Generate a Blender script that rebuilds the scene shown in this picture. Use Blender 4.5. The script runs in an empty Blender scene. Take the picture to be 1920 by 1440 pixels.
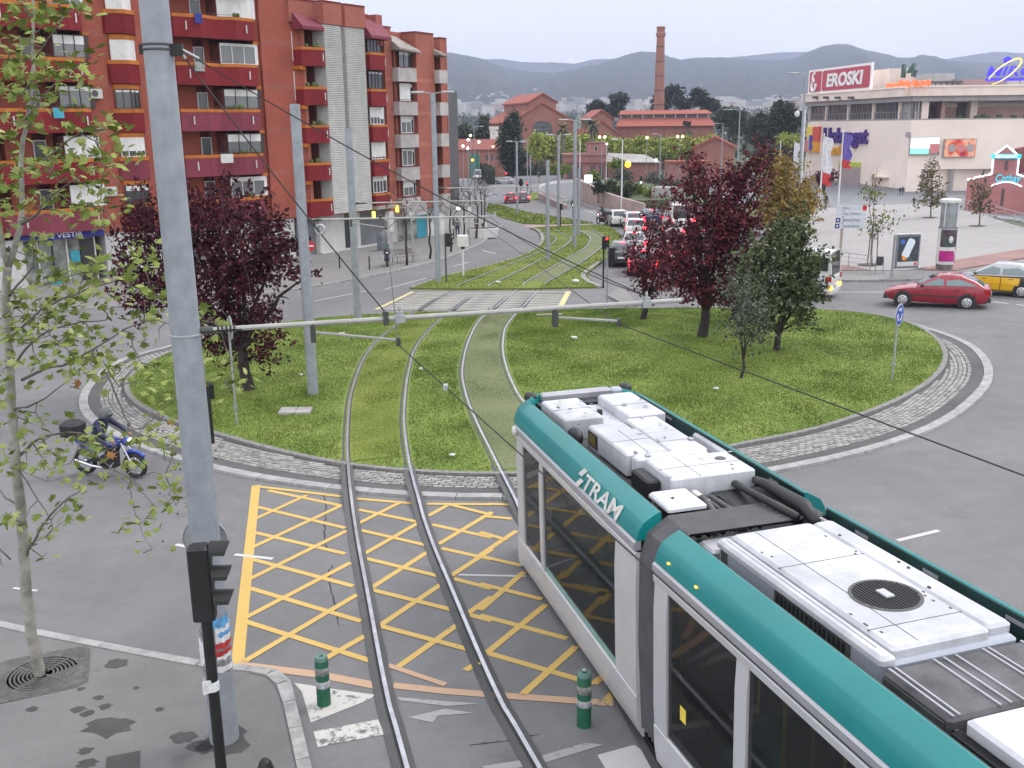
import bpy,math,random
import numpy as np
from mathutils import Vector,Matrix
# --------- camera
S=bpy.context.scene
COL=S.collection
FPX=1850.0
PITCH,ROLL=math.radians(14.63),math.radians(-0.63)
_fw=np.array([0,math.cos(PITCH),-math.sin(PITCH)]);_up=np.array([0,math.sin(PITCH),math.cos(PITCH)])
_rt=np.array([1.0,0,0])
CR=_rt*math.cos(ROLL)+_up*math.sin(ROLL)
CU=-_rt*math.sin(ROLL)+_up*math.cos(ROLL)
CF=_fw
HC=7.3032
GA,GB=0.021903,-0.020191
CAM=np.array([0,0,HC])
cd=bpy.data.cameras.new('camera');cam=bpy.data.objects.new('camera',cd);COL.objects.link(cam)
cd.sensor_width=36;cd.lens=FPX/1920*36;cd.clip_start=0.1;cd.clip_end=20000
cam.matrix_world=Matrix(((CR[0],CU[0],-CF[0],0),(CR[1],CU[1],-CF[1],0),(CR[2],CU[2],-CF[2],HC),(0,0,0,1)))
S.camera=cam
# --------- sky, sun, exposure
SUN_EL,SUN_AZ=math.radians(48),math.radians(62)
w=bpy.data.worlds.new('World');S.world=w;w.use_nodes=True
nt=w.node_tree;nt.nodes.clear()
sky=nt.nodes.new('ShaderNodeTexSky');sky.sky_type='NISHITA';sky.sun_disc=False
sky.sun_elevation=SUN_EL;sky.sun_rotation=SUN_AZ;sky.air_density=1.0;sky.dust_density=3.0
tc=nt.nodes.new('ShaderNodeTexCoord');mp=nt.nodes.new('ShaderNodeMapping');mp.inputs['Scale'].default_value=(1,1,3.5)
ns=nt.nodes.new('ShaderNodeTexNoise');ns.inputs['Scale'].default_value=2.2;ns.inputs['Detail'].default_value=6;ns.inputs['Roughness'].default_value=.55
cr=nt.nodes.new('ShaderNodeValToRGB')
cr.color_ramp.elements[0].position=.3;cr.color_ramp.elements[0].color=(8.8,8.9,9.2,1)
cr.color_ramp.elements[1].position=.7;cr.color_ramp.elements[1].color=(10.9,10.8,10.7,1)
mx=nt.nodes.new('ShaderNodeMixRGB');mx.inputs[0].default_value=.9
bg=nt.nodes.new('ShaderNodeBackground');bg.inputs['Strength'].default_value=0.142
ow=nt.nodes.new('ShaderNodeOutputWorld');L=nt.links.new
L(tc.outputs['Generated'],mp.inputs['Vector']);L(mp.outputs['Vector'],ns.inputs['Vector']);L(ns.outputs['Fac'],cr.inputs['Fac'])
L(sky.outputs['Color'],mx.inputs[1]);L(cr.outputs['Color'],mx.inputs[2]);L(mx.outputs['Color'],bg.inputs['Color']);L(bg.outputs['Background'],ow.inputs['Surface'])
sd=bpy.data.lights.new('sun','SUN');sd.energy=1.4;sd.angle=math.radians(24);sd.color=(1,.95,.9)
sun=bpy.data.objects.new('sun',sd);COL.objects.link(sun)
_sv=Vector((math.sin(SUN_AZ)*math.cos(SUN_EL),math.cos(SUN_AZ)*math.cos(SUN_EL),math.sin(SUN_EL)))
sun.rotation_euler=_sv.to_track_quat('Z','Y').to_euler()
S.view_settings.view_transform='Standard';S.view_settings.look='None';S.view_settings.gamma=1
S.view_settings.use_curve_mapping=False;S.view_settings.exposure=0.52
S.cycles.max_bounces=6;S.cycles.transparent_max_bounces=12;S.cycles.volume_bounces=0
S.cycles.use_adaptive_sampling=True;S.cycles.adaptive_threshold=0.02
# --------- terrain and pixel -> place helpers
def sst(a,b,x):
 t=np.clip((np.asarray(x,float)-a)/(b-a),0,1);return t*t*(3-2*t)
def zg(x,y):
 """height of the ground"""
 x=np.asarray(x,float);y=np.asarray(y,float)
 z=GA*np.clip(x,-60,60)+GB*np.clip(y,-60,320)
 s=np.maximum(sst(106,185,y),sst(43,56,x)*sst(60,84,y))*sst(22,34,x)
 z=z*(1-s)+s*(-6.9)
 far=np.clip(y-600,0,1e9)
 return z+0.033*far*sst(0,500,far)
def Z(x,y):return float(zg(x,y))
def ray(px,py):return CR*(px-960)/FPX-CU*(py-720)/FPX+CF
def W(px,py,h=0.0):
 """the ground point (h above it) seen at photo pixel px, py"""
 d=ray(px,py);t0,t1=3.0,3.0
 while t1<6000:
  X=CAM+d*t1
  if X[2]<Z(X[0],X[1])+h:break
  t0=t1;t1*=1.03
 for _ in range(40):
  m=(t0+t1)/2;X=CAM+d*m
  if X[2]<Z(X[0],X[1])+h:t1=m
  else:t0=m
 return CAM+d*t1
def PY(px,py,y):
 """the point at forward distance y seen at pixel px, py"""
 d=ray(px,py);return CAM+d*(y/d[1])
def on(x,y,h=0.0):return Vector((x,y,Z(x,y)+h))
# --------- object helpers
def tag(o,label=None,cat=None,group=None,kind=None):
 if label:o['label']=label
 if cat:o['category']=cat
 if group:o['group']=group
 if kind:o['kind']=kind
 return o
def empty(name,loc=(0,0,0),rz=0.0,label=None,cat=None,group=None):
 o=bpy.data.objects.new(name,None);COL.objects.link(o);o.location=loc;o.rotation_euler=(0,0,rz)
 o.empty_display_size=.2
 return tag(o,label,cat,group)
def link(name,me,parent=None,loc=None,rot=None):
 o=bpy.data.objects.new(name,me);COL.objects.link(o)
 if parent is not None:o.parent=parent
 if loc is not None:o.location=loc
 if rot is not None:o.rotation_euler=rot
 return o
def kids(o,_c={}):return[c for c in o.children]
def dup(root,loc,rz=0.0,label=None,group=None,parent=None,name=None):
 """a copy of a thing with copies of its parts and sub-parts"""
 def cp(o,par):
  c=o.copy();COL.objects.link(c)
  if par is not None:
   c.parent=par;c.matrix_parent_inverse=o.matrix_parent_inverse
  for ch in[x for x in o.children]:cp(ch,c)
  return c
 r=cp(root,parent);r.location=loc;r.rotation_euler=(0,0,rz)
 if label:r['label']=label
 if group:r['group']=group
 return r
def raw(name,V,F,mats,parent=None,mi=None,smooth=None,loc=None,rot=None):
 """mesh object from arrays; F may be an n x k array"""
 me=bpy.data.meshes.new(name);V=np.asarray(V,np.float32).reshape(-1,3)
 if isinstance(F,np.ndarray):
  n,k=F.shape
  me.vertices.add(len(V));me.vertices.foreach_set('co',V.ravel())
  me.loops.add(n*k);me.loops.foreach_set('vertex_index',F.astype(np.int32).ravel())
  me.polygons.add(n);me.polygons.foreach_set('loop_start',np.arange(0,n*k,k,dtype=np.int32))
  me.update(calc_edges=True)
 else:
  me.from_pydata(V.tolist(),[],F);me.update()
 for m in(mats if isinstance(mats,(list,tuple))else[mats]):me.materials.append(m)
 if mi is not None:me.polygons.foreach_set('material_index',np.asarray(mi,np.int32))
 if smooth is not None:
  me.polygons.foreach_set('use_smooth',np.ones(len(me.polygons),bool))
  if smooth<3:me.set_sharp_from_angle(angle=smooth)
 return link(name,me,parent,loc,rot)
def rz2(p,a,c=(0,0)):
 x,y=p[0]-c[0],p[1]-c[1];return(c[0]+x*math.cos(a)-y*math.sin(a),c[1]+x*math.sin(a)+y*math.cos(a))
class MB:
 """collects simple shapes into one mesh"""
 def __init__(s):s.V=[];s.F=[];s.M=[]
 def add(s,V,F,m=0):
  n=len(s.V);s.V+=[tuple(map(float,v))for v in V];s.F+=[[i+n for i in f]for f in F];s.M+=[m]*len(F);return s
 def hexa(s,P,m=0):
  return s.add(P,[(0,3,2,1),(4,5,6,7),(0,1,5,4),(1,2,6,5),(2,3,7,6),(3,0,4,7)],m)
 def box(s,x0,x1,y0,y1,z0,z1,m=0):
  return s.hexa([(x0,y0,z0),(x1,y0,z0),(x1,y1,z0),(x0,y1,z0),(x0,y0,z1),(x1,y0,z1),(x1,y1,z1),(x0,y1,z1)],m)
 def cbox(s,c,d,rz=0,m=0):
  x,y,z=d[0]/2,d[1]/2,d[2]/2
  P=[(a*x,b*y,e*z)for e in(-1,1)for a,b in((-1,-1),(1,-1),(1,1),(-1,1))]
  return s.hexa([rz2(p,rz)+(p[2],)if False else(rz2(p,rz)[0]+c[0],rz2(p,rz)[1]+c[1],p[2]+c[2])for p in P],m)
 def bev(s,x0,x1,y0,y1,z0,z1,b=.02,m=0):
  """box with its top and vertical edges chamfered"""
  ring=lambda e,z:[(x0+e+b,y0+e,z),(x1-e-b,y0+e,z),(x1-e,y0+e+b,z),(x1-e,y1-e-b,z),(x1-e-b,y1-e,z),(x0+e+b,y1-e,z),(x0+e,y1-e-b,z),(x0+e,y0+e+b,z)]
  return s.loft([ring(0,z0),ring(0,z1-b),ring(b,z1)],m,caps=True)
 def loft(s,rings,m=0,caps=True,closed=True):
  n=len(rings[0]);V=[p for r in rings for p in r];F=[]
  for i in range(len(rings)-1):
   for j in range(n if closed else n-1):
    k=(j+1)%n;F.append((i*n+j,i*n+k,(i+1)*n+k,(i+1)*n+j))
  if caps and closed:F.append(tuple(range(n-1,-1,-1)));F.append(tuple((len(rings)-1)*n+j for j in range(n)))
  return s.add(V,F,m)
 def tube(s,pts,r,n=8,m=0,caps=True):
  pts=[Vector(p)for p in pts];R=r if isinstance(r,(list,tuple))else[r]*len(pts);rings=[];ref=None
  for i,p in enumerate(pts):
   d=(pts[min(i+1,len(pts)-1)]-pts[max(i-1,0)]).normalized()
   if ref is None:ref=d.orthogonal().normalized()
   a=(ref-d*ref.dot(d));a=a.normalized()if a.length>1e-6 else d.orthogonal().normalized();ref=a;b=d.cross(a)
   rings.append([tuple(p+(a*math.cos(t)+b*math.sin(t))*R[i])for t in[2*math.pi*k/n for k in range(n)]])
  return s.loft(rings,m,caps)
 def lathe(s,prof,n=16,m=0,c=(0,0,0),caps=True,ax='z'):
  f={'z':lambda r,t,z:(c[0]+r*math.cos(t),c[1]+r*math.sin(t),c[2]+z),'y':lambda r,t,z:(c[0]+r*math.sin(t),c[1]+z,c[2]+r*math.cos(t)),'x':lambda r,t,z:(c[0]+z,c[1]+r*math.cos(t),c[2]+r*math.sin(t))}[ax]
  return s.loft([[f(r,2*math.pi*k/n,z)for k in range(n)]for r,z in prof],m,caps)
 def prism(s,poly,a,b,m=0,ax='z'):
  f={'z':lambda p,h:(p[0],p[1],h),'y':lambda p,h:(p[0],h,p[1]),'x':lambda p,h:(h,p[0],p[1])}[ax]
  n=len(poly);V=[f(p,a)for p in poly]+[f(p,b)for p in poly]
  return s.add(V,[tuple(range(n-1,-1,-1)),tuple(range(n,2*n))]+[(i,(i+1)%n,n+(i+1)%n,n+i)for i in range(n)],m)
 def quad(s,a,b,c,d,m=0):return s.add([a,b,c,d],[(0,1,2,3)],m)
 def ell(s,c,r,n=12,k=7,m=0):
  rings=[]
  for i in range(k+1):
   t=math.pi*i/k;q=max(math.sin(t),.02)
   rings.append([(c[0]+r[0]*q*math.cos(2*math.pi*j/n),c[1]+r[1]*q*math.sin(2*math.pi*j/n),c[2]-r[2]*math.cos(t))for j in range(n)])
  return s.loft(rings,m)
 def torus(s,c,R,r,n=24,k=8,m=0,ax='y',a0=0,a1=2*math.pi):
  rings=[]
  full=abs(a1-a0-2*math.pi)<1e-6
  for i in range(n+1):
   t=a0+(a1-a0)*i/n;ring=[]
   for j in range(k):
    u=2*math.pi*j/k;q=R+r*math.cos(u);h=r*math.sin(u)
    p={'y':(q*math.cos(t),h,q*math.sin(t)),'z':(q*math.cos(t),q*math.sin(t),h),'x':(h,q*math.cos(t),q*math.sin(t))}[ax]
    ring.append((c[0]+p[0],c[1]+p[1],c[2]+p[2]))
   rings.append(ring)
  return s.loft(rings,m,caps=not full)
 def mesh(s,name,mats,smooth=None):
  me=bpy.data.meshes.new(name);me.from_pydata(s.V,[],s.F)
  for x in(mats if isinstance(mats,(list,tuple))else[mats]):me.materials.append(x)
  me.polygons.foreach_set('material_index',np.array(s.M,np.int32))
  if smooth is not None:
   me.polygons.foreach_set('use_smooth',np.ones(len(me.polygons),bool))
   if smooth<3:me.set_sharp_from_angle(angle=smooth)
  me.update();return me
 def build(s,name,mats,parent=None,smooth=None,loc=None,rot=None):
  return link(name,s.mesh(name,mats,smooth),parent,loc,rot)
SM=math.radians(40)
def bevel(o,wd=.02,seg=2,ang=40):
 b=o.modifiers.new('bevel','BEVEL');b.width=wd;b.segments=seg;b.limit_method='ANGLE';b.angle_limit=math.radians(ang);return o
def spline(P,step=.5,closed=False):
 """evenly stepped Catmull-Rom curve through points"""
 P=[np.asarray(p,float)for p in P];n=len(P);out=[]
 for i in range(n if closed else n-1):
  p0=P[(i-1)%n]if closed or i>0 else 2*P[0]-P[1]
  p1,p2=P[i],P[(i+1)%n]
  p3=P[(i+2)%n]if closed or i+2<n else 2*P[-1]-P[-2]
  k=max(1,int(np.linalg.norm(p2-p1)/step))
  for j in range(k):
   t=j/k
   out.append(.5*((2*p1)+(p2-p0)*t+(2*p0-5*p1+4*p2-p3)*t*t+(3*p1-p0-3*p2+p3)*t**3))
 if not closed:out.append(P[-1])
 return out
def sag(a,b,s=0.0,n=10):
 a,b=Vector(a),Vector(b);return[a.lerp(b,i/n)-Vector((0,0,4*s*(i/n)*(1-i/n)))for i in range(n+1)]
def strip(path,w0,w1,h):
 """flat ribbon along a ground path, from w0 to w1 sideways (right positive), h over the ground: V, F"""
 V=[];F=[];P=[np.asarray(p,float)for p in path]
 for i,p in enumerate(P):
  d=P[min(i+1,len(P)-1)][:2]-P[max(i-1,0)][:2];d=d/max(np.linalg.norm(d),1e-9);nn=np.array([d[1],-d[0]])
  for q in(w0,w1):
   x,y=p[:2]+nn*q;V.append((x,y,Z(x,y)+h))
 for i in range(len(P)-1):F.append((2*i,2*i+1,2*i+3,2*i+2))
 return V,F
from mathutils.geometry import tessellate_polygon
def flat(mb,poly,h,m=0,side=0.0):
 """polygon laid on the ground at height h, with a skirt of depth side"""
 P=[(p[0],p[1],Z(p[0],p[1])+h)for p in poly]
 ar=sum(P[i][0]*P[(i+1)%len(P)][1]-P[(i+1)%len(P)][0]*P[i][1]for i in range(len(P)))
 if ar<0:P=P[::-1]
 T=tessellate_polygon([[Vector((p[0],p[1],0))for p in P]]);F=[]
 for t in T:
  a,b,c=[P[i]for i in t]
  F.append(t if(b[0]-a[0])*(c[1]-a[1])-(c[0]-a[0])*(b[1]-a[1])>0 else t[::-1])
 mb.add(P,F,m)
 if side:
  n=len(P);V=P+[(p[0],p[1],p[2]-side)for p in P]
  mb.add(V,[(i,n+i,n+(i+1)%n,(i+1)%n)for i in range(n)],m)
 return mb
def seg(mb,a,b,w,h,m=0):
 """painted line between two ground points"""
 V,F=strip([a,b],-w/2,w/2,h);mb.add(V,[f for f in F],m)
def pxs(L,h=0.0):return[W(*p,h)for p in L]
# --------- materials
MATS={}
def mat(name,col,rough=.7,metal=0,var=.12,scale=3,bump=0,bscale=60,emit=0,ecol=None,spec=.5,alpha=1,hue=None,det=4,coat=0,dirt=0):
 m=bpy.data.materials.new(name);m.use_nodes=True;t=m.node_tree;b=t.nodes['Principled BSDF'];K=t.links.new
 c=tuple(col)+(1,)
 b.inputs['Base Color'].default_value=c;b.inputs['Roughness'].default_value=rough;b.inputs['Metallic'].default_value=metal
 b.inputs['Specular IOR Level'].default_value=spec;b.inputs['Alpha'].default_value=alpha
 if coat:b.inputs['Coat Weight'].default_value=coat;b.inputs['Coat Roughness'].default_value=.1
 if var or bump or dirt:
  tc=t.nodes.new('ShaderNodeTexCoord')
 if var:
  n=t.nodes.new('ShaderNodeTexNoise');n.inputs['Scale'].default_value=scale;n.inputs['Detail'].default_value=det;n.inputs['Roughness'].default_value=.6
  K(tc.outputs['Object'],n.inputs['Vector'])
  r=t.nodes.new('ShaderNodeValToRGB')
  lo=tuple(x*(1-var*1.6)for x in col);hi=tuple(min(1,x*(1+var*1.6))for x in col)
  if hue:hi=tuple(hue)
  r.color_ramp.elements[0].position=.3;r.color_ramp.elements[0].color=lo+(1,);r.color_ramp.elements[1].position=.7;r.color_ramp.elements[1].color=hi+(1,)
  K(n.outputs['Fac'],r.inputs['Fac']);out=r.outputs['Color']
  if dirt:
   n2=t.nodes.new('ShaderNodeTexNoise');n2.inputs['Scale'].default_value=scale*.35;n2.inputs['Detail'].default_value=8;n2.inputs['Roughness'].default_value=.75
   mp=t.nodes.new('ShaderNodeMapping');mp.inputs['Scale'].default_value=(1,1,.25);K(tc.outputs['Object'],mp.inputs['Vector']);K(mp.outputs['Vector'],n2.inputs['Vector'])
   r2=t.nodes.new('ShaderNodeValToRGB');r2.color_ramp.elements[0].position=.42;r2.color_ramp.elements[0].color=(1-dirt,)*3+(1,);r2.color_ramp.elements[1].position=.62;r2.color_ramp.elements[1].color=(1,1,1,1)
   K(n2.outputs['Fac'],r2.inputs['Fac']);mu=t.nodes.new('ShaderNodeMixRGB');mu.blend_type='MULTIPLY';mu.inputs[0].default_value=1
   K(out,mu.inputs[1]);K(r2.outputs['Color'],mu.inputs[2]);out=mu.outputs['Color']
  K(out,b.inputs['Base Color'])
  rr=t.nodes.new('ShaderNodeMapRange');rr.inputs[3].default_value=max(0,rough-.08);rr.inputs[4].default_value=min(1,rough+.08)
  K(n.outputs['Fac'],rr.inputs[0]);K(rr.outputs[0],b.inputs['Roughness'])
 if bump:
  n=t.nodes.new('ShaderNodeTexNoise');n.inputs['Scale'].default_value=bscale;n.inputs['Detail'].default_value=3;K(tc.outputs['Object'],n.inputs['Vector'])
  bp=t.nodes.new('ShaderNodeBump');bp.inputs['Strength'].default_value=bump;bp.inputs['Distance'].default_value=.02
  K(n.outputs['Fac'],bp.inputs['Height']);K(bp.outputs['Normal'],b.inputs['Normal'])
 if emit:
  b.inputs['Emission Color'].default_value=tuple(ecol or col)+(1,);b.inputs['Emission Strength'].default_value=emit
 MATS[name]=m;return m
def asphalt(name,col,seed,patch=.25,crack=True,stains=.3):
 m=bpy.data.materials.new(name);m.use_nodes=True;t=m.node_tree;b=t.nodes['Principled BSDF'];K=t.links.new;N=t.nodes.new
 tc=N('ShaderNodeTexCoord');mp=N('ShaderNodeMapping');mp.inputs['Location'].default_value=(seed*7.3,seed*3.1,0);K(tc.outputs['Object'],mp.inputs['Vector'])
 def noise(sc,det=4,ro=.6,stretch=None):
  n=N('ShaderNodeTexNoise');n.inputs['Scale'].default_value=sc;n.inputs['Detail'].default_value=det;n.inputs['Roughness'].default_value=ro
  if stretch:
   q=N('ShaderNodeMapping');q.inputs['Scale'].default_value=stretch;K(mp.outputs['Vector'],q.inputs['Vector']);K(q.outputs['Vector'],n.inputs['Vector'])
  else:K(mp.outputs['Vector'],n.inputs['Vector'])
  return n.outputs['Fac']
 def ramp(f,p0,c0,p1,c1):
  r=N('ShaderNodeValToRGB');e=r.color_ramp.elements;e[0].position=p0;e[0].color=(c0,c0,c0,1);e[1].position=p1;e[1].color=(c1,c1,c1,1);K(f,r.inputs['Fac']);return r.outputs['Color']
 def mul(a,c):
  x=N('ShaderNodeMixRGB');x.blend_type='MULTIPLY';x.inputs[0].default_value=1;K(a,x.inputs[1]);K(c,x.inputs[2]);return x.outputs['Color']
 base=N('ShaderNodeRGB');base.outputs[0].default_value=tuple(col)+(1,)
 o=mul(base.outputs[0],ramp(noise(.22,5,.62),.3,1-patch,.7,1+patch))
 o=mul(o,ramp(noise(90,2,.7),.3,.78,.7,1.22))
 o=mul(o,ramp(noise(1.7,6,.7),.3,.9,.7,1.08))
 o=mul(o,ramp(noise(.9,3,.5),.62,1,.72,1-stains))
 if crack:
  v=N('ShaderNodeTexVoronoi');v.feature='DISTANCE_TO_EDGE';v.inputs['Scale'].default_value=.16
  q=N('ShaderNodeMixRGB');q.blend_type='ADD';q.inputs[0].default_value=.8;nn=N('ShaderNodeTexNoise');nn.inputs['Scale'].default_value=1.2;nn.inputs['Detail'].default_value=6
  K(mp.outputs['Vector'],nn.inputs['Vector']);K(mp.outputs['Vector'],q.inputs[1]);K(nn.outputs['Color'],q.inputs[2]);K(q.outputs['Color'],v.inputs['Vector'])
  o=mul(o,ramp(v.outputs['Distance'],.0015,.6,.006,1))
 K(o,b.inputs['Base Color']);b.inputs['Roughness'].default_value=.85;b.inputs['Specular IOR Level'].default_value=.35
 bp=N('ShaderNodeBump');bp.inputs['Strength'].default_value=.35;bp.inputs['Distance'].default_value=.01;K(noise(140,2,.7),bp.inputs['Height']);K(bp.outputs['Normal'],b.inputs['Normal'])
 MATS[name]=m;return m
def paint(name,col,under,wear=.5,scale=9):
 """worn road paint over the surface colour"""
 m=bpy.data.materials.new(name);m.use_nodes=True;t=m.node_tree;b=t.nodes['Principled BSDF'];K=t.links.new;N=t.nodes.new
 tc=N('ShaderNodeTexCoord');n=N('ShaderNodeTexNoise');n.inputs['Scale'].default_value=scale;n.inputs['Detail'].default_value=9;n.inputs['Roughness'].default_value=.72;K(tc.outputs['Object'],n.inputs['Vector'])
 n2=N('ShaderNodeTexNoise');n2.inputs['Scale'].default_value=.5;n2.inputs['Detail'].default_value=3;K(tc.outputs['Object'],n2.inputs['Vector'])
 ad=N('ShaderNodeMath');ad.operation='MULTIPLY_ADD';ad.inputs[1].default_value=.5;K(n2.outputs['Fac'],ad.inputs[0]);K(n.outputs['Fac'],ad.inputs[2])
 r=N('ShaderNodeValToRGB');e=r.color_ramp.elements;e[0].position=1.06-wear*.45;e[0].color=(0,0,0,1);e[1].position=1.14-wear*.45;e[1].color=(1,1,1,1);K(ad.outputs[0],r.inputs['Fac'])
 v=N('ShaderNodeMixRGB');K(n2.outputs['Fac'],v.inputs[0]);v.inputs[1].default_value=tuple(x*.8 for x in col)+(1,);v.inputs[2].default_value=tuple(col)+(1,)
 x=N('ShaderNodeMixRGB');K(r.outputs['Color'],x.inputs[0]);K(v.outputs['Color'],x.inputs[2]);x.inputs[1].default_value=tuple(under)+(1,)
 iv=N('ShaderNodeInvert');K(r.outputs['Color'],iv.inputs['Color']);K(iv.outputs['Color'],x.inputs[0])
 K(x.outputs['Color'],b.inputs['Base Color']);b.inputs['Roughness'].default_value=.75
 MATS[name]=m;return m
def grassmat(name,c0,c1,c2,sc=.35,ground=False):
 m=bpy.data.materials.new(name);m.use_nodes=True;t=m.node_tree;b=t.nodes['Principled BSDF'];K=t.links.new;N=t.nodes.new
 g=N('ShaderNodeNewGeometry')
 n=N('ShaderNodeTexNoise');n.inputs['Scale'].default_value=sc;n.inputs['Detail'].default_value=8;n.inputs['Roughness'].default_value=.7;K(g.outputs['Position'],n.inputs['Vector'])
 r=N('ShaderNodeValToRGB');e=r.color_ramp.elements;e[0].position=.34;e[0].color=tuple(c0)+(1,);e[1].position=.68;e[1].color=tuple(c2)+(1,);q=e.new(.5);q.color=tuple(c1)+(1,)
 K(n.outputs['Fac'],r.inputs['Fac'])
 n3=N('ShaderNodeTexNoise');n3.inputs['Scale'].default_value=14;n3.inputs['Detail'].default_value=3;K(g.outputs['Position'],n3.inputs['Vector'])
 mr=N('ShaderNodeMapRange');mr.inputs[1].default_value=.3;mr.inputs[2].default_value=.7;mr.inputs[3].default_value=.82;mr.inputs[4].default_value=1.15;K(n3.outputs['Fac'],mr.inputs[0])
 x=N('ShaderNodeMixRGB');x.blend_type='MULTIPLY';x.inputs[0].default_value=1;K(r.outputs['Color'],x.inputs[1]);K(mr.outputs[0],x.inputs[2])
 K(x.outputs['Color'],b.inputs['Base Color']);b.inputs['Roughness'].default_value=.85;b.inputs['Specular IOR Level'].default_value=.2
 MATS[name]=m;return m
def glass(name,col=(.03,.035,.04),rough=.08,alpha=1):return mat(name,col,rough,var=0,spec=.8,alpha=alpha)
# --------- materials of the setting
ASPH=(.165,.165,.17)
asphalt('asphalt',ASPH,1,.14,crack=False,stains=.15);asphalt('pavement_asphalt',(.165,.165,.164),2,.2,crack=False,stains=.38)
asphalt('rail_fill',(.095,.095,.096),4,.25,crack=False)
asphalt('plaza_stone',(.315,.30,.295),5,.06,crack=False,stains=.08);asphalt('plaza_grey',(.20,.205,.215),6,.1,crack=False,stains=.1)
asphalt('red_paving',(.28,.17,.155),7,.15,crack=False);asphalt('pink_paving',(.36,.24,.23),8,.12,crack=False)
asphalt('far_pavement',(.21,.205,.2),9,.12,crack=False,stains=.15)
mat('kerb_stone',(.34,.34,.335),.8,var=.12,scale=6,bump=.2,bscale=80,dirt=.3)
mat('kerb_white',(.36,.36,.355),.8,var=.1,scale=5,bump=.2,bscale=80,dirt=.25)
mat('paver_a',(.25,.245,.235),.85,var=.2,scale=9,bump=.2);mat('paver_b',(.30,.29,.275),.85,var=.2,scale=9,bump=.2);mat('paver_c',(.20,.195,.19),.85,var=.2,scale=9,bump=.2)
paint('yellow_paint',(.60,.405,.115),(.13,.13,.132),.34,7);paint('orange_paint',(.52,.345,.225),(.13,.13,.132),.45,7)
paint('white_paint',(.55,.55,.55),(.13,.13,.135),.3,5);paint('worn_white_paint',(.56,.55,.52),(.14,.14,.14),.62,7)
paint('faint_paint',(.36,.36,.36),(.14,.14,.14),.62,7);paint('pale_yellow_paint',(.60,.55,.28),(.14,.14,.14),.45,6);paint('pale_paint',(.50,.49,.42),(.14,.14,.14),.45,6)
mat('rail_steel',(.50,.50,.53),.34,1,var=.12,scale=4);mat('rail_dark',(.03,.03,.03),.6,.3,var=.2)
mat('asphalt_stain',(.05,.05,.05),.75,var=.2,scale=3)
grassmat('lawn',(.10,.15,.03),(.155,.215,.045),(.215,.265,.07));grassmat('track_lawn',(.10,.13,.022),(.14,.18,.032),(.19,.225,.05))
grassmat('dull_track_lawn',(.115,.135,.062),(.145,.168,.08),(.175,.195,.10));grassmat('far_land',(.05,.07,.03),(.09,.11,.06),(.13,.14,.08),.02)
mat('rail_soil',(.075,.075,.068),.9,var=.25,scale=5);mat('soil',(.07,.06,.045),.95,var=.3,scale=4)
# --------- ground
xs=np.unique(np.concatenate([np.linspace(-60,130,77),np.linspace(-400,-60,18),np.linspace(130,500,20),[-6000,-4000,-2500,-1500,-800,800,1500,2500,4000,6000]]))
ys=np.unique(np.concatenate([np.linspace(-60,320,153),np.linspace(320,1200,45),np.linspace(1200,6000,25),[-400,-150]]))
X,Y=np.meshgrid(xs,ys);V=np.stack([X,Y,zg(X,Y)-0.01],-1).reshape(-1,3)
nx_,ny_=len(xs),len(ys);I=(np.arange(ny_-1)[:,None]*nx_+np.arange(nx_-1)[None]).ravel()
tag(raw('ground',V,np.stack([I,I+1,I+nx_+1,I+nx_],1),MATS['far_land'],smooth=9),kind='structure')
LK=[(-160,640),(0,600),(130,585),(300,572),(480,556),(590,540),(690,522),(790,500),(860,478),(912,452),(914,430),(908,408),(880,392),(850,372),(838,352),(848,300)]
LKW=[p[:2]for p in pxs(LK)]
m=MB();flat(m,[(-60,-8),(60,-8),(60,58),(43,59),(30,66),(22,72),(21.9,300),(-38,300),(-42,300),(-60,120)],.02)
road=tag(m.build('road',MATS['asphalt']),kind='structure')
m=MB();V=[];F=[]
gx=np.linspace(20,180,81);gy=np.linspace(58,300,122);X,Y=np.meshgrid(gx,gy);V=np.stack([X,Y,zg(X,Y)+.03],-1).reshape(-1,3)
I=(np.arange(len(gy)-1)[:,None]*len(gx)+np.arange(len(gx)-1)[None]).ravel();F=np.stack([I,I+1,I+len(gx)+1,I+len(gx)],1)
cx=V[F].mean(1);keep=((cx[:,1]>104)&(cx[:,0]>28+.22*(cx[:,1]-104)))|((cx[:,0]>42)&(cx[:,1]>64))
tag(raw('forecourt',V,F[keep],MATS['plaza_grey']),kind='structure')
# --------- roundabout island
CX,CY=.78,35.08
LE=[(540,607),(430,628),(330,662),(270,692),(243,722),(250,748),(290,776),(340,797),(405,815),(480,837),(560,857),(640,874),(720,884),(800,890),(900,894),(1000,893),(1120,886),(1260,865),(1382,837),(1452,826),(1523,810),(1600,785),(1690,748),(1740,716),(1764,685),(1762,655),(1735,627),(1690,606),(1652,597),(1615,591),(1577,587),(1522,584),(1400,583),(1250,583),(1100,585),(980,587),(850,590),(740,592),(640,598)]
KE=[(147,762),(152,740),(175,712),(220,677),(317,652),(430,622),(540,604),(152,777),(200,815),(270,847),(337,867),(397,885),(480,901),(560,915),(640,924),(772,936),(915,940),(1100,935),(1300,914),(1470,885),(1622,853),(1746,811),(1830,755),(1862,695),(1852,675),(1827,650),(1767,625),(1690,605),(1615,590),(640,595),(740,589),(850,587),(980,584),(1100,582),(1250,580),(1400,580),(1522,581)]
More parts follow.
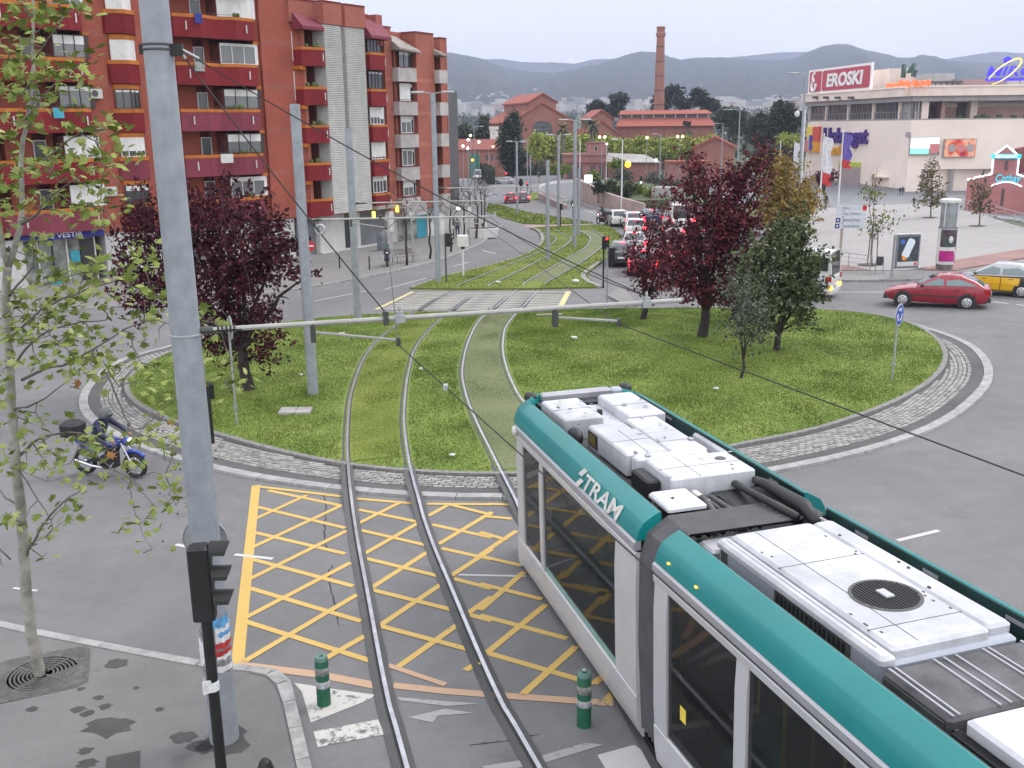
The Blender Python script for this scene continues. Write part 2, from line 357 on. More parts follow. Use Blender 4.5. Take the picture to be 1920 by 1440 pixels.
def polar(L):
 P=[W(*p)for p in L];a=np.array([math.atan2(p[1]-CY,p[0]-CX)for p in P]);r=np.array([math.hypot(p[1]-CY,p[0]-CX)for p in P])
 o=np.argsort(a);a,r=a[o],r[o];aa=np.concatenate([a-2*math.pi,a,a+2*math.pi]);rr=np.concatenate([r,r,r])
 T=np.linspace(-math.pi,math.pi,721)[:-1];q=np.interp(T,aa,rr)
 k=9;q=np.convolve(np.concatenate([q[-k:],q,q[:k]]),np.ones(2*k+1)/(2*k+1),'valid');return T,q
TH,RL=polar(LE);_,RK=polar(KE)
RK=np.maximum(RK,RL+.32)
def rl(a):return float(np.interp(((a+math.pi)%(2*math.pi))-math.pi,TH,RL,period=2*math.pi))
def rk(a):return float(np.interp(((a+math.pi)%(2*math.pi))-math.pi,TH,RK,period=2*math.pi))
def pol(a,r):return(CX+r*math.cos(a),CY+r*math.sin(a))
def ring(mb,r0,r1,h,m=0,side=0.0):
 V=[];F=[];n=len(TH)
 for t,a,b in zip(TH,r0,r1):
  for r in(a,b):
   x,y=pol(t,r);V.append((x,y,Z(x,y)+h))
 for i in range(n):
  j=(i+1)%n;F.append((2*i,2*i+1,2*j+1,2*j))
 mb.add(V,F,m)
 if side:
  for k in(0,1):
   VV=[];FF=[]
   for i in range(n):p=V[2*i+k];VV+=[p,(p[0],p[1],p[2]-side)]
   for i in range(n):
    j=(i+1)%n;FF.append((2*i,2*j,2*j+1,2*i+1))
   mb.add(VV,FF,m)
m=MB();ring(m,RL-.3,RK-.2,.06);apron=tag(m.build('island_apron',MATS['rail_fill']),kind='structure')
NK=96
for i in range(NK):
 a0,a1=2*math.pi*i/NK+.0006,2*math.pi*(i+1)/NK-.0006;mb=MB();P=[]
 for hh in(-.03,.085):
  for a,d in((a0,-.27),(a1,-.27),(a1,0),(a0,0)):
   x,y=pol(a,rk(a)+d+(-.012 if hh>0 and d==0 else 0));P.append((x,y,Z(x,y)+hh))
 mb.hexa([P[0],P[3],P[2],P[1],P[4],P[7],P[6],P[5]],0);mb.build('kerb_stone',MATS['kerb_white'],apron)
rng=random.Random(5);mb=MB()
a=-math.pi
while a<math.pi:
 r0,r1=rl(a)+.22,rk(a)-.27-.34
 wdt=.235
 if r1-r0>.15:
  nr=int((r1-r0)/.125);
  for j in range(nr):
   r=r1-.125*(j+1);off=(j%2)*.5*wdt/r
   aa=a+off;ab=aa+(wdt-.018)/r;h=.078+rng.uniform(-.006,.006);P=[]
   for hh,e in((.03,0),(h,.006)):
    for q,rr in((aa+e/r,r+e),(ab-e/r,r+e),(ab-e/r,r+.108-e),(aa+e/r,r+.108-e)):
     x,y=pol(q,rr);P.append((x,y,Z(x,y)+hh))
   n=len(mb.V);mb.V+=P;k=rng.choice((0,0,1,1,2))
   mb.F+=[[n+4,n+7,n+6,n+5],[n,n+4,n+5,n+1],[n+1,n+5,n+6,n+2],[n+2,n+6,n+7,n+3],[n+3,n+7,n+4,n]];mb.M+=[k]*5
 a+=wdt/13.8
mb.F=[f[::-1]for f in mb.F]
tag(mb.build('cobble_paving',[MATS['paver_a'],MATS['paver_b'],MATS['paver_c']],apron),kind='stuff')
m=MB();ring(m,RL,RL+.16,.13,0,.14);m.build('inner_kerb',MATS['paver_c'],apron)
DOME=.25
def lawn_h(x,y):
 a=math.atan2(y-CY,x-CX);r=math.hypot(x-CX,y-CY);return .12+DOME*max(0,1-(r/rl(a))**2)*.5
m=MB();V=[];F=[];NR=26
for k in range(NR+1):
 for t,r in zip(TH[::4],RL[::4]):
  x,y=pol(t,r*k/NR);V.append((x,y,Z(x,y)+lawn_h(x,y)))
n=len(TH[::4])
for k in range(NR):
 for i in range(n):
  j=(i+1)%n;F.append((k*n+i,(k+1)*n+i,(k+1)*n+j,k*n+j))
tag(raw('lawn',V,F,MATS['lawn'],smooth=9),kind='structure')
# --------- far track islands, verges, pavements, plaza
def area(name,L,mt,h,side=.16,world=None,parent=None):
 m=MB();flat(m,world or[p[:2]for p in pxs(L)],h,0,side);o=m.build(name,MATS[mt],parent)
 return o if parent else tag(o,kind='structure')
TI=[(768,543),(830,520),(900,504),(960,487),(1000,470),(1013,457),(1014,445),(1006,434),(993,429),(1040,426),(1085,424),(1133,424),(1150,430),(1164,443),(1163,462),(1128,494),(1098,518),(1112,533),(1130,541),(1000,544),(880,545)]
TIW=[p[:2]for p in pxs(TI)]
area('track_lawn',None,'track_lawn',.12,.16,TIW)
G2=[(917,384),(910,396),(945,410),(980,420),(1020,421.5),(1075,420.5),(1112,419),(1083,415),(1040,408),(993,401),(955,391),(933,385)]
area('verge_lawn',G2,'track_lawn',.12)
area('corner_verge',[(990,378),(994,364),(1007,361),(1009,374)],'track_lawn',.12)
area('pink_crossing',[(980,423),(993,429.5),(1043,427),(1085,424),(1110,421),(1074,421),(1030,422)],'pink_paving',.035,0)
def kerb_run(parent,path,wd,h,step=1.0,mt='kerb_stone',name='kerb_stone',base=-.02):
 P=spline(path,step);out=[]
 for i in range(len(P)-1):
  d=P[i+1][:2]-P[i][:2];l=np.linalg.norm(d)
  if l<.05:continue
  d=d/l;nn=np.array([d[1],-d[0]])*wd;a=P[i][:2]+d*.006;b=P[i+1][:2]-d*.006;Q=[]
  for hh in(base,h):
   for p in(a,b,b+nn,a+nn):Q.append((p[0],p[1],Z(p[0],p[1])+hh))
  mb=MB();mb.hexa([Q[3],Q[2],Q[1],Q[0],Q[7],Q[6],Q[5],Q[4]]);out.append(mb.build(name,MATS[mt],parent))
 return out
tl=[o for o in bpy.data.objects if o.name=='track_lawn'][0]
kerb_run(tl,[np.array(p)for p in TIW[15:19]],.28,.14,1.0);kerb_run(tl,[np.array(p)for p in TIW[5:9]],.28,.14,1.0);kerb_run(tl,[np.array(p)for p in TIW[0:6]],.2,.13,1.5)
LP=LKW[:-1]+[(-40,240),(-60,240),(-60,30)]
lp=area('pavement',None,'far_pavement',.13,.16,LP)
kerb_run(lp,[np.array(p)for p in LKW[2:12]],-.2,.145,1.5)
NPX=[(-80,1172),(0,1188),(65,1203),(200,1231),(380,1265),(450,1268),(500,1279),(520,1297),(533,1330),(545,1370),(560,1420),(580,1490)]
NP=[p[:2]for p in pxs(NPX)]
npv=area('near_pavement',None,'pavement_asphalt',.12,.16,NP+[(-1.1,6),(-14,6),(-14,14)])
kerb_run(npv,[np.array(p)for p in NP],-.02,.02)if False else None
ko=[W(px,py)for px,py in[(-80,1160),(0,1177),(65,1192),(200,1219),(380,1253),(470,1263),(522,1270),(546,1292),(556,1330),(568,1380),(582,1440),(596,1500)]]
kerb_run(npv,[p[:2]for p in ko],.15,.135,.95,'kerb_white')
ki=[W(px,py)for px,py in[(468,1275),(500,1282),(520,1300),(532,1335),(543,1385),(556,1445),(566,1500)]]
kerb_run(npv,[p[:2]for p in ki],-.16,.15,.95,'kerb_stone')
PLX=[(1490,500),(1478,440),(1490,400),(1540,394),(1600,389.5),(1650,386.5),(1705,385),(1750,388),(1800,396),(1850,408),(1900,425),(1960,440),(1990,455),(1920,471),(1787,493),(1728,510),(1690,519),(1640,513),(1548,500)]
PLX=[(1490,512)]+PLX[1:-3]+[(1740,505),(1700,511),(1548,512)]
area('plaza',PLX,'plaza_stone',.15)
area('plaza_border',[(1728,509),(1790,492.5),(1920,470.5),(1995,455.5),(2040,462),(1920,488),(1830,504),(1790,512)],'red_paving',.155)
rp=area('side_pavement',[(1500,521),(1548,512.5),(1700,512),(1727,511),(1788,513),(1832,505.5),(1922,489),(2042,463),(2090,470),(1925,492),(1835,509),(1770,522),(1700,527.5),(1552,529),(1500,530)],'far_pavement',.13)
kerb_run(rp,[W(*p)[:2]for p in[(2090,470),(1925,492),(1835,509),(1770,522),(1700,527.5),(1552,529),(1500,530)]],-.18,.14,1.2)
area('red_ramp',[(1546,499),(1548,512),(1631,511.5),(1590,503)],'red_paving',.165,0)
area('traffic_island',[(1137,557),(1158,545),(1172,546),(1196,575),(1180,580)],'far_pavement',.12)
area('far_footway',[(1082,377),(1122,389),(1165,395.5),(1205,398),(1260,402),(1262,407),(1200,403),(1150,399),(1110,392),(1078,380)],'far_pavement',.12)
# --------- road markings (flat paint, children of the road)
Yl=MB()
def yl(L,w=.115,m=0,h=.026):
 for a,b in L:
  A,B=W(*a),W(*b);seg(Yl,A[:2],B[:2],w,h+.0005*(len(Yl.F)%12),m)
c3=lambda L:[((440+a/4,900+b/4),(440+c/4,900+d/4))for a,b,c,d in L]
c7=lambda L:[((900+a/3,960+b/3),(900+c/3,960+d/3))for a,b,c,d in L]
yl(c3([(250,85,800,200),(130,200,830,368),(100,390,830,562),(80,590,890,806),(60,805,950,1070),(50,1062,1020,1368),(930,230,1380,325),(930,382,1440,500),(960,592,1530,732),(1020,832,1630,985),(1085,1105,1760,1285),(1600,190,1930,272),(1480,342,1930,440),(1550,520,1930,606),(1640,748,1930,825),(1760,1020,1930,1066)]))
yl(c3([(110,320,540,122),(100,530,800,200),(80,770,840,390),(60,1055,870,630),(75,1372,920,870),(640,1375,980,1180),(920,340,1240,178),(955,575,1390,325),(1010,828,1460,540),(1080,1108,1550,790),(1200,1432,1680,1090),(1450,278,1610,190),(1530,490,1930,248),(1620,730,1930,528),(1750,1010,1930,886),(1730,1440,1830,1380)]))
yl(c7([(20,30,180,45),(0,120,150,165),(0,255,235,310),(0,412,350,500),(0,588,490,720),(40,800,640,975),(0,250,205,112),(0,560,250,343),(40,800,372,528),(235,1040,540,765),(640,975,800,850),(700,1085,860,900)]))
yl(c3([(155,55,800,132),(900,148,1340,185),(1440,188,1930,192)]),.12);yl([((915,947),(968,949))],.12)
yl([((480,912),(445,1252))],.19)
yl([((443,1248),(600,1268)),((600,1268),(707,1289))],.17,1);yl([((737,1288),(836,1299)),((836,1299),(980,1310)),((952,1308),(1150,1322)),((450,1250),(470,1252))],.15,1)
yl([((727,1250),(836,1287))],.1,1)
Yl.build('yellow_box_marking',[MATS['yellow_paint'],MATS['orange_paint']],road)
Fb=MB();flat(Fb,[W(*p)[:2]for p in[(700,586),(778,547),(1068,547),(1048,588)]],.024,2)
A0,A1,B0,B1=[W(*p)[:2]for p in((705,582),(775,548),(1048,582),(1066,548))]
for i in range(11):
 t=(i+.5)/11;l0=A0+(A1-A0)*t;r0=B0+(B1-B0)*t
 for j in(-2,2):
  t2=min(max((i+j+.5)/11,0),1);r2=B0+(B1-B0)*t2;seg(Fb,l0,r2,.12,.03+.001*i,0)
seg(Fb,A0,A1,.22,.042,1);seg(Fb,B0,B1,.28,.042,1)
Fb.build('far_box_marking',[MATS['pale_paint'],MATS['pale_yellow_paint'],MATS['asphalt']],road)
Wm=MB()
def wp(L,m=0,h=.026):flat(Wm,[W(*p)[:2]for p in L],h,m)
wp([(551,1283),(600,1291),(705,1306),(690,1316),(583,1358),(566,1300)],1)
wp([(588,1375),(709,1352),(722,1380),(596,1404)],1);wp([(745,1310),(838,1318),(900,1322),(838,1327),(750,1316)],2);wp([(765,1348),(835,1332),(890,1340),(820,1345),(812,1358)],2)
wp([(1120,1419),(1189,1400),(1250,1442),(1225,1470),(1150,1470)],0);wp([(905,1440),(1000,1425),(1100,1395),(1130,1400),(1010,1437),(910,1452)],2)
for a,b,wd in[((330,1023),(362,1030),.1),((440,1042),(512,1050),.1),((1682,1016),(1760,997),.11),((1552,548.5),(1665,548.5),.14),((1862,567),(1890,570),.14),((1906,572),(1935,576),.14),((860,1080),(985,1083),.06),((25,1105),(70,1110),.06),((590,565),(690,546),.12),((722,543),(800,522),.1),((930,430),(942,422),.12),((905,470),(930,476),.14),((1095,395),(1115,400),.15),((1075,388),(1090,391),.15),((985,333),(1005,331),.2),((910,362),(935,372),.15),((850,500),(880,492),.12),((800,488),(840,480),.12)]:
 seg(Wm,W(*a)[:2],W(*b)[:2],wd,.027,0)
for i in range(7):a=W(862+i*10,337+.4*i);seg(Wm,a[:2],a[:2]+np.array([0,4.0]),.6,.03,0)
Wm.build('white_marking',[MATS['white_paint'],MATS['worn_white_paint'],MATS['faint_paint']],road)
Cr=MB();rng=random.Random(3)
for L in([(608,928),(612,960),(607,1000),(612,1030)],[(622,1062),(616,1085),(624,1120),(632,1175)],[(655,930),(660,1000),(668,1060)],[(880,1400),(950,1392),(1010,1380)],[(30,880),(90,905),(150,890)]):
 P=[W(*p)[:2]for p in L];Q=[P[0]]
 for i in range(len(P)-1):
  for k in range(1,7):Q.append(P[i]+(P[i+1]-P[i])*k/6+np.array([rng.uniform(-.03,.03),0]))
 for i in range(len(Q)-1):seg(Cr,Q[i],Q[i+1],rng.uniform(.012,.03),.0235)
Cr.build('tar_crack',MATS['rail_dark'],road)
St=MB()
for px,py,r in[(205,1362,.30),(148,1330,.1),(163,1338,.09),(197,1325,.09),(347,1382,.17),(376,1402,.17),(160,1408,.1),(164,1432,.12),(219,1243,.18),(152,1292,.06),(186,1308,.07),(60,1330,.08),(255,1290,.05),(300,1330,.06),(420,1390,.35)]:
 c=W(px,py,.12)[:2];n=14;P=[(c[0]+r*(1+rng.uniform(-.35,.35))*math.cos(2*math.pi*k/n),c[1]+r*.8*(1+rng.uniform(-.35,.35))*math.sin(2*math.pi*k/n))for k in range(n)]
 flat(St,P,.1245)
St.build('tar_stain',MATS['asphalt_stain'],npv)
mc=MB();c=[W(*p,.12)[:2]for p in[(200,1420),(263,1408),(262,1440),(198,1445)]];flat(mc,c,.128);mc.build('service_cover',MATS['asphalt_stain'],npv)
# --------- tram tracks
R1=[(757,1440),(720,1300),(683,1100),(665,1000),(652,900),(650,820),(660,740),(690,670),(735,625),(800,573),(855,542),(900,522),(950,502),(1010,476),(1032,462),(1042,452),(1038,446),(1012,438)]
R2=[(1003,1440),(925,1300),(840,1100),(800,1000),(770,900),(757,820),(757,770),(766,705),(787,650),(850,582),(908,543),(958,520),(1000,498),(1038,477),(1060,463),(1070,452),(1064,446),(1038,434)]
R3=[(1080,1170),(1010,1030),(965,950),(930,880),(890,800),(870,745),(866,700),(880,645),(907,598),(967,546),(1007,521),(1050,496),(1092,471),(1104,459),(1106,450),(1098,442),(1080,434)]
R4=[(1230,1170),(1120,1030),(1060,930),(1000,795),(968,750),(946,695),(942,652),(955,610),(1008,546),(1050,519),(1092,494),(1126,467),(1133,454),(1128,444),(1108,434)]
def railpath(L,ext):
 P=[W(*p)[:2]for p in L];d=P[0]-P[1];d/=np.linalg.norm(d);P=[P[0]+d*ext]+P;return spline(P,.35)
RP=[railpath(R1,9),railpath(R2,9),railpath(R3[1:],14),railpath(R4[1:],14)]
def track(a,b,label,mt,name):
 t=empty(name,on(*RP[a][30][:2]),0,label,'tram track');t.location=(0,0,0)
 for q in(a,b):
  P=RP[q]
  m=MB()
  def lay(w0,w1,dh,mi):
   V,F=strip(P,w0,w1,0);V=[(v[0],v[1],v[2]+bedh(P[i//2])+dh)for i,v in enumerate(V)];m.add(V,F,mi)
  def bedh(p):
   a_=math.atan2(p[1]-CY,p[0]-CX);r=math.hypot(p[0]-CX,p[1]-CY);e=rl(a_)-r
   if e>0:return lawn_h(*p)-.01
   return max(.095*(1-float(sst(rk(a_)+.1,rk(a_)+1.2,r))),.11*float(sst(52.2,53.2,p[1])))+.024
  def lay2(w0,w1,dh,mi,grass):
   n0=len(m.F);lay(w0,w1,dh,mi);keep=[]
   for f_,k_ in zip(m.F[n0:],m.M[n0:]):
    c_=m.V[f_[0]];a_=math.atan2(c_[1]-CY,c_[0]-CX);g_=math.hypot(c_[0]-CX,c_[1]-CY)<rl(a_)-.1 or c_[1]>53
    if g_==grass:keep.append((f_,k_))
   m.F=m.F[:n0]+[q_[0]for q_ in keep];m.M=m.M[:n0]+[q_[1]for q_ in keep]
  for g_,wq in((False,.14),(True,.095)):lay2(-wq,-.035,.012,3 if g_ else 0,g_);lay2(.058,wq,.012,3 if g_ else 0,g_)
  lay(.035,.058,.012,1);lay(-.035,.002,.004,1);lay(.002,.035,.030,2)
  sgn=-1 if q in(b,)else 1
  V,F=strip(P,.002,.06,0);top=[(v[0],v[1],v[2]+bedh(P[i//2])+.034)for i,v in enumerate(V)]
  n=len(top);bot=[(v[0],v[1],v[2]-.06)for v in top];V2=top+bot;F2=[f for f in F]+[(2*i,2*i+2,n+2*i+2,n+2*i)for i in range(n//2-1)]+[(2*i+1,n+2*i+1,n+2*i+3,2*i+3)for i in range(n//2-1)]
  m2=MB();m2.add(V2,F2);m2.build('rail',MATS['rail_steel'],t)
  m.build('rail_bed',[MATS['rail_fill'],MATS['rail_dark'],MATS['rail_dark'],MATS['rail_soil']],t)
 V=[];F=[];n=min(len(RP[a]),len(RP[b]));ia=np.linspace(0,len(RP[a])-1,n).astype(int)
 for i in range(n):
  p=RP[a][ia[i]];j=int(np.argmin([np.hypot(*(q-p))for q in RP[b]]));q=RP[b][j];e=(q-p)/np.linalg.norm(q-p)
  for z in(p+e*.1,q-e*.1):
   V.append((z[0],z[1],Z(*z)+(lawn_h(*z)if math.hypot(z[0]-CX,z[1]-CY)<rl(math.atan2(z[1]-CY,z[0]-CX))else .12)+.012))
 for i in range(n-1):
  c=(np.array(V[2*i])+np.array(V[2*i+1]))/2;rr=math.hypot(c[0]-CX,c[1]-CY);a_=math.atan2(c[1]-CY,c[0]-CX)
  if rr<rl(a_)-.15 or c[1]>54:F.append((2*i,2*i+1,2*i+3,2*i+2))
 m=MB();m.add(V,F);tag(m.build('track_turf',MATS[mt],t),kind='stuff')
 return t
track(0,1,'curved grassed tram track ahead of the green bollards, empty of any tram','track_lawn','tram_track')
track(2,3,'tram track with paler turf that the green and white tram runs on','dull_track_lawn','tram_track')
# --------- grass blades
def in_poly(P,x,y):
 P=np.asarray(P);r=np.zeros(len(x),bool);j=len(P)-1
 for i in range(len(P)):
  c=((P[i,1]>y)!=(P[j,1]>y))&(x<(P[j,0]-P[i,0])*(y-P[i,1])/(P[j,1]-P[i,1]+1e-12)+P[i,0]);r^=c;j=i
 return r
def blades(name,x,y,z,mt,hmin,hmax,wd,seed,parent=None):
 R=np.random.default_rng(seed);n=len(x);a=R.uniform(0,2*np.pi,n)
 cl=.5+.5*np.sin(x*1.9+1.3*np.sin(y*1.1))*np.sin(y*1.5+1.7*np.sin(x*.8));h=R.uniform(hmin,hmax,n)*(.6+.7*cl**2)
 dx,dy=np.cos(a)*wd,np.sin(a)*wd;lx,ly=R.normal(0,.5,n)*h,R.normal(0,.5,n)*h
 V=np.empty((n,3,3));V[:,0]=np.stack([x-dx,y-dy,z-.01],-1);V[:,1]=np.stack([x+dx,y+dy,z-.01],-1);V[:,2]=np.stack([x+lx,y+ly,z+h],-1)
 return tag(raw(name,V.reshape(-1,3),np.arange(3*n).reshape(n,3),MATS[mt],parent),kind='stuff')
R=np.random.default_rng(11)
n=330000;aa=R.uniform(-np.pi,np.pi,n);rr=np.sqrt(R.uniform(0,1,n));rm=np.interp(aa,TH,RL,period=2*np.pi);x=CX+rr*rm*np.cos(aa);y=CY+rr*rm*np.sin(aa)
h=.12+DOME*.5*np.maximum(0,1-rr**2)
nearrail=np.zeros(n,bool);dull=np.zeros(n,bool)
for q in range(4):
 P=np.array(RP[q])
 for i in range(0,len(P)):nearrail|=(np.abs(x-P[i,0])<.15)&(np.abs(y-P[i,1])<.2)
poly=np.array(list(RP[2])+list(RP[3])[::-1]);dull=in_poly(poly,x,y);poly0=np.array(list(RP[0])+list(RP[1])[::-1]);d0=in_poly(poly0,x,y)
z=zg(x,y)+h;k=~nearrail&~dull&~d0&(R.uniform(0,1,n)<np.clip(1.25-(y-22)/40,.45,1));
blades('grass',x[k],y[k],z[k],'lawn',.025,.07,.016,1)
k=~nearrail&d0;blades('grass',x[k],y[k],z[k],'track_lawn',.03,.07,.013,2)
k=~nearrail&dull;blades('grass',x[k],y[k],z[k],'dull_track_lawn',.02,.045,.012,3)
P=np.array(TIW);n=60000;x=R.uniform(P[:,0].min(),P[:,0].max(),n);y=R.uniform(P[:,1].min(),P[:,1].max(),n);k=in_poly(P,x,y)&~in_poly(poly,x,y)
blades('grass',x[k],y[k],zg(x[k],y[k])+.12,'track_lawn',.03,.08,.025,4)
P=np.array([p[:2]for p in pxs(G2)]);n=9000;x=R.uniform(P[:,0].min(),P[:,0].max(),n);y=R.uniform(P[:,1].min(),P[:,1].max(),n);k=in_poly(P,x,y);blades('grass',x[k],y[k],zg(x[k],y[k])+.12,'track_lawn',.08,.2,.06,6)
# --------- building materials
def brickmat(name,c0,c1,mortar,sc=4.0,var=.2):
 m=bpy.data.materials.new(name);m.use_nodes=True;t=m.node_tree;b=t.nodes['Principled BSDF'];K=t.links.new;N=t.nodes.new
 tc=N('ShaderNodeTexCoord');sx=N('ShaderNodeSeparateXYZ');K(tc.outputs['Object'],sx.inputs[0]);ad=N('ShaderNodeMath');ad.operation='ADD';K(sx.outputs[0],ad.inputs[0]);K(sx.outputs[1],ad.inputs[1])
 cb=N('ShaderNodeCombineXYZ');K(ad.outputs[0],cb.inputs[0]);K(sx.outputs[2],cb.inputs[1])
 br=N('ShaderNodeTexBrick');br.inputs['Color1'].default_value=tuple(c0)+(1,);br.inputs['Color2'].default_value=tuple(c1)+(1,);br.inputs['Mortar'].default_value=tuple(mortar)+(1,)
 br.inputs['Scale'].default_value=sc;br.inputs['Mortar Size'].default_value=.012;br.inputs['Brick Width'].default_value=1.0;br.inputs['Row Height'].default_value=.3
 K(cb.outputs[0],br.inputs['Vector'])
 n=N('ShaderNodeTexNoise');n.inputs['Scale'].default_value=.35;n.inputs['Detail'].default_value=7;n.inputs['Roughness'].default_value=.65;K(tc.outputs['Object'],n.inputs['Vector'])
 mr=N('ShaderNodeMapRange');mr.inputs[1].default_value=.3;mr.inputs[2].default_value=.7;mr.inputs[3].default_value=1-var;mr.inputs[4].default_value=1+var;K(n.outputs['Fac'],mr.inputs[0])
 x=N('ShaderNodeMixRGB');x.blend_type='MULTIPLY';x.inputs[0].default_value=1;K(br.outputs['Color'],x.inputs[1]);K(mr.outputs[0],x.inputs[2]);K(x.outputs['Color'],b.inputs['Base Color'])
 b.inputs['Roughness'].default_value=.85;bp=N('ShaderNodeBump');bp.inputs['Strength'].default_value=.3;bp.inputs['Distance'].default_value=.01;K(br.outputs['Fac'],bp.inputs['Height']);bp.invert=True;K(bp.outputs['Normal'],b.inputs['Normal'])
 MATS[name]=m;return m
brickmat('brick',(.30,.072,.046),(.335,.085,.055),(.21,.07,.05));brickmat('brick_light',(.34,.115,.08),(.38,.13,.09),(.3,.13,.1));brickmat('brick_pale',(.285,.085,.06),(.32,.10,.072),(.22,.09,.07))
mat('panel_red',(.195,.016,.022),.7,var=.12,scale=.9,dirt=.15,spec=.25);mat('panel_rose',(.20,.028,.052),.7,var=.12,scale=.9,dirt=.2);mat('trim_orange',(.47,.14,.012),.65,var=.12,scale=2,dirt=.2)
mat('louver_white',(.52,.52,.50),.55,var=.08,scale=1.5,dirt=.12);mat('window_white',(.68,.68,.68),.4,var=.06);mat('window_dark',(.045,.03,.028),.4,var=.1);mat('blind_white',(.66,.66,.65),.6,var=.08,scale=2)
mat('panel_grey',(.44,.41,.40),.7,var=.1,scale=1.5,dirt=.22);mat('canopy_grey',(.30,.27,.245),.7,var=.12,scale=2,dirt=.2);mat('wall_white',(.58,.575,.56),.8,var=.08,scale=1,dirt=.2)
mat('shop_dark',(.035,.036,.038),.35,var=.2,scale=1);mat('door_grey',(.16,.17,.185),.6,var=.12,scale=1.5);mat('shop_blue',(.012,.02,.22),.5,var=.1);mat('shop_inside',(.16,.2,.19),.5,var=.5,scale=1.2,hue=(.4,.42,.38));mat('cyan_box',(.04,.32,.42),.5,var=.1)
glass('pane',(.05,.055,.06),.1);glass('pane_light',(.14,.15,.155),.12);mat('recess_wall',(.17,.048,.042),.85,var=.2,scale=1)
mat('zinc',(.42,.44,.45),.45,.5,var=.1,scale=3,dirt=.12);mat('pole_grey',(.31,.335,.37),.55,.25,var=.09,scale=5,bump=.05,dirt=.12);mat('pole_white',(.66,.67,.67),.5,.1,var=.06);mat('black_metal',(.017,.017,.018),.5,.2,var=.2,scale=6);mat('dark_grey',(.07,.07,.075),.6,.1,var=.15)
mat('sage_leaf',(.06,.10,.03),.8,var=.3,scale=2);mat('concrete',(.38,.36,.35),.85,var=.12,scale=.8,dirt=.25);mat('pink_concrete',(.42,.31,.29),.85,var=.12,scale=.5,dirt=.2)
def text_mesh(s,mt,width=None,height=None,extrude=.02,bold=0.0,shear=0.0):
 cu=bpy.data.curves.new('lettering','FONT');cu.body=s;cu.extrude=extrude;cu.offset=bold;cu.shear=shear;cu.align_x='CENTER';cu.align_y='CENTER';cu.resolution_u=3
 o=bpy.data.objects.new('lettering_source',cu);COL.objects.link(o);bpy.context.view_layer.update()
 me=bpy.data.meshes.new_from_object(o.evaluated_get(bpy.context.evaluated_depsgraph_get()));bpy.data.objects.remove(o)
 co=np.empty(len(me.vertices)*3,np.float32);me.vertices.foreach_get('co',co);co=co.reshape(-1,3);lo,hi=co.min(0),co.max(0);c=(lo+hi)/2;co-=c
 if width:co[:,0]*=width/(hi[0]-lo[0]);
 if height:co[:,1]*=height/(hi[1]-lo[1])
 me.vertices.foreach_set('co',co.ravel());me.materials.clear();me.materials.append(mt);me.update();return me
def text_on(name,s,mt,parent,x,y,z,width,height,extrude=.03,bold=0.0,shear=0.0,roll=0.0,rz=0.0):
 """upright lettering facing local -y"""
 return link(name,text_mesh(s,mt,width,height,extrude,bold,shear),parent,(x,y,z),(math.pi/2,roll,rz)if not roll else(Matrix.Rotation(rz,3,'Z')@Matrix.Rotation(math.pi/2,3,'X')@Matrix.Rotation(roll,3,'Z')).to_euler())
class Wall:
 """vertical plane through P0 running along compass angle ang: pixel -> (along, height)"""
 def __init__(s,P0,ang):
  s.P0=np.array([P0[0],P0[1],0.0]);a=math.radians(ang);s.d=np.array([math.sin(a),math.cos(a),0]);s.n=np.array([s.d[1],-s.d[0],0]);s.rz=math.pi/2-a
 def __call__(s,px,py,out=0.0):
  D=ray(px,py);P=s.P0+s.n*out;t=((P-CAM)@s.n)/(D@s.n);X=CAM+D*t;return float((X-s.P0)@s.d),float(X[2])
def bx(name,mt,par,x0,x1,y0,y1,z0,z1):return MB().box(x0,x1,y0,y1,z0,z1).build(name,MATS[mt],par)
def window(par,x0,x1,y,z0,z1,fr='window_white',blind=0.0,n=2,pane='pane',d=.08,name='window'):
 """frame standing d in front of y, n panes as sub-parts, blind = covered share from the top"""
 m=MB();t=.055
 m.box(x0,x1,y-d,y,z0,z0+t);m.box(x0,x1,y-d,y,z1-t,z1)
 for i in range(n+1):
  c=x0+(x1-x0)*i/n;a,b=max(x0,c-t/2),min(x1,c+t/2)
  if i==0:a,b=x0,x0+t
  if i==n:a,b=x1-t,x1
  m.box(a,b,y-d+.002,y-.002,z0+t,z1-t)
 o=m.build(name,MATS[fr],par)
 for i in range(n):
  a,b=x0+(x1-x0)*i/n+t*.55,x0+(x1-x0)*(i+1)/n-t*.55;zz=z1-t-(z1-z0-2*t)*blind
  if blind<.98:MB().box(a,b,y-d*.5,y-d*.3,z0+t,zz).build('pane',MATS[pane],o)
  if blind>.02:MB().box(a,b,y-d*.75,y-d*.25,zz+.002,z1-t).build('blind',MATS['blind_white'],o)
 return o
def wallstrip(m,plan,z0,z1,th=.1,mi=0):
 """upright slab along a plan polyline (outer side = right of travel)"""
 P=[np.array(p,float)for p in plan];n=len(P);I=[]
 for i in range(n):
  d=P[min(i+1,n-1)]-P[max(i-1,0)];d/=np.linalg.norm(d);I.append(P[i]+np.array([-d[1],d[0]])*th)
 V=[(p[0],p[1],z)for z in(z0,z1)for p in P]+[(p[0],p[1],z)for z in(z0,z1)for p in I];F=[]
 for i in range(n-1):
  F+=[(i,i+1,n+i+1,n+i),(2*n+i+1,2*n+i,3*n+i,3*n+i+1),(n+i,n+i+1,3*n+i+1,3*n+i),(i+1,i,2*n+i,2*n+i+1)]
 F+=[(0,n,3*n,2*n),(n-1,3*n-1,4*n-1,2*n-1)]
 m.add(V,F,mi)
def slab(m,plan,y1,z0,z1,mi=0):
 P=list(plan)+[(plan[-1][0],y1),(plan[0][0],y1)];m.prism(P,z0,z1,mi)
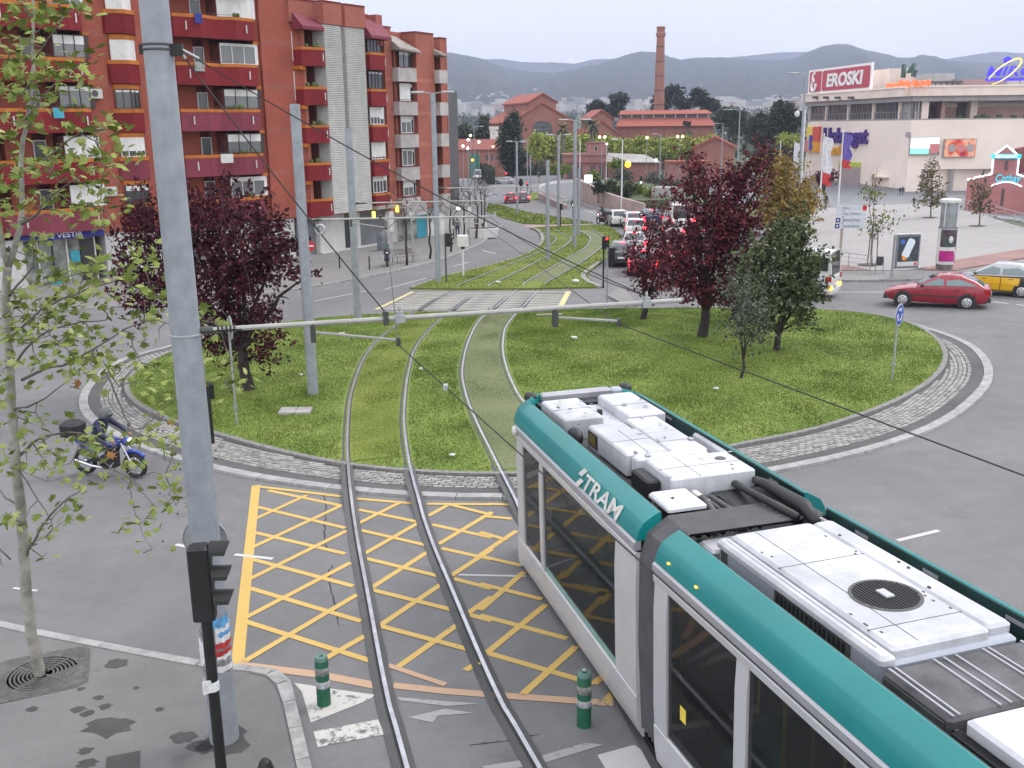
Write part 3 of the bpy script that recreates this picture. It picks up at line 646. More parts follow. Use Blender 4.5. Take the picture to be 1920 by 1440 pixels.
# --------- red block nearest the camera
rng=random.Random(21)
WA=Wall((-14.4,72.7),45)
A=empty('apartment_block',(WA.P0[0],WA.P0[1],0),WA.rz,'tall red brick apartment block with deep red balconies over the blue clothes shop','building')
FL=[17.25,14.36,11.46,8.60,5.72,2.85]
ZT=21.0
bx('wall','brick',A,-3.45,0,-.25,12,1.15,ZT);bx('wall','brick',A,-3.9,-3.45,0,12,1.15,ZT);bx('wall','brick',A,-15.45,-9.95,0,12,1.15,ZT)
bx('corner_strip','brick_light',A,-.26,.02,-.29,-.2,1.15,ZT);bx('wall','brick',A,-26,-21.2,0,12,1.15,ZT)
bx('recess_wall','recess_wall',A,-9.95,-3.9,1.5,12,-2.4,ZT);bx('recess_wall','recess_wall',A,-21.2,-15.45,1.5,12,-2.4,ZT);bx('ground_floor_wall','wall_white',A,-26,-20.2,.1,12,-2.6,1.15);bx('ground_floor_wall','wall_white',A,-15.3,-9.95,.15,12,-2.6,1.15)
bx('ground_floor_wall','door_grey',A,-9.95,.6,.9,12,-2.6,1.15);bx('ground_floor_wall','wall_white',A,-3.3,-1.6,.0,.9,-2.6,1.1);bx('ground_floor_wall','wall_white',A,-8.8,-5.2,.1,.9,-2.6,1.1)
for z in FL:
 for x0,x1,y in((-3.4,-.27,-.253),(-15.4,-14.1,-.003),(-12.0,-10,-.003)):bx('brick_band','brick_pale',A,x0,x1,y,y+.05,z-1.55,z-1.2)
bx('drain_pipe','trim_orange',A,-15.5,-15.44,-.1,-.04,1.2,ZT)
for k,z in enumerate(FL):
 pl=[(-14.05,0),(-13.95,-.2),(-13.0,-.72),(-12.12,-.2),(-12.02,0)];pi=[(-13.85,0),(-13.8,-.15),(-13.0,-.6),(-12.25,-.15),(-12.2,0)]
 m=MB();slab(m,pl,.2,z-1.38,z-.24);b=m.build('bay_panel',MATS['panel_rose' if k==4 else 'panel_red'],A)
 m=MB();slab(m,[(p[0]*1.0-(.03 if p[0]<-13 else -.03),p[1]-.03)for p in pl],.2,z-.24,z);m.build('bay_sill',MATS['trim_orange'],A)
 m=MB();slab(m,pi,.2,z-1.72,z-1.42);m.build('bay_lintel',MATS['trim_orange'],A)
 fr='window_dark' if k in(3,5)else 'window_white';bl=[.5,1,1,.12,.72,.3][k];zt,zb=z-1.72+2.89,z
 m=MB()
 for a,b2 in((pi[1],pi[2]),(pi[2],pi[3])):
  a,b2=np.array(a),np.array(b2);d=(b2-a);l=np.linalg.norm(d);d/=l;ang=math.atan2(d[1],d[0])
  h=empty('window',(a[0],a[1],0),ang);h.parent=A
  h2=window(h,0,l,.06,zb+.003,zt-.003,fr,bl,2);
  for o in[h2]:o.name='window_frame'
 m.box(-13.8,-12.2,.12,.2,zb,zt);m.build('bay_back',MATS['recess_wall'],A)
BALP=[(-9.95,0),(-9.9,-.75),(-8.2,-1.1),(-6.9,-.6),(-5.7,-1.05),(-4.2,-.8),(-3.88,0)]
BALQ=[(-21.2,0),(-21.1,-.8),(-19.0,-1.05),(-17.6,-.7),(-16.4,-1.0),(-15.6,-.7),(-15.45,0)]
for st,PL in((0,BALP),(1,BALQ)):
 for k,z in enumerate(FL):
  pm='panel_rose' if(k in(3,4)and st==0)or k==5 else 'panel_red'
  m=MB();wallstrip(m,PL,z-1.38,z-.2,.12);bal=m.build('balcony_panel',MATS[pm],A)
  m=MB();wallstrip(m,[(p[0],p[1]-.02)for p in PL],z-.2,z,.17);m.build('balcony_rail',MATS['trim_orange'],A)
  m=MB();slab(m,[(p[0],p[1]+.1)for p in PL],1.5,z-1.36,z-1.2);m.build('balcony_slab',MATS['recess_wall'],A)
  for q in(1,5):
   a=np.array(PL[q]);b2=np.array(PL[q+1]if q<5 else PL[q-1]);c=a+(b2-a)*.45;MB().cbox((c[0],c[1]-.06,z-.7),(.07,.06,.52)).build('white_strip',MATS['wall_white'],bal)
  f0,f1=(PL[3][0]+.35,PL[5][0]+.25)
  zt=z+1.32;fr=['window_white','window_white','window_white','window_dark','window_dark','window_white'][(k+st)%6]
  window(A,f0,f1,-.25,z+.02,zt,fr,[.9,1,.1,.35,.4,.2][(k+2*st)%6],3,'pane_light');bx('bay_side','window_white' if fr=='window_white' else 'window_dark',A,f1+.002,f1+.25,-.2,.4,z+.02,zt);bx('bay_core','recess_wall',A,f0,f1,-.15,1.5,z-1.18,zt)
  bx('lintel_band','trim_orange',A,f1-.1,f1+.32,-.28,.4,zt+.002,zt+.2)
  d0=PL[2][0]+.35;window(A,d0,d0+.75,.9,z-1.19,z+1.1,'window_white',.0,1,'pane',.1,'balcony_door');bx('brick_pier','brick',A,d0-1.6,d0-.05,.8,1.5,z-1.19,z+1.6);bx('brick_pier','brick',A,d0+.8,d0+1.25,.95,1.5,z-1.19,z+1.6)
  m=MB()
  for i in range(2,5):m.tube([(PL[i][0],PL[i][1]+.1,z),(PL[i][0],PL[i][1]+.1,z+.12)],.012,5)
  m.tube([(PL[2][0],PL[2][1]+.1,z+.12),(PL[3][0],PL[3][1]+.1,z+.12),(PL[4][0],PL[4][1]+.1,z+.12)],.014,5);m.build('handrail',MATS['dark_grey'],A)
  if rng.random()<.5:m=MB();[m.ell((PL[4][0]+rng.uniform(-.3,.5),PL[4][1]+.25,z+.12),(.16,.14,.18),6,4)for _ in range(3)];m.build('balcony_plant',MATS['sage_leaf'],A)
for u_,y_,z_ in((-10.6,0,12.3),(-15.0,0,9.2),(-14.75,0,3.4),(-10.5,0,6.4),(-9.0,.8,10.9),(-6.2,.8,5.1),(-19.5,1.4,8.2)):
 m=MB();m.bev(u_-.38,u_+.38,y_-.32,y_-.02,z_,z_+.55,.03);ac=m.build('air_conditioner',MATS['louver_white'],A);m=MB();m.lathe([(.2,-.01),(.2,0),(.02,0)],14,0,(u_-.1,y_-.33,z_+.28),ax='y');m.build('fan_grille',MATS['dark_grey'],ac)
for k,(u_,z_,w_,mt_)in enumerate(((-8.9,11.46,.7,'shop_inside'),(-7.6,5.72,.9,'wall_white'),(-18.6,14.36,.8,'trim_orange'),(-18.0,8.6,.6,'cyan_box'),(-8.6,14.36,.5,'shop_blue'))):m=MB();m.box(u_,u_+w_,-1.16,-1.13,z_-.55,z_+.03);m.build('laundry',MATS[mt_],A)
bx('shop_front','shop_inside',A,-20.2,-15.9,.55,1.4,-1.9,1.0)
for i in range(6):x=-20.2+i*.86;bx('shop_mullion','window_white' if i%2 else 'shop_dark',A,x,x+.07,.42,.55,-1.9,.95)
bx('shop_step','wall_white',A,-20.6,-15.7,-.1,.55,-2.4,-1.88);bx('shop_door','shop_dark',A,-16.7,-15.95,.45,.55,-1.85,.8);bx('blue_crate','cyan_box',A,-18.75,-18.2,.2,.4,-1.87,-1.45);bx('shop_poster','cyan_box',A,-17.4,-16.85,.43,.5,-.5,.2)
sg=MB().box(-20.45,-15.55,-.42,-.3,1.05,1.78).build('shop_sign_board',MATS['shop_blue']);sg.location=A.location;sg.rotation_euler=A.rotation_euler;sg.name='shop_sign'
tag(sg,'blue shop fascia with white lettering under the rose balcony of the red block','sign');mat('letter_white',(.72,.72,.72),.5,var=0)
text_on('lettering','DE VESTIR',MATS['letter_white'],sg,-18.0,-.43,1.28,2.3,.3,.012,.01);text_on('lettering','CONFECCIONS',MATS['letter_white'],sg,-18.2,-.43,1.62,1.9,.16,.012)
s2=MB().box(-24,-20.7,-.05,.08,.45,1.0).build('shop_sign',MATS['wall_white']);s2.location=A.location;s2.rotation_euler=A.rotation_euler;tag(s2,'white shop fascia with purple letters at the frame edge beside the blue one','sign')
mat('letter_purple',(.10,.02,.12),.5,var=0);text_on('lettering','LA',MATS['letter_purple'],s2,-21.15,-.06,.72,.5,.3,.012,.01)
# --------- red block with white louvred shafts
WB=Wall((-14,72.7),31)
B=empty('apartment_block',(WB.P0[0],WB.P0[1],0),WB.rz,'red brick apartment block with two white louvred shafts between its balconies','building')
FB=[12.78,10.15,7.55,4.95,2.4]
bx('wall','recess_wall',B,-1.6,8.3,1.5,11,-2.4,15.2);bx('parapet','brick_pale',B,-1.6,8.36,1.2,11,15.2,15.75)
top=[(-1.5,.2),(.75,-.15),(.9,-.78),(2.85,-.78),(3.12,-.3),(3.3,-.72),(5.4,-.85),(5.75,-.3),(5.9,.1)]
m=MB();slab(m,top,1.4,14.4,15.85);m.build('parapet',MATS['brick_pale'],B);m=MB();slab(m,[(p[0],p[1]-.04)for p in top],1.3,15.85,15.95);m.build('coping',MATS['panel_red'],B)
bx('wall','brick_pale',B,7.6,8.36,-.1,1.5,13.4,15.6);bx('chimney_pot','panel_red',B,-.1,.3,1.0,1.4,15.95,16.6)
for nm,pl,in(('shaft',[(.85,.2),(.95,-.7),(2.78,-.7),(3.02,-.1)]),('shaft',[(3.2,-.1),(3.32,-.62),(5.32,-.76),(5.85,.1)])):
 m=MB();slab(m,[(p[0],p[1]+.06)for p in pl],.3,1.2,14.38);sh=m.build('louvre_shaft',MATS['louver_white'],B);m=MB()
 z=1.25
 while z<14.3:
  for i in range(len(pl)-1):
   a,b2=np.array(pl[i]),np.array(pl[i+1]);d=(b2-a)/np.linalg.norm(b2-a);o=np.array([d[1],-d[0]])
   P=[]
   for h,e in((0,.05),(.03,.05),(.075,0),(.045,0)):
    P.append((h,e))
   Q=[(p[0]+o[0]*(e-.02),p[1]+o[1]*(e-.02),z+h)for p in(a,b2)for h,e in P]
   m.add(Q,[(0,4,5,1),(1,5,6,2),(3,7,4,0)])
  z+=.125
 tag(m.build('louvre_slat',MATS['louver_white'],sh),kind='stuff')
bx('wall','recess_wall',B,.86,5.84,.31,1.49,1.2,14.38);bx('drain_pipe','panel_rose',B,3.06,3.17,-.32,-.2,1.2,14.4)
for k,z in enumerate(FB):
 m=MB();pl=[(-1.2,.3),(-1.1,-.35),(.3,-.85),(.88,-.75)];wallstrip(m,pl,z-1.25,z-.18,.1);b=m.build('balcony_panel',MATS['panel_red'],B)
 m=MB();wallstrip(m,[(p[0],p[1]-.02)for p in pl],z-.18,z,.14);m.build('balcony_rail',MATS['trim_orange'],B);MB().cbox((.55,-.86,z-.65),(.07,.05,.5)).build('white_strip',MATS['wall_white'],b)
 bx('balcony_slab','recess_wall',B,-1.1,.86,-.3,1.5,z-1.24,z-1.1);bx('beam_end','trim_orange',B,-1.25,-.7,-.3,.3,z-1.5,z-1.26);window(B,-1.25,-.85,.4,z-.9,z+1.0,'window_white',0,1,'pane')
 if k<4:m=MB();[m.ell((rng.uniform(-.8,.5),-.35,z+.1),(.16,.16,.16+.1*rng.random()),6,4)for _ in range(4)];m.build('balcony_plant',MATS['sage_leaf'],B)
 pl=[(5.8,.2),(5.85,-.75),(7.55,-.85),(8.25,.1)];m=MB();wallstrip(m,pl,z-1.25,z-.18,.1);b=m.build('balcony_panel',MATS['panel_red'],B);m=MB();wallstrip(m,[(p[0],p[1]-.02)for p in pl],z-.18,z,.14);m.build('balcony_rail',MATS['trim_orange'],B)
 MB().cbox((7.75,-.72,z-.65),(.07,.05,.5)).build('white_strip',MATS['wall_white'],b);slb=MB();slab(slb,[(p[0],p[1]+.1)for p in pl],1.5,z-1.24,z-1.1);slb.build('balcony_slab',MATS['recess_wall'],B)
 fr=['window_dark','window_dark','window_white','window_white','window_white'][k]
 window(B,6.1,7.3,-.3,z+.01,z+1.3,fr,[.2,.1,.6,.9,.3][k],3,'pane');window(B,7.36,8.1,-.05,z+.01,z+1.3,fr,[.2,.1,.7,.9,.3][k],1,'pane');bx('bay_core','recess_wall',B,6.1,8.2,-.02,1.5,z-1.1,z+1.36)
m=MB();m.hexa([(5.8,-1.05,13.75),(8.3,-1.0,13.75),(8.3,.2,13.75),(5.8,.2,13.75),(5.8,-1.05,13.95),(8.3,-1.0,13.95),(8.2,.1,15.2),(5.9,.1,15.2)]);m.build('canopy',MATS['panel_rose'],B);m=MB();m.hexa([(-1.3,-.8,13.9),(.8,-.9,13.9),(.8,.2,13.9),(-1.3,.2,13.9),(-1.3,-.8,14.1),(.8,-.9,14.1),(.8,.1,14.9),(-1.3,.1,15.0)]);m.build('canopy',MATS['panel_rose'],B)
for x0,x1,mt_,y in((-1.5,.3,'door_grey',.6),(.3,3.1,'wall_white',.2),(3.1,4.3,'shop_dark',.5),(4.3,5.0,'wall_white',.25),(5.0,8.3,'door_grey',.5)):bx('ground_floor_wall',mt_,B,x0,x1,y,1.48,-2.5,1.15)
bx('doorway_step','wall_white',B,.2,8.3,-.1,.18,-2.4,-1.55);bx('soffit','panel_red',B,-1.2,8.3,-.7,1.5,1.15,1.2);bx('awning','canopy_grey',B,5.6,7.9,-1.1,.45,1.2,1.45)
mat('amber_lamp',(1,.45,.05),.4,var=0,emit=3.0,ecol=(1,.45,.04));mat('green_lamp',(.7,1,.1),.4,var=0,emit=2.2,ecol=(.75,1,.1))
o=MB().bev(-.08,.08,-.12,.12,.1,.65,.03).build('lit_shop_sign',MATS['green_lamp']);o.location=[*(WB.P0+WB.d*5.3+WB.n*.9)[:2],.45];o.rotation_euler=(0,0,WB.rz);tag(o,'glowing yellow green shop sign hanging under the louvred block','sign')
o=MB().bev(-.08,.08,-.14,.14,.1,.62,.03).build('lit_shop_sign',MATS['amber_lamp']);o.location=[*(WB.P0+WB.d*8.0+WB.n*1.1)[:2],.75];o.rotation_euler=(0,0,WB.rz);tag(o,'glowing amber shop sign hanging at the end of the grey awning','sign')
# --------- red block with grey balconies
Cb=empty('apartment_block',(WB.P0[0],WB.P0[1],0),WB.rz,'red brick apartment block with pale grey balconies beside the mountain view','building')
FC=[11.9,9.35,6.85,4.3,1.9]
bx('wall','recess_wall',Cb,8.42,16.5,1.4,10,-2.5,14.0);bx('wall','brick_pale',Cb,8.42,9.3,-.15,1.4,1.0,14.75);bx('wall','brick_pale',Cb,12.05,14.45,-.5,1.4,1.0,14.6);bx('wall','brick_pale',Cb,15.7,16.6,-.3,10,1.0,14.4);bx('parapet','brick_pale',Cb,9.3,12.05,.9,1.4,13.6,14.65);bx('corner_strip','brick_light',Cb,16.5,16.64,-.34,.2,1.0,14.42);bx('corner_strip','brick_light',Cb,14.3,14.47,-.54,-.3,1.0,14.62)
bx('coping','panel_rose',Cb,8.4,9.32,-.2,1.4,14.75,14.85);bx('coping','panel_rose',Cb,12.0,14.5,-.55,1.4,14.6,14.7);bx('coping','panel_rose',Cb,15.65,16.65,-.35,10,14.4,14.5)
for k,z in enumerate(FC):
 for x0,x1,y in((8.42,9.3,-.153),(12.05,14.3,-.503),(15.7,16.5,-.303)):bx('brick_band','brick_light',Cb,x0,x1,y,y+.05,z-1.05,z-.8);
 pl=[(9.3,.1),(9.35,-.7),(11.5,-.9),(12.05,-.3)];m=MB();wallstrip(m,pl,z-1.1,z-.06,.1);m.build('balcony_panel',MATS['panel_grey'],Cb);m=MB();wallstrip(m,[(p[0],p[1]-.02)for p in pl],z-.06,z,.14);m.build('balcony_rail',MATS['panel_rose'],Cb);m=MB();slab(m,[(p[0],p[1]+.1)for p in pl],1.4,z-1.09,z-.95);m.build('balcony_slab',MATS['recess_wall'],Cb)
 window(Cb,10.0,11.35,-.25,z+.02,z+1.35,['window_dark','window_white','window_white','window_white','window_white'][k],[.3,.95,.35,.1,.5][k],2,'pane_light');window(Cb,11.4,11.95,-.05,z+.02,z+1.35,['window_dark','window_dark','window_white','window_white','window_white'][k],.2,1,'pane');bx('bay_core','brick_pale',Cb,9.75,12.05,-.02,1.4,z-.95,z+1.43)
 pl=[(14.45,.1),(14.5,-1.0),(15.6,-1.05),(15.7,-.1)];m=MB();wallstrip(m,pl,z-1.1,z-.06,.1);m.build('balcony_panel',MATS['panel_grey'],Cb);m=MB();slab(m,[(p[0],p[1]+.1)for p in pl],1.4,z-1.09,z-.95);m.build('balcony_slab',MATS['recess_wall'],Cb)
 window(Cb,14.6,15.5,.2,z-.9,z+1.2,'window_dark',0,2,'pane')
m=MB();m.hexa([(9.25,-1.0,13.15),(12.15,-.95,13.0),(12.05,.4,13.0),(9.3,.4,13.15),(9.25,-1.0,13.3),(12.15,-.95,13.15),(11.2,.8,14.3),(9.4,.8,14.45)]);m.build('canopy',MATS['canopy_grey'],Cb);m=MB();m.hexa([(14.4,-1.2,13.0),(15.7,-1.1,12.9),(15.7,.4,12.9),(14.4,.4,13.0),(14.4,-1.2,13.15),(15.7,-1.1,13.05),(15.5,.6,13.8),(14.5,.6,13.9)]);m.build('canopy',MATS['canopy_grey'],Cb)
for x0,x1,mt_,y in((8.4,9.6,'wall_white',.2),(9.6,12.6,'shop_inside',.4),(12.6,14.0,'cyan_box',.45),(14.0,16.5,'wall_white',.3)):bx('ground_floor_wall',mt_,Cb,x0,x1,y,1.4,-2.6,.95)
bx('fascia','panel_grey',Cb,9.4,12.2,-1.0,.2,.35,1.3);bx('doorway_step','wall_white',Cb,8.4,16.5,-.1,.2,-2.5,-1.75)
WD=Wall((-10.4,112),8);D=empty('apartment_block',(WD.P0[0],WD.P0[1],0),WD.rz,'blue grey block with stacked balconies peeping out behind the red ones','building')
WDn=empty
bx('wall','dark_grey',D,0,30,.9,12,-3,12.0);mat('balcony_grey',(.20,.215,.245),.6,var=.1,scale=1);mat('awning_orange',(.35,.16,.03),.7,var=.15)
for z in(9.2,5.9,2.6,-.7):
 bx('balcony_panel','balcony_grey',D,1.5,6,-1.6,-1.52,z,z+1.7);bx('balcony_panel','balcony_grey',D,1.5,1.58,-1.52,.9,z,z+1.7);bx('balcony_slab','concrete',D,1.5,6,-1.5,.9,z-.15,z);window(D,2.2,5.2,.88,z+.1,z+2.6,'window_white',.3,3)
bx('awning','awning_orange',D,1.6,5.5,-1.4,.9,11.2,11.35)
# --------- shopping centre
mat('mall_wall',(.86,.74,.66),.8,var=.05,scale=.12,dirt=.06);mat('mall_wall_rose',(.60,.38,.34),.8,var=.08,scale=.2,dirt=.1);mat('mall_trim',(.80,.67,.59),.75,var=.06,scale=.3,dirt=.12);mat('mall_grey',(.34,.32,.32),.6,var=.08,scale=.5,dirt=.1);glass('mall_glass',(.075,.085,.085),.12);mat('mall_dark',(.10,.075,.075),.7,var=.15)
Pm0,Pm1=W(1508,337),W(1725,363)
WM=Wall(Pm0[:2],math.degrees(math.atan2(Pm1[0]-Pm0[0],Pm1[1]-Pm0[1])))
M=empty('shopping_centre',(WM.P0[0],WM.P0[1],0),WM.rz,'large pale pink shopping centre with a glazed gallery under its roof','building')
mu=lambda px,py,o=0:WM(px,py,o)
zr,zp,zf,zw,zb=mu(1600,173)[1],mu(1600,187)[1],mu(1600,195.5)[1],mu(1600,227)[1],-7.2
uG=mu(1709,230)[0];c=WM.P0+WM.d*uG
WN=Wall(c[:2],91);nu=lambda px,py,o=0:WN(px,py,o)
N=empty('entrance_wing',(uG,0,0),WN.rz-WM.rz);N.parent=M
uE=nu(1935,300)[0]+30;zsof=nu(1800,317)[1];uD=nu(1727,330)[0]
bx('wall','mall_wall',M,0,uG,0,30,zb,zw);bx('roof_deck','mall_grey',M,0,uG,.0,30,zw,zw+.3);bx('fascia','mall_grey',M,-.6,uG-.3,-.8,4,zf,zp);bx('parapet','mall_trim',M,-1.2,uG-.6,-1.6,30,zp,zr);bx('coping','mall_wall',M,-1.4,uG-.7,-1.8,30,zr,zr+.35)
bx('wall','mall_wall',N,0,uD,0,40,zb,zsof);bx('wall','mall_wall',N,0,uE,0.003,40,zsof,zw);bx('entrance_recess','mall_grey',N,uD,uE,9,40,zb,zsof);bx('roof_deck','mall_grey',N,0,uE,.0,40,zw,zw+.3);bx('fascia','mall_grey',N,-.4,uE,-.8,4,zf,zp);bx('parapet','mall_trim',N,-.8,uE,-1.6,40,zp,zr+.02);bx('coping','mall_wall',N,-.9,uE,-1.8,40,zr+.02,zr+.35)
us=[0.0]+[mu(p,215)[0]for p in(1547,1588,1635,1684)]+[uG-.3]
bx('gallery_wall','mall_grey',M,0,uG,1.2,1.5,zw+.3,zf)
def gallery(T_,a,b_,post):
 window(T_,a+.15,b_-.15,1.0,zw+.35,zf-.05,'mall_grey',0,4,'mall_glass',.3)
 if post:MB().box(a-.3 if a else .0,a+.14,.1,.9,zw+.3,zf).build('gallery_post',MATS['mall_wall'],T_)
 m=MB()
 for j in range(9):x=a+.4+(b_-a-.8)*j/8;m.box(x-.06,x+.06,.35,.42,zw+.3,zw+1.7)
 m.box(a+.3,b_-.3,.34,.44,zw+1.7,zw+1.8);m.build('gallery_rail',MATS['mall_grey'],T_)
for i in range(5):gallery(M,us[i],us[i+1],True)
u8=nu(1728,215)[0];gallery(N,0.2,u8,False);bx('gallery_wall','mall_grey',N,0,u8,1.2,30,zw+.3,zf)
bx('gallery_post','mall_trim',N,u8,nu(1741,215)[0],.1,30,zw+.3,zf)
bx('terrace_wall','mall_wall_rose',N,nu(1741,215)[0],uE,6,40,zw+.3,zf);bx('terrace_post','mall_wall_rose',N,nu(1774,210)[0],nu(1781,210)[0],2.5,6,zw+.3,zf);bx('terrace_opening','mall_dark',N,nu(1743,220)[0],nu(1772,220)[0],5.6,5.99,zw+.3,zw+3.2);bx('terrace_opening','mall_dark',N,nu(1815,220)[0],nu(1832,220)[0],5.6,5.99,zw+.3,zw+3.4);bx('terrace_box','mall_wall',N,nu(1832,220)[0],nu(1845,220)[0],3.5,6,zw+.3,zf);bx('terrace_band','mall_trim',N,nu(1741,215)[0]+.01,uE,5.7,5.98,zf-1.2,zf-.3)
pm=MB();r_=random.Random(4);[pm.ell((r_.uniform(u8+6,uE-14),1.0,zw+.5),(.8,.5,.3+.4*r_.random()),6,4)for _ in range(22)];tag(pm.build('planter_greenery',MATS['sage_leaf'],N),kind='stuff')
bx('plinth','concrete',M,0,uG-.2,-.15,-.002,zb,zb+.9)
for k,(a,b_)in enumerate(((1742,1772),(1792,1822),(1826,1850))):bx('shop_glazing','mall_dark',N,nu(a,345)[0],nu(b_,345)[0]+3,8.6,8.99,zb,zsof-2.5)
mat('shop_white',(.7,.72,.8),.5,var=.4,scale=.7,emit=.5,ecol=(.8,.85,1));mat('shop_neon_blue',(.03,.06,.5),.5,var=.3,scale=.5,emit=.25,ecol=(.1,.2,1))
for px,mt_,h in((1752,'shop_neon_blue',3.2),(1760,'shop_white',2.2),(1767,'shop_neon_blue',2.6),(1798,'shop_neon_blue',3.6),(1806,'shop_white',3.0)):u=nu(px,345)[0];bx('shop_display',mt_,N,u,u+1.2,8.3,8.55,zb+.3,zb+.3+h)
for px,y_ in((1785,.6),(1731,.6)):m=MB();m.lathe([(.5,zb),(.5,zsof+.1)],12,0,(nu(px,340)[0],y_,0));m.build('entrance_column',MATS['concrete'],N)
bx('door_canopy','mall_trim',M,mu(1639,330)[0],mu(1667,330)[0],-1.2,0,mu(1650,330)[1]-.3,mu(1650,330)[1]);bx('door_side','mall_trim',M,mu(1639,340)[0],mu(1639,340)[0]+.5,-.8,0,zb,mu(1650,330)[1]-.3);bx('vent','mall_grey',M,mu(1700,253)[0],mu(1708,253)[0],-.25,0,mu(1704,257)[1],mu(1704,248)[1])
for px in(1530,1550,1572,1597):u,z=mu(px,178,2.0);MB().cbox((u,-2.2,z-.6),(1.4,.9,.5)).build('spotlight',MATS['dark_grey'],M)
for px0,px1,py,mt_,d,T_,f_ in((1636,1668,132,'mall_trim',6,M,mu),(1668,1700,150,'louver_white',14,M,mu),(1740,1790,138,'louver_white',12,N,nu),(1795,1806,148,'mall_grey',9,N,nu),(1808,1888,149,'mall_wall_rose',8,N,nu),(1889,1960,148,'mall_trim',9,N,nu)):
 u0,z1=f_(px0,py,-d);u1=f_(px1,py,-d)[0];bx('roof_plant_room',mt_,T_,u0,u1,d,d+6,zr,z1)
for px in(1790,1758):u,z=nu(px,165,-1);m=MB();m.box(u-1.4,u+1.8,1.5,3.5,zr+.9,zr+1.3);[m.box(u+k,u+k+.15,2.3,2.5,zr,zr+.9)for k in(-1.1,0,1.2)];m.build('roof_vent',MATS['mall_dark'],N)
def msign(name,label,px0,px1,out,cat='sign'):
 Q_=WM if px1<1709 or px0<1700 else WN
 u0,u1=Q_(px0,200,out)[0],Q_(px1,200,out)[0];c=Q_.P0+Q_.d*(u0+u1)/2+Q_.n*out
 o=empty(name,(c[0],c[1],0),Q_.rz,label,cat);return o,u1-u0,(u0+u1)/2
mat('sign_red',(.50,.055,.085),.5,var=.04);mat('sign_white',(.85,.85,.85),.5,var=.03);mat('sign_violet',(.055,.018,.20),.5,var=.05);mat('sign_amber',(.75,.35,.02),.5,var=.05);mat('sign_yellow',(.80,.60,.08),.5,var=.05);mat('sign_scarlet',(.65,.09,.06),.5,var=.05);mat('sign_pink',(.62,.22,.22),.5,var=.05);mat('sign_green',(.06,.12,.09),.5,var=.05)
mat('neon_orange',(.8,.12,.05),.5,var=0,emit=.7,ecol=(1,.16,.05));mat('neon_blue',(.05,.03,.6),.5,var=0,emit=.42,ecol=(.10,.06,1));mat('neon_yellow',(.9,.8,.2),.5,var=0,emit=.55,ecol=(1,.82,.2));mat('neon_cyan',(.05,.5,.6),.5,var=0,emit=.55,ecol=(.02,.55,.75));mat('neon_white',(.9,.95,1),.5,var=0,emit=1.3,ecol=(.85,.93,1))
s,wd,uc=msign('roof_sign','big red and white roof billboard reading EROSKI on the shopping centre',1513,1629,1.5);zA,zB=mu(1570,126,1.5)[1],mu(1570,173,1.5)[1]
zc,hh=(zA+zB)/2,zA-zB
def rrect(x0,x1,z0,z1,r,n=5):
 P=[]
 for cx_,cz_,a0 in((x1-r,z0+r,-90),(x1-r,z1-r,0),(x0+r,z1-r,90),(x0+r,z0+r,180)):P+=[(cx_+r*math.cos(math.radians(a0+90*i/n)),cz_+r*math.sin(math.radians(a0+90*i/n)))for i in range(n+1)]
 return P
MB().prism(rrect(-wd/2,wd/2,zB,zA+.1,.2),0,.5,0,'y').build('board',MATS['sign_white'],s)
MB().prism(rrect(-wd*.25,wd/2-.5,zB+.55,zA-.45,.6),-.12,0,0,'y').build('name_panel',MATS['sign_red'],s);MB().prism(rrect(-wd/2+.9,-wd*.27,zB+.5,zA-.4,.3),-.12,0,0,'y').build('emblem_panel',MATS['sign_red'],s)
text_on('lettering','EROSKI',MATS['sign_white'],s,wd*.112,-.2,zc+.05,wd*.56,hh*.55,.06,.035,.08)
m=MB();m.torus((-wd*.385,-.22,zc-hh*.17),hh*.2,hh*.07,14,6,0,'y',math.radians(95),math.radians(385));m.torus((-wd*.38,-.22,zc+hh*.2),hh*.15,hh*.06,12,6,0,'y',math.radians(70),math.radians(280));m.build('emblem',MATS['sign_white'],s)
s,wd,uc=msign('roof_sign','green number 14 over orange neon multicines lettering on the roof edge',1662,1743,.5);z1,z0=mu(1690,121,.5)[1],mu(1700,145,.5)[1]
text_on('number','14',MATS['sign_green'],s,-wd*.02,0,(z1+z0)/2,wd*.33,z1-z0,.25,.03);z1,z0=mu(1700,149,.5)[1],mu(1700,164,.5)[1];text_on('lettering','multicines',MATS['neon_orange'],s,0,-.3,(z1+z0)/2,wd,(z1-z0),.2,.02);m=MB();[m.box(-wd*.4+k*wd*.16,-wd*.4+k*wd*.16+.15,.2,.4,zr,z0+.3)for k in range(6)];m.build('support',MATS['mall_grey'],s)
s,wd,uc=msign('roof_sign','blue neon roof lettering MIRO circled by a yellow neon swoosh',1843,1935,1.0);z1,z0=nu(1880,124,1)[1],nu(1880,143,1)[1]
text_on('lettering','MIRO',MATS['neon_blue'],s,0,0,(z1+z0)/2,wd,z1-z0,.12,.012,.2);MB().box(-wd/2,wd/2,-.1,.2,z0-.9,z0-.3).build('underline',MATS['neon_blue'],s);ud,zd=nu(1889,113,1);m=MB();m.lathe([(.05,-.25),(.75,-.25),(.75,.25),(.05,.25)],14,0,(ud-uc,0,zd),ax='y');m.build('dot',MATS['neon_blue'],s)
m=MB();pts=[]
for i in range(40):
 t=math.radians(-150+300*i/39);ca,sa=math.cos(math.radians(-36)),math.sin(math.radians(-36));x_,y_=38*math.cos(t),11*math.sin(t)
 u_,z_=nu(1884+x_*ca-y_*sa,134+x_*sa+y_*ca,1.4);pts.append((u_-uc,-.4,z_))
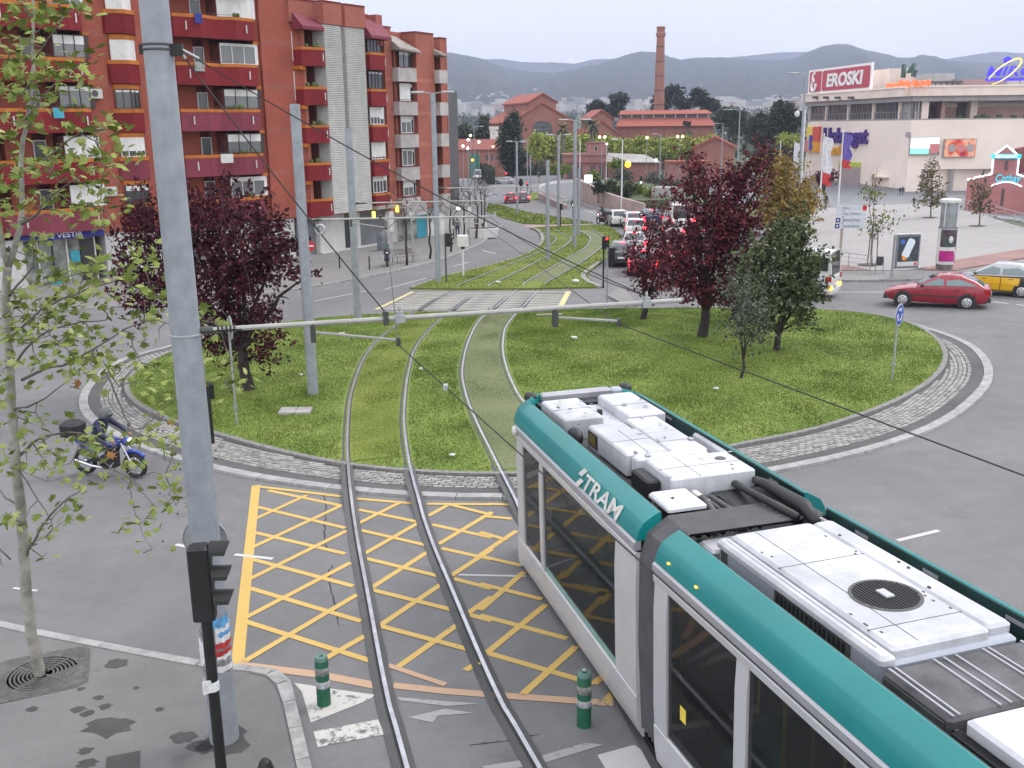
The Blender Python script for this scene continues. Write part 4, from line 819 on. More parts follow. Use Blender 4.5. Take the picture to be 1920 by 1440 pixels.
m.tube(pts,[.07+.10*math.sin(math.pi*i/39)for i in range(40)],6);m.build('swoosh',MATS['neon_yellow'],s);m=MB();[m.box(k,k+.2,.25,.5,zr,z0)for k in(-4,-1,2)];m.build('support',MATS['mall_grey'],s)
s,wd,uc=msign('wall_sign','violet and amber lettering Llobregat Centre on the pale shopping centre wall',1508,1628,.4)
def wx(px,py):u,z=mu(px,py,.4);return u-uc,z
for nm,P,mt_ in(('emblem_tile',[(1512,257),(1524,257),(1526,237),(1515,237)],'sign_yellow'),('emblem_tile',[(1524,264),(1535,266),(1538,237),(1525,239)],'sign_scarlet'),('emblem_tile',[(1509,284),(1520,285),(1522,262),(1510,262)],'sign_pink'),('emblem_tile',[(1521,284),(1534,286),(1535,266),(1523,265)],'sign_amber')):MB().prism([wx(*p)for p in P],-.2,.38,0,'y').build(nm,MATS[mt_],s)
(x0,z0),(x1,z1)=wx(1543,269),wx(1627,243);text_on('lettering','Llobregat',MATS['sign_violet'],s,(x0+x1)/2,.1,(z0+z1)/2-.2,x1-x0,z1-z0+1.3,.25,.035);(x0,z0),(x1,z1)=wx(1545,289),wx(1592,271);text_on('lettering','Centre',MATS['sign_amber'],s,(x0+x1)/2,.1,(z0+z1)/2,x1-x0,z1-z0,.25,.03)
def panelmat(name,cols,sc,emit,seed=0):
 m=bpy.data.materials.new(name);m.use_nodes=True;t=m.node_tree;b=t.nodes['Principled BSDF'];N=t.nodes.new;K=t.links.new
 tc=N('ShaderNodeTexCoord');mp=N('ShaderNodeMapping');mp.inputs['Location'].default_value=(seed,seed*2,seed*3);K(tc.outputs['Object'],mp.inputs['Vector']);n=N('ShaderNodeTexNoise');n.inputs['Scale'].default_value=sc;n.inputs['Detail'].default_value=2;K(mp.outputs['Vector'],n.inputs['Vector']);r=N('ShaderNodeValToRGB');r.color_ramp.interpolation='B_SPLINE'
 for i,c in enumerate(cols):
  p=.3+.4*i/(len(cols)-1);e=r.color_ramp.elements[i]if i<2 else r.color_ramp.elements.new(p);e.position=p;e.color=tuple(c)+(1,)
 K(n.outputs['Fac'],r.inputs['Fac']);K(r.outputs['Color'],b.inputs['Base Color']);b.inputs['Roughness'].default_value=.4
 if emit:K(r.outputs['Color'],b.inputs['Emission Color']);b.inputs['Emission Strength'].default_value=emit
 MATS[name]=m;return m
panelmat('poster_white',[(.75,.85,.85),(.9,.95,.93),(.8,.9,.8)],.5,1.0);panelmat('poster_red',[(.22,.01,.03),(.38,.02,.03),(.5,.12,.03),(.55,.36,.25),(.28,.01,.05)],.55,.55,3);panelmat('poster_grey',[(.3,.25,.26),(.42,.33,.33),(.36,.30,.30)],.4,0,5);mat('poster_mint',(.25,.65,.55),.5,var=.1,emit=.5);mat('poster_lime',(.45,.55,.06),.5,var=.2)
s,wd,uc=msign('billboard','brightly lit white and mint billboard on the shopping centre wall',1712,1769,.5,'billboard');x0,z0=nu(1712,290,.5)[0]-uc,nu(1740,290,.5)[1];z1=nu(1740,257,.5)[1];MB().bev(-wd/2,wd/2,-.1,.48,z0,z1,.1).build('board',MATS['mall_grey'],s);MB().box(-wd/2+.15,wd/2-.15,-.16,-.104,z0+1.3,z1-.15).build('poster',MATS['poster_white'],s);MB().box(-wd/2+.15,wd/2-2.2,-.16,-.104,z0+.15,z0+1.28).build('poster_band',MATS['poster_mint'],s);MB().box(wd/2-2.1,wd/2-.15,-.2,-.164,z0+.3,z0+2.2).build('poster_spot',MATS['sign_pink'],s)
s,wd,uc=msign('billboard','lit red and orange billboard with faces on the shopping centre wall',1777,1838,.5,'billboard');z0,z1=nu(1805,295,.5)[1],nu(1805,260,.5)[1];MB().bev(-wd/2,wd/2,-.1,.48,z0,z1,.1).build('board',MATS['mall_grey'],s);MB().box(-wd/2+.15,wd/2-.15,-.16,-.104,z0+.15,z1-.15).build('poster',MATS['poster_red'],s)
for k in range(3):m=MB();m.lathe([(.02,-.03),(.85,-.03),(.85,.0),(.02,.0)],12,0,(-wd*.25+k*wd*.28,-.17,z1-1.9),ax='y');m.build('poster_face',MATS['sign_pink' if k%2 else 'poster_grey'],s)
s,wd,uc=msign('wall_banner','tall faded pink banner with a lime top on the shopping centre wall',1580,1620,.35,'banner');z0,z1=mu(1600,356,.35)[1],mu(1600,304,.35)[1];MB().box(-wd/2,wd/2,0,.25,z0,z1-1.1).build('picture',MATS['poster_grey'],s);MB().box(-wd/2,wd/2,0,.25,z1-1.09,z1).build('top_band',MATS['poster_lime'],s)
s,wd,uc=msign('neon_sign','cyan neon script over the shopping centre entrance',1809,1834,-4,'sign');u0,zq=nu(1821,325,-4);text_on('lettering','Burger',MATS['neon_cyan'],s,0,0,zq,wd,1.5,.06,.02,.15)
Pt=W(1895,402);WT=Wall((Pt[0],Pt[1]),116);T=empty('neon_house',(Pt[0],Pt[1],0),WT.rz,'pink gabled house outlined in white neon before the shopping centre','building');mat('rose_wall',(.42,.17,.165),.8,var=.08,scale=.3,dirt=.12);mat('rose_roof',(.22,.085,.085),.8,var=.15)
tu=lambda px,py:WT(px,py)
(xa,za),(xl,zl),(xr,zr2)=tu(1888,273),tu(1863,292),tu(1911,293);zs=tu(1860,326)[1];xl2,zl2=tu(1814,337);zr3=tu(1921,336)[1]
MB().prism([(xl2,-8),(xr+9,-8),(xr+9,zr3-3),(xr,zs),(xr,zr2),(xa,za),(xl,zl),(xl,zs),(xl2,zl2)],0,9,0,'y').build('wall',MATS['rose_wall'],T)
MB().prism([(xa+1.2,za-.6),(xa+5,za+.2),(xa+14,za+.2),(xa+14,zs),(xr,zs)],3.5,9,0,'y').build('roof',MATS['rose_roof'],T)
tb=lambda P,r,nm,mt_:(lambda m:(m.tube([(x,-.15,z)for x,z in P],r,6),m.build(nm,MATS[mt_],T)))(MB())
tb([(xl2,zl2),(xl,zs)],.16,'neon_tube','neon_white');tb([(xl,zs),(xl,zl-.5)],.14,'neon_tube','neon_white');tb([(xl,zl),(xa,za),(xr,zr2)],.14,'neon_tube','neon_white');tb([(xr,zr2),(xr,zs),(xr+4,zs-1.4)],.14,'neon_tube','neon_white')
(wx0,wz0),(wx1,wz1)=tu(1883,320),tu(1888,301);bx('slit_window','mall_dark',T,wx0,wx1+.2,-.06,.02,wz0,wz1);(wx0,wz0),(wx1,wz1)=tu(1875,386),tu(1884,354);bx('doorway','mall_dark',T,wx0,wx1,-.06,.02,wz0,wz1)
z1,z0=tu(1887,289)[1],tu(1887,297)[1];bx('sign_band','neon_cyan',T,xl-.3,xr+.3,-.35,-.02,z0,z1);text_on('lettering','RESTAURANT',MATS['neon_white'],T,(xl+xr)/2,-.37,(z0+z1)/2,(xr-xl)*.85,(z1-z0)*.6,.01,.015)
xc,zc=tu(1888,336);text_on('lettering','Cathay',MATS['neon_cyan'],T,xc+.2,-.2,zc,3.6,1.5,.05,.008,.2);pts=[(xc-2.2+4.4*i/10,zc-1.1+1.0*math.sin(math.pi*i/10)*.7)for i in range(11)];tb(pts,.1,'neon_tube','neon_white')
# --------- old waterworks
brickmat('works_brick',(.29,.125,.095),(.32,.14,.105),(.32,.16,.13),2.0,.12);mat('roof_tile',(.31,.085,.058),.85,var=.18,scale=1.2,bump=.3,bscale=6);mat('roof_tile_dark',(.25,.075,.055),.85,var=.18,scale=1.2);mat('works_window',(.07,.08,.08),.4,var=.3,scale=1);mat('rose_render',(.33,.16,.145),.85,var=.1,scale=.4,dirt=.15);mat('works_white',(.6,.6,.58),.7,var=.1)
def gable_hall(label,px,Yd,yaw,wid,ln,ze,zrdg,zcl=None,wcl=0,name='waterworks_hall'):
 c=PY(px,237,Yd);T=empty(name,(c[0],c[1],0),yaw,label,'building');zb_=Z(c[0],c[1])-2;h=wid/2
 P=[(-h,zb_),(h,zb_),(h,ze),(0,zrdg),(-h,ze)]
 MB().prism(P,0,ln,0,'y').build('wall',MATS['works_brick'],T)
 for sx in(-1,1):
  sl=(zrdg-ze)/h;m=MB();m.prism([(sx*(h+.8),ze-sl*.8),(sx*(h+.8),ze-sl*.8+.5),(0,zrdg+.55),(0,zrdg+.02)][::sx],-.6,ln+.6,0,'y');m.build('roof',MATS['roof_tile'],T)
 if zcl:
  zz=ze+(zrdg-ze)*(1-wcl/h);MB().prism([(-wcl,ze),(wcl,ze),(wcl,zz+zcl),(0,zrdg+zcl),(-wcl,zz+zcl)],-.02,ln*.98,0,'y').build('clerestory',MATS['works_brick'],T)
  for sx in(-1,1):
   sl=(zrdg-zz)/wcl;m=MB();m.prism([(sx*(wcl+.7),zz+zcl-sl*.7),(sx*(wcl+.7),zz+zcl-sl*.7+.45),(0,zrdg+zcl+.5),(0,zrdg+zcl+.02)][::sx],-.7,ln+.3,0,'y');m.build('roof',MATS['roof_tile'],T)
 return T
def arch_window(T,x,z0,w,h,y=-.05):
 P=[(x-w/2,z0),(x+w/2,z0),(x+w/2,z0+h*.75)]+[(x+w/2*math.cos(t),z0+h*.75+h*.25*math.sin(t))for t in[math.pi*i/8 for i in range(1,8)]]+[(x-w/2,z0+h*.75)]
 o=MB().prism([(p[0]+(p[0]-x)*.1,p[1]+(.25 if p[1]>z0 else -.2))for p in P],y-.12,y+.1,0,'y').build('window',MATS['works_brick'],T);MB().prism(P,y-.2,y-.125,0,'y').build('pane',MATS['works_window'],o)
 m=MB();[m.box(x-w/2,x+w/2,y-.23,y-.205,z0+h*k,z0+h*k+.08)for k in(.2,.4,.6,.8)];m.build('glazing_bar',MATS['mall_grey'],o)
ppm=FPX/330
H1=gable_hall('largest brick waterworks hall with a raised roof and one wide arched window',1017,330,math.radians(16),21,30,8.5,14.2,3.0,4.6)
arch_window(H1,0,2.5,6.4,6.4);[arch_window(H1,s*7.3,0,1.6,4)for s in(-1,1)]
for k in range(6):MB().box(-10.62,-10.5,2+k*4.6,4.2+k*4.6,-1,6).build('side_window',MATS['works_white'],H1)
H2=gable_hall('smaller brick waterworks hall with stepped gable beside the palms',1128,322,math.radians(4),13.5,22,3.6,8.4,3.4,3.4);arch_window(H2,-1,0,2.2,4.0);arch_window(H2,4.6,-1.5,1.8,2.6)
c=PY(1160,237,335);T3=empty('waterworks_shed',(c[0],c[1],0),math.radians(-2),'long brick waterworks shed with a two tier tiled roof under the chimney','building');e1=(1330-1160)/FPX*335
q=lambda py:PY(1240,py,335)[2]
bx('wall','works_brick',T3,0,e1,0,10,-10,q(237));
for k in range(9):bx('buttress','works_brick',T3,k*e1/8-.3,k*e1/8+.3,-.35,0,-10,q(238))
m=MB();m.hexa([(-1,-1.2,q(237)),(e1+1,-1.2,q(237)),(e1+1,5,q(237)),(-1,5,q(237)),(-1,-1.2,q(236)),(e1+1,-1.2,q(236)),(e1-.5,4,q(221)),(.6,4,q(221))]);m.build('roof',MATS['roof_tile'],T3);bx('clerestory','works_window',T3,1,e1-1,4.2,9,q(222),q(214));[bx('clerestory_post','works_white',T3,1+k*(e1-2)/8-.15,1+k*(e1-2)/8+.15,4.0,4.2,q(222),q(214))for k in range(9)]
m=MB();m.hexa([(.2,3.2,q(214.5)),(e1+.3,3.2,q(214.5)),(e1+.3,9,q(214.5)),(.2,9,q(214.5)),(.2,3.2,q(213.5)),(e1+.3,3.2,q(213.5)),(e1-1,7,q(206)),(1.3,7,q(206))]);m.build('roof',MATS['roof_tile'],T3)
arch_window(T3,5,-3.5,3,3.5)
c=PY(1340,262,250);H4=gable_hall('small gabled brick lodge by the tall lamp posts',1342,250,math.radians(-12),9.5,12,1.6,4.0,name='brick_lodge')
c=PY(1235.5,200,352);m=MB();zt=PY(1235,50,352)[2];zb_=-8.0;hC=zt-zb_;prof=[(2.35,0),(2.05,hC*.25),(1.75,hC*.55),(1.42,hC*.86),(1.32,hC*.93),(1.62,hC*.935),(1.72,hC*.955),(1.4,hC*.96),(1.35,hC*.985),(1.5,hC*.99),(1.45,hC)]
ch=empty('factory_chimney',(c[0],c[1],zb_),0,'tall tapering brick chimney standing against the blue hills','chimney');m.lathe(prof,20);brickmat('chimney_brick',(.27,.125,.095),(.31,.145,.11),(.33,.19,.155),2.5,.14);m.build('shaft',MATS['chimney_brick'],ch,SM)
for k in range(1,9):zk=hC*(.06+k*.1);rk_=np.interp(zk,[p[1]for p in prof[:5]],[p[0]for p in prof[:5]]);m=MB();m.lathe([(rk_+.03,zk),(rk_+.045,zk+.15),(rk_+.03,zk+.3)],20);m.build('iron_band',MATS['window_dark'],ch,SM)
def lowhouse(label,px0,px1,py0,py1,Yd,dep,mt_='rose_render',roof=None,name='park_building'):
 a,b_=PY(px0,py1,Yd),PY(px1,py0,Yd);T=empty(name,(a[0],a[1],0),0,label,'building');w_=b_[0]-a[0];zt_=b_[2]
 bx('wall',mt_,T,0,w_,0,dep,min(-9,a[2]-2),zt_);
 if roof:bx('roof',roof,T,-.3,w_+.3,-.4,dep,zt_,zt_+.4)
 return T,w_,zt_
T,w_,zt_=lowhouse('rose flat roofed lodge with a small upper floor between the palms',1058,1137,291,320,225,8,roof='rose_render');bx('cornice','rose_roof',T,-.4,w_+.4,-.5,0,zt_-1.7,zt_-1.3);bx('upper_floor','rose_render',T,w_*.57,w_,1,7,zt_+.4,zt_+2.6);bx('coping','rose_roof',T,w_*.55,w_+.2,.8,7.2,zt_+2.6,zt_+2.8);window(T,w_*.72,w_*.8,.98,zt_+.9,zt_+2.0,'works_white',0,1);[bx('doorway','mall_dark',T,x,x+1.2,-.05,.02,-7,zt_-2.2)for x in(.6,w_*.3,w_*.62,w_-1.6)]
T,w_,zt_=lowhouse('low rose park pavilion with pale sloping roofs',1140,1235,303,318,228,10);m=MB();m.hexa([(-.5,-1,zt_),(w_+.5,-1,zt_-.3),(w_+.5,10,zt_-.3),(-.5,10,zt_),(-.5,-1,zt_+.2),(w_+.5,-1,zt_-.1),(w_*.8,6,zt_+1.4),(.5,6,zt_+1.9)]);m.build('roof',MATS['concrete'],T)
T,w_,zt_=lowhouse('low rose wall building half hidden behind the red tree',1255,1330,305,318,215,6,roof='roof_tile')
T,w_,zt_=lowhouse('long low brick outbuilding with a green door behind the hedge',856,946,281,306,262,9,'works_brick',None);m=MB();m.hexa([(-8,-.6,zt_),(w_+.6,-.6,zt_),(w_+.6,9,zt_),(-8,9,zt_),(-8,-.6,zt_+.2),(w_+.6,-.6,zt_+.2),(w_,6,zt_+2.6),(-8,6,zt_+2.9)]);m.build('roof',MATS['roof_tile_dark'],T);mat('door_green',(.03,.16,.10),.6,var=.1);arch=MB();x_=w_*.38;arch.prism([(x_-1.4,-8),(x_+1.4,-8),(x_+1.4,zt_-1.6),(x_+.7,zt_-.9),(x_-.7,zt_-.9),(x_-1.4,zt_-1.6)],-.08,.02,0,'y');arch.build('door',MATS['door_green'],T);[bx('window','mall_dark',T,w_*k,w_*k+.9,-.05,.02,zt_-2.6,zt_-1.2)for k in(.6,.72,.84)]
c=PY(926,270,270);m=MB();zt_=PY(926,237,270)[2];zb_=PY(926,280,270)[2]-5;o=MB().lathe([(1.0,zb_),(1.0,zb_+(zt_-zb_)*.5)],14).build('lit_shaft',[mat('warm_lit',(.9,.65,.25),.5,var=.2,scale=.6,emit=.9,ecol=(1,.7,.22))]);o.location=(c[0],c[1],0);tag(o,'small lit column glowing yellow with a white head beside the dark cedar','light column');m=MB();m.lathe([(1.0,zb_+(zt_-zb_)*.5),(1.0,zt_-.8),(1.25,zt_-.8),(1.25,zt_)],14);m.build('column_head',MATS['works_white'],o)
# --------- hills, far town
grassmat('hill_wood',(.014,.024,.016),(.026,.036,.024),(.042,.05,.032),.006)
RA=[(600,70),(760,88),(825,97),(860,101),(905,110),(925,119),(960,129),(995,134),(1040,137),(1070,130),(1120,121),(1165,106),(1190,97.5),(1210,96),(1230,99),(1250,105),(1277,112),(1295,109),(1340,107),(1380,109),(1440,114),(1487,111),(1515,97),(1547,85),(1570,82),(1595,84),(1615,92),(1652,99),(1680,106),(1702,110),(1730,102),(1752,105),(1775,113),(1850,118),(2000,122),(2300,118)]
RB=[(700,128),(860,116),(912,111),(940,110),(975,116),(1007,117),(1037,117),(1080,119),(1107,112),(1142,110),(1240,118),(1330,112),(1370,107),(1420,103),(1460,98),(1510,97),(1600,104),(1700,108),(1772,111),(1815,104),(1865,97),(1920,100),(2100,108),(2300,100)]
def ridge(name,L,Yd,wfront,seed,label=None):
 px=np.linspace(L[0][0],L[-1][0],260);py=np.interp(px,[p[0]for p in L],[p[1]for p in L]);R=np.random.default_rng(seed);j=R.normal(0,.35,260);py=py+np.convolve(j,np.ones(3)/3,'same')
 V=[];nr=26
 zb_=float(zg(0,Yd-wfront))-6
 for k in range(nr+1):
  t=k/nr;y=Yd-wfront*(1-t)
  for i in range(260):
   P=PY(px[i],py[i],Yd);x=P[0]*(y/Yd)**.6;f=t**1.15;sp=.5+.5*math.sin(px[i]*.021+seed)*math.sin(px[i]*.0077+2*seed)
   z=zb_+(P[2]-zb_)*f+(P[2]-zb_)*.16*math.sin(math.pi*t)*(sp-.35)*1.4+R.normal(0,3.5)*(t*(1-t)*4+.25)
   V.append((x,y,z))
 for i in range(260):V.append((V[nr*260+i][0]*1.1,Yd+wfront,zb_-20))
 n=260;I=(np.arange(nr+1)[:,None]*n+np.arange(n-1)[None]).ravel();return tag(raw(name,V,np.stack([I,I+1,I+n+1,I+n],1),MATS['hill_wood'],smooth=9),kind='structure')
ridge('hills',RA,3600,1500,1);ridge('far_hills',RB,5600,1500,4)
Rg=np.random.default_rng(8);m=MB();mat('town_white',(.55,.52,.50),.8,var=.15,scale=.05);mat('town_rose',(.42,.33,.30),.8,var=.15,scale=.05);mat('town_grey',(.32,.32,.33),.8,var=.15,scale=.05)
for i in range(1500):
 px=Rg.uniform(780,1960);y=Rg.choice([Rg.uniform(1500,2300),Rg.uniform(2050,2500)]);x=(px-960)/FPX*y;z=Z(x,y)
 if Rg.random()<.12:y=Rg.uniform(2500,2750);x=(px-960)/FPX*y;z=Z(x,2500)+(y-2500)*.12
 w_,d_,h_=Rg.uniform(8,22),Rg.uniform(8,20),Rg.choice([7,9,12,15,20],p=[.35,.3,.2,.1,.05]);m.box(x,x+w_,y,y+d_,z-12,z+h_,int(Rg.integers(0,3))if Rg.random()<.5 else 0)
for i in range(150):
 px=Rg.normal(880,45)if i%3 else Rg.normal(1660,60);y=Rg.uniform(2350,2640);q=PY(px,np.interp(px,[p[0]for p in RA],[p[1]for p in RA]),3600);t=(y-2100)/1500;z0=float(zg(0,2100))-6;z=z0+(q[2]-z0)*t**1.15;x=q[0]*(y/3600)**.6;m.box(x,x+11,y,y+10,z-8,z+Rg.uniform(5,9),0)
tag(m.build('far_town',[MATS['town_white'],MATS['town_rose'],MATS['town_grey']]),kind='stuff')
m=MB();m.box(-7000,7000,-420,7500,-12,900);hz=m.build('haze',[]);tag(hz,kind='stuff');hm=bpy.data.materials.new('haze');hm.use_nodes=True;hn=hm.node_tree;hn.nodes.clear();pv=hn.nodes.new('ShaderNodeVolumePrincipled');pv.inputs['Color'].default_value=(.64,.72,1.0,1);pv.inputs['Density'].default_value=.00022;pv.inputs['Anisotropy'].default_value=.2;oo=hn.nodes.new('ShaderNodeOutputMaterial');hn.links.new(pv.outputs[0],oo.inputs['Volume']);hz.data.materials.append(hm)
# --------- catenary masts, booms, wires
mat('boom_grey',(.40,.40,.375),.5,.2,var=.08,scale=4,dirt=.15);mat('insulator',(.06,.065,.06),.45,.2,var=.1);mat('wire',(.03,.03,.032),.5,.4,var=0);mat('paper_white',(.62,.62,.64),.7,var=.15,scale=20);mat('paper_blue',(.10,.30,.55),.7,var=.2,scale=15);mat('paper_red',(.40,.03,.035),.7,var=.2,scale=15);mat('glue_grey',(.22,.22,.22),.8,var=.3,scale=25)
def topz(base,px,py):
 lo,hi=0.0,70.0
 for _ in range(50):
  m=(lo+hi)/2;P=np.array([base[0],base[1],base[2]+m])-CAM
  if 720-FPX*(P@CU)/(P@CF)>py:lo=m
  else:hi=m
 return lo
def pole(label,px,py,ytop,r0,r1=None,mt='pole_grey',name='catenary_mast',cat='catenary mast',n=14,group=None,base=None,h=None):
 b=W(px,py)if base is None else np.array(base);h=h or topz(b,px,ytop);o=empty(name,b,0,label,cat,group)
 m=MB();m.lathe([(r0,-.3),(r0,0),(r1 or r0*.8,h)],n);m.build('shaft',MATS[mt],o,SM);o['h']=h;return o,h
def boom(mast,z,ang,ln,name='boom'):
 """tubular cantilever: local frame along the boom"""
 f=empty(name,(0,0,z),ang);f.parent=mast;m=MB();m.tube([(.2,0,0),(ln,0,.02)],.03,8);m.build('tube',MATS['boom_grey'],f,SM)
 m=MB();m.tube([(.16,0,0),(.30,0,0)],.045,8);[m.lathe([(.035,-.012),(.06,0),(.035,.012)],10,0,(.36+.045*k,0,0),ax='x')for k in range(5)];m.tube([(.30,0,0),(.62,0,0)],.03,8);m.build('insulator',MATS['insulator'],f,SM)
 for a,l,d in((1.42,1.0,.16),(4.4,.85,.1)):
  m=MB();m.tube([(a,0,.0),(a,0,-.22)],.03,6);m.cbox((a,0,-.12),(.06,.08,.2));m.build('bracket',MATS['insulator'],f);m=MB();m.tube([(a,0,-.1),(a+l,0,-.1-d)],.018,6);m.build('steady_arm',MATS['boom_grey'],f);m=MB();m.cbox((a+l,0,-.12-d),(.05,.05,.1));m.build('wire_clamp',MATS['insulator'],f)
 for a in(2.45,5.62):m=MB();m.cbox((a,0,.0),(.12,.09,.09));m.cbox((a,0,.06),(.07,.06,.06));m.lathe([(.02,0),(.02,.05),(.01,.08)],8,0,(a,0,.08));m.build('suspension_clamp',MATS['zinc'],f)
 m=MB();m.cbox((2.28,0,.02),(.06,.1,.16));m.build('collar',MATS['insulator'],f)
 return f
Mb=W(421,1385,.12);NM,nh=pole('tall grey tram mast standing closest to the camera, its foot pasted with torn bills',0,0,0,.183,.135,base=Mb,h=13.2,n=20)
def zat(P,px,py):
 q=PY(px,py,P[1]);return q[2]-P[2]
for py in(90,628):
 z=zat(Mb,300,py);m=MB();r=.183+(.135-.183)*z/13.2;[m.lathe([(r+.002,z+d),(r+.012,z+d+.005),(r+.012,z+d+.02),(r+.002,z+d+.025)],20)for d in((-.03,.02)if py==90 else(-.01,))];m.build('clamp_band',MATS['zinc' if py>200 else 'dark_grey'],NM)
z=zat(Mb,320,90);MB().cbox((.2,-.02,z-.02),(.13,.08,.12)).build('stay_bracket',MATS['black_metal'],NM);MB().cbox((-.17,0,z-.01),(.05,.06,.1)).build('stay_bracket',MATS['black_metal'],NM)
def patch(z0,z1,a0,a1,mt,r,seed):
 R_=random.Random(seed);m=MB();n=7;V=[]
 for k in range(n+1):
  t=math.radians(a0+(a1-a0)*k/n);V+=[(r*math.cos(t),r*math.sin(t),z0+R_.uniform(0,.35)*(z1-z0)),(r*math.cos(t),r*math.sin(t),z1-R_.uniform(0,.3)*(z1-z0))]
 m.add(V,[(2*k,2*k+2,2*k+3,2*k+1)for k in range(n)]);m.build('torn_bill',MATS[mt],NM)
zs_=lambda py:zat(Mb,415,py)
for k,(ya,yb,a0,a1,mt_)in enumerate([(1210,1150,-70,30,'paper_white'),(1172,1146,-75,0,'paper_blue'),(1186,1174,-60,20,'paper_blue'),(1207,1193,-80,15,'paper_red'),(1221,1208,-80,10,'paper_red'),(1228,1216,-70,0,'paper_white'),(1250,1235,-80,15,'paper_white'),(1240,1180,-165,-120,'paper_white'),(1260,1140,-150,-20,'glue_grey'),(1300,1255,-160,-130,'paper_white')]):patch(zs_(ya),zs_(yb),a0,a1,mt_,.186+.002*(k%4)-(.004 if mt_=='glue_grey' else 0),k)
zb1=zat(Mb,390,621);b1=boom(NM,zb1,math.radians(15),6.1)
def bpt(mast,f,a,dz=0):M_=Matrix.Translation(mast.location)@Matrix.Rotation(mast.rotation_euler[2],4,'Z')@Matrix.Translation(f.location)@Matrix.Rotation(f.rotation_euler[2],4,'Z');return M_@Vector((a,0,dz))
MA=[(588,750,195,.165,412,2,'grey tram mast rising from the lawn beside the dark red tree',False),(672,613,240,.165,381,3,'grey tram mast at the lawn edge in front of the white louvres',False),(822,533,175,.15,353,0,'grey tram mast with two lamp arms beside the tip of the track lawn',True),(1027,493,300,.125,None,0,'plain grey tram mast inside the bend of the far tracks',False),(1077,466,226,.14,None,0,'tall grey tram mast with two lamp arms between the bending tracks',True),(1085,443,315,.13,None,0,'short grey tram mast behind the tall one in the track bend',False),(1047,427,254,.14,None,0,'grey tram mast with two lamp arms by the pink crossing',True),(970,403,266,.13,None,0,'grey tram mast with two lamp arms on the far grass verge',True),(995,365,290,.1,None,0,'slim grey tram mast by the guard rail curve',False)]
MO={}
def lamp_head(par,sx,z,ln=1.0,mt='zinc',drop=.0):
 m=MB();m.tube([(0,0,z-.02),(sx*ln*.45,0,z+.06)],.03,6);m.build('lamp_arm',MATS['pole_grey'],par)
 m=MB();m.loft([[(sx*(ln*.42+d*ln*.58),y*wq,z+.05+zz)for y,zz in((-1,0),(-.6,.07),(.6,.07),(1,0),(.6,-.05),(-.6,-.05))]for d,wq in((0,.06),(.25,.15),(.7,.14),(1,.05))][::1 if sx>0 else -1]);m.build('lamp_head',MATS[mt],par,SM)
for px,py,yt,r,yb,an,lab,dbl in MA:
 o,h=pole(lab,px,py,yt,r,r*.9);MO[px]=o
 if yb:b=np.array(o.location);zb_=zat(b,px-10,yb);o['f']=1;f=boom(o,zb_,math.radians(an),5.5);MO[(px,'f')]=f
 if dbl:[lamp_head(o,s,h,1.15)for s in(-1,1)]
m=MB();m.lathe([(.152,1.95),(.152,2.15)],12,0);m.build('sticker',MATS['trim_orange'],MO[588])
def wire(name,label,P,r,grp=None,mt='wire'):
 c=Vector(P[0]);m=MB();m.tube([Vector(p)-c for p in P],r,5);o=m.build(name,MATS[mt]);o.location=c;return tag(o,label,'cable',grp)
pt0=Vector(Mb)+Vector((.2,-.02,zat(Mb,320,88)))
e1,e2=bpt(NM,b1,2.3,.06),bpt(NM,b1,5.62,.1)
wire('stay_cable','steep black stay running from the nearest mast down to the middle of its boom',sag(pt0,e1,.05),.0085);wire('stay_cable','long black stay running from the nearest mast down to the tip of its boom',sag(pt0,e2,.12),.0075)
m=MB()
for t in(.03,.06):p=pt0.lerp(e2,t);
for a,b_ in((pt0,e1),(pt0,e2)):m.tube([a,a.lerp(b_,.04)],.016,6)
m.build('turnbuckle',MATS['zinc'],None);o=bpy.data.objects['turnbuckle'];tag(o,'pair of steel turnbuckles where the stays meet the nearest mast','turnbuckle')
o=MB().torus((0,0,0),.05,.014,16,6,0,'y').build('stay_ring',MATS['zinc']);o.location=pt0.lerp(e1,.655);tag(o,'small steel ring hanging in the steep stay cable','ring')
s1,s2=bpt(NM,b1,2.42,-.32),bpt(NM,b1,5.25,-.24)
f2,f3=MO[(588,'f')],MO[(672,'f')]
t1,t2=bpt(MO[588],f2,2.42,-.32),bpt(MO[588],f2,5.25,-.24);u1,u2=bpt(MO[672],f3,2.42,-.32),bpt(MO[672],f3,5.25,-.24)
near1,near2=Vector(PY(1245,1092,7.0)),Vector(PY(1990,918,7.2))
nn1=s1+(near1-s1)*2.1
wire('contact_wire','trolley wire over the empty track, from its far mast past the tram side',[t1,s1,nn1],.0075);wire('contact_wire','trolley wire over the tram track running out above the asphalt',[t2,s2,near2],.0075);wire('contact_wire','trolley wire between the two lawn masts over the empty track',[u1,t1],.009);wire('contact_wire','trolley wire between the two lawn masts over the tram track',[u2,t2],.009)
v1,v2=Vector(PY(912,424,70)),Vector(PY(1002,441,66));wire('contact_wire','thin wire crossing above the bend of the far tracks',[u2,Vector(PY(985,398,75)),Vector(PY(1060,330,110))],.009);wire('catenary_cable','black cable crossing the whole far track lawn towards the kerb',sag(bpt(MO[588],f2,5.4,.1),bpt(NM,b1,5.62,.1),.2),.009)
o=MB().cbox((0,0,0),(.05,.09,.06)).build('wire_insulator',MATS['zinc']);o.location=s1.lerp(nn1,.12);tag(o,'small insulator clamped in the trolley wire over the empty track','insulator')
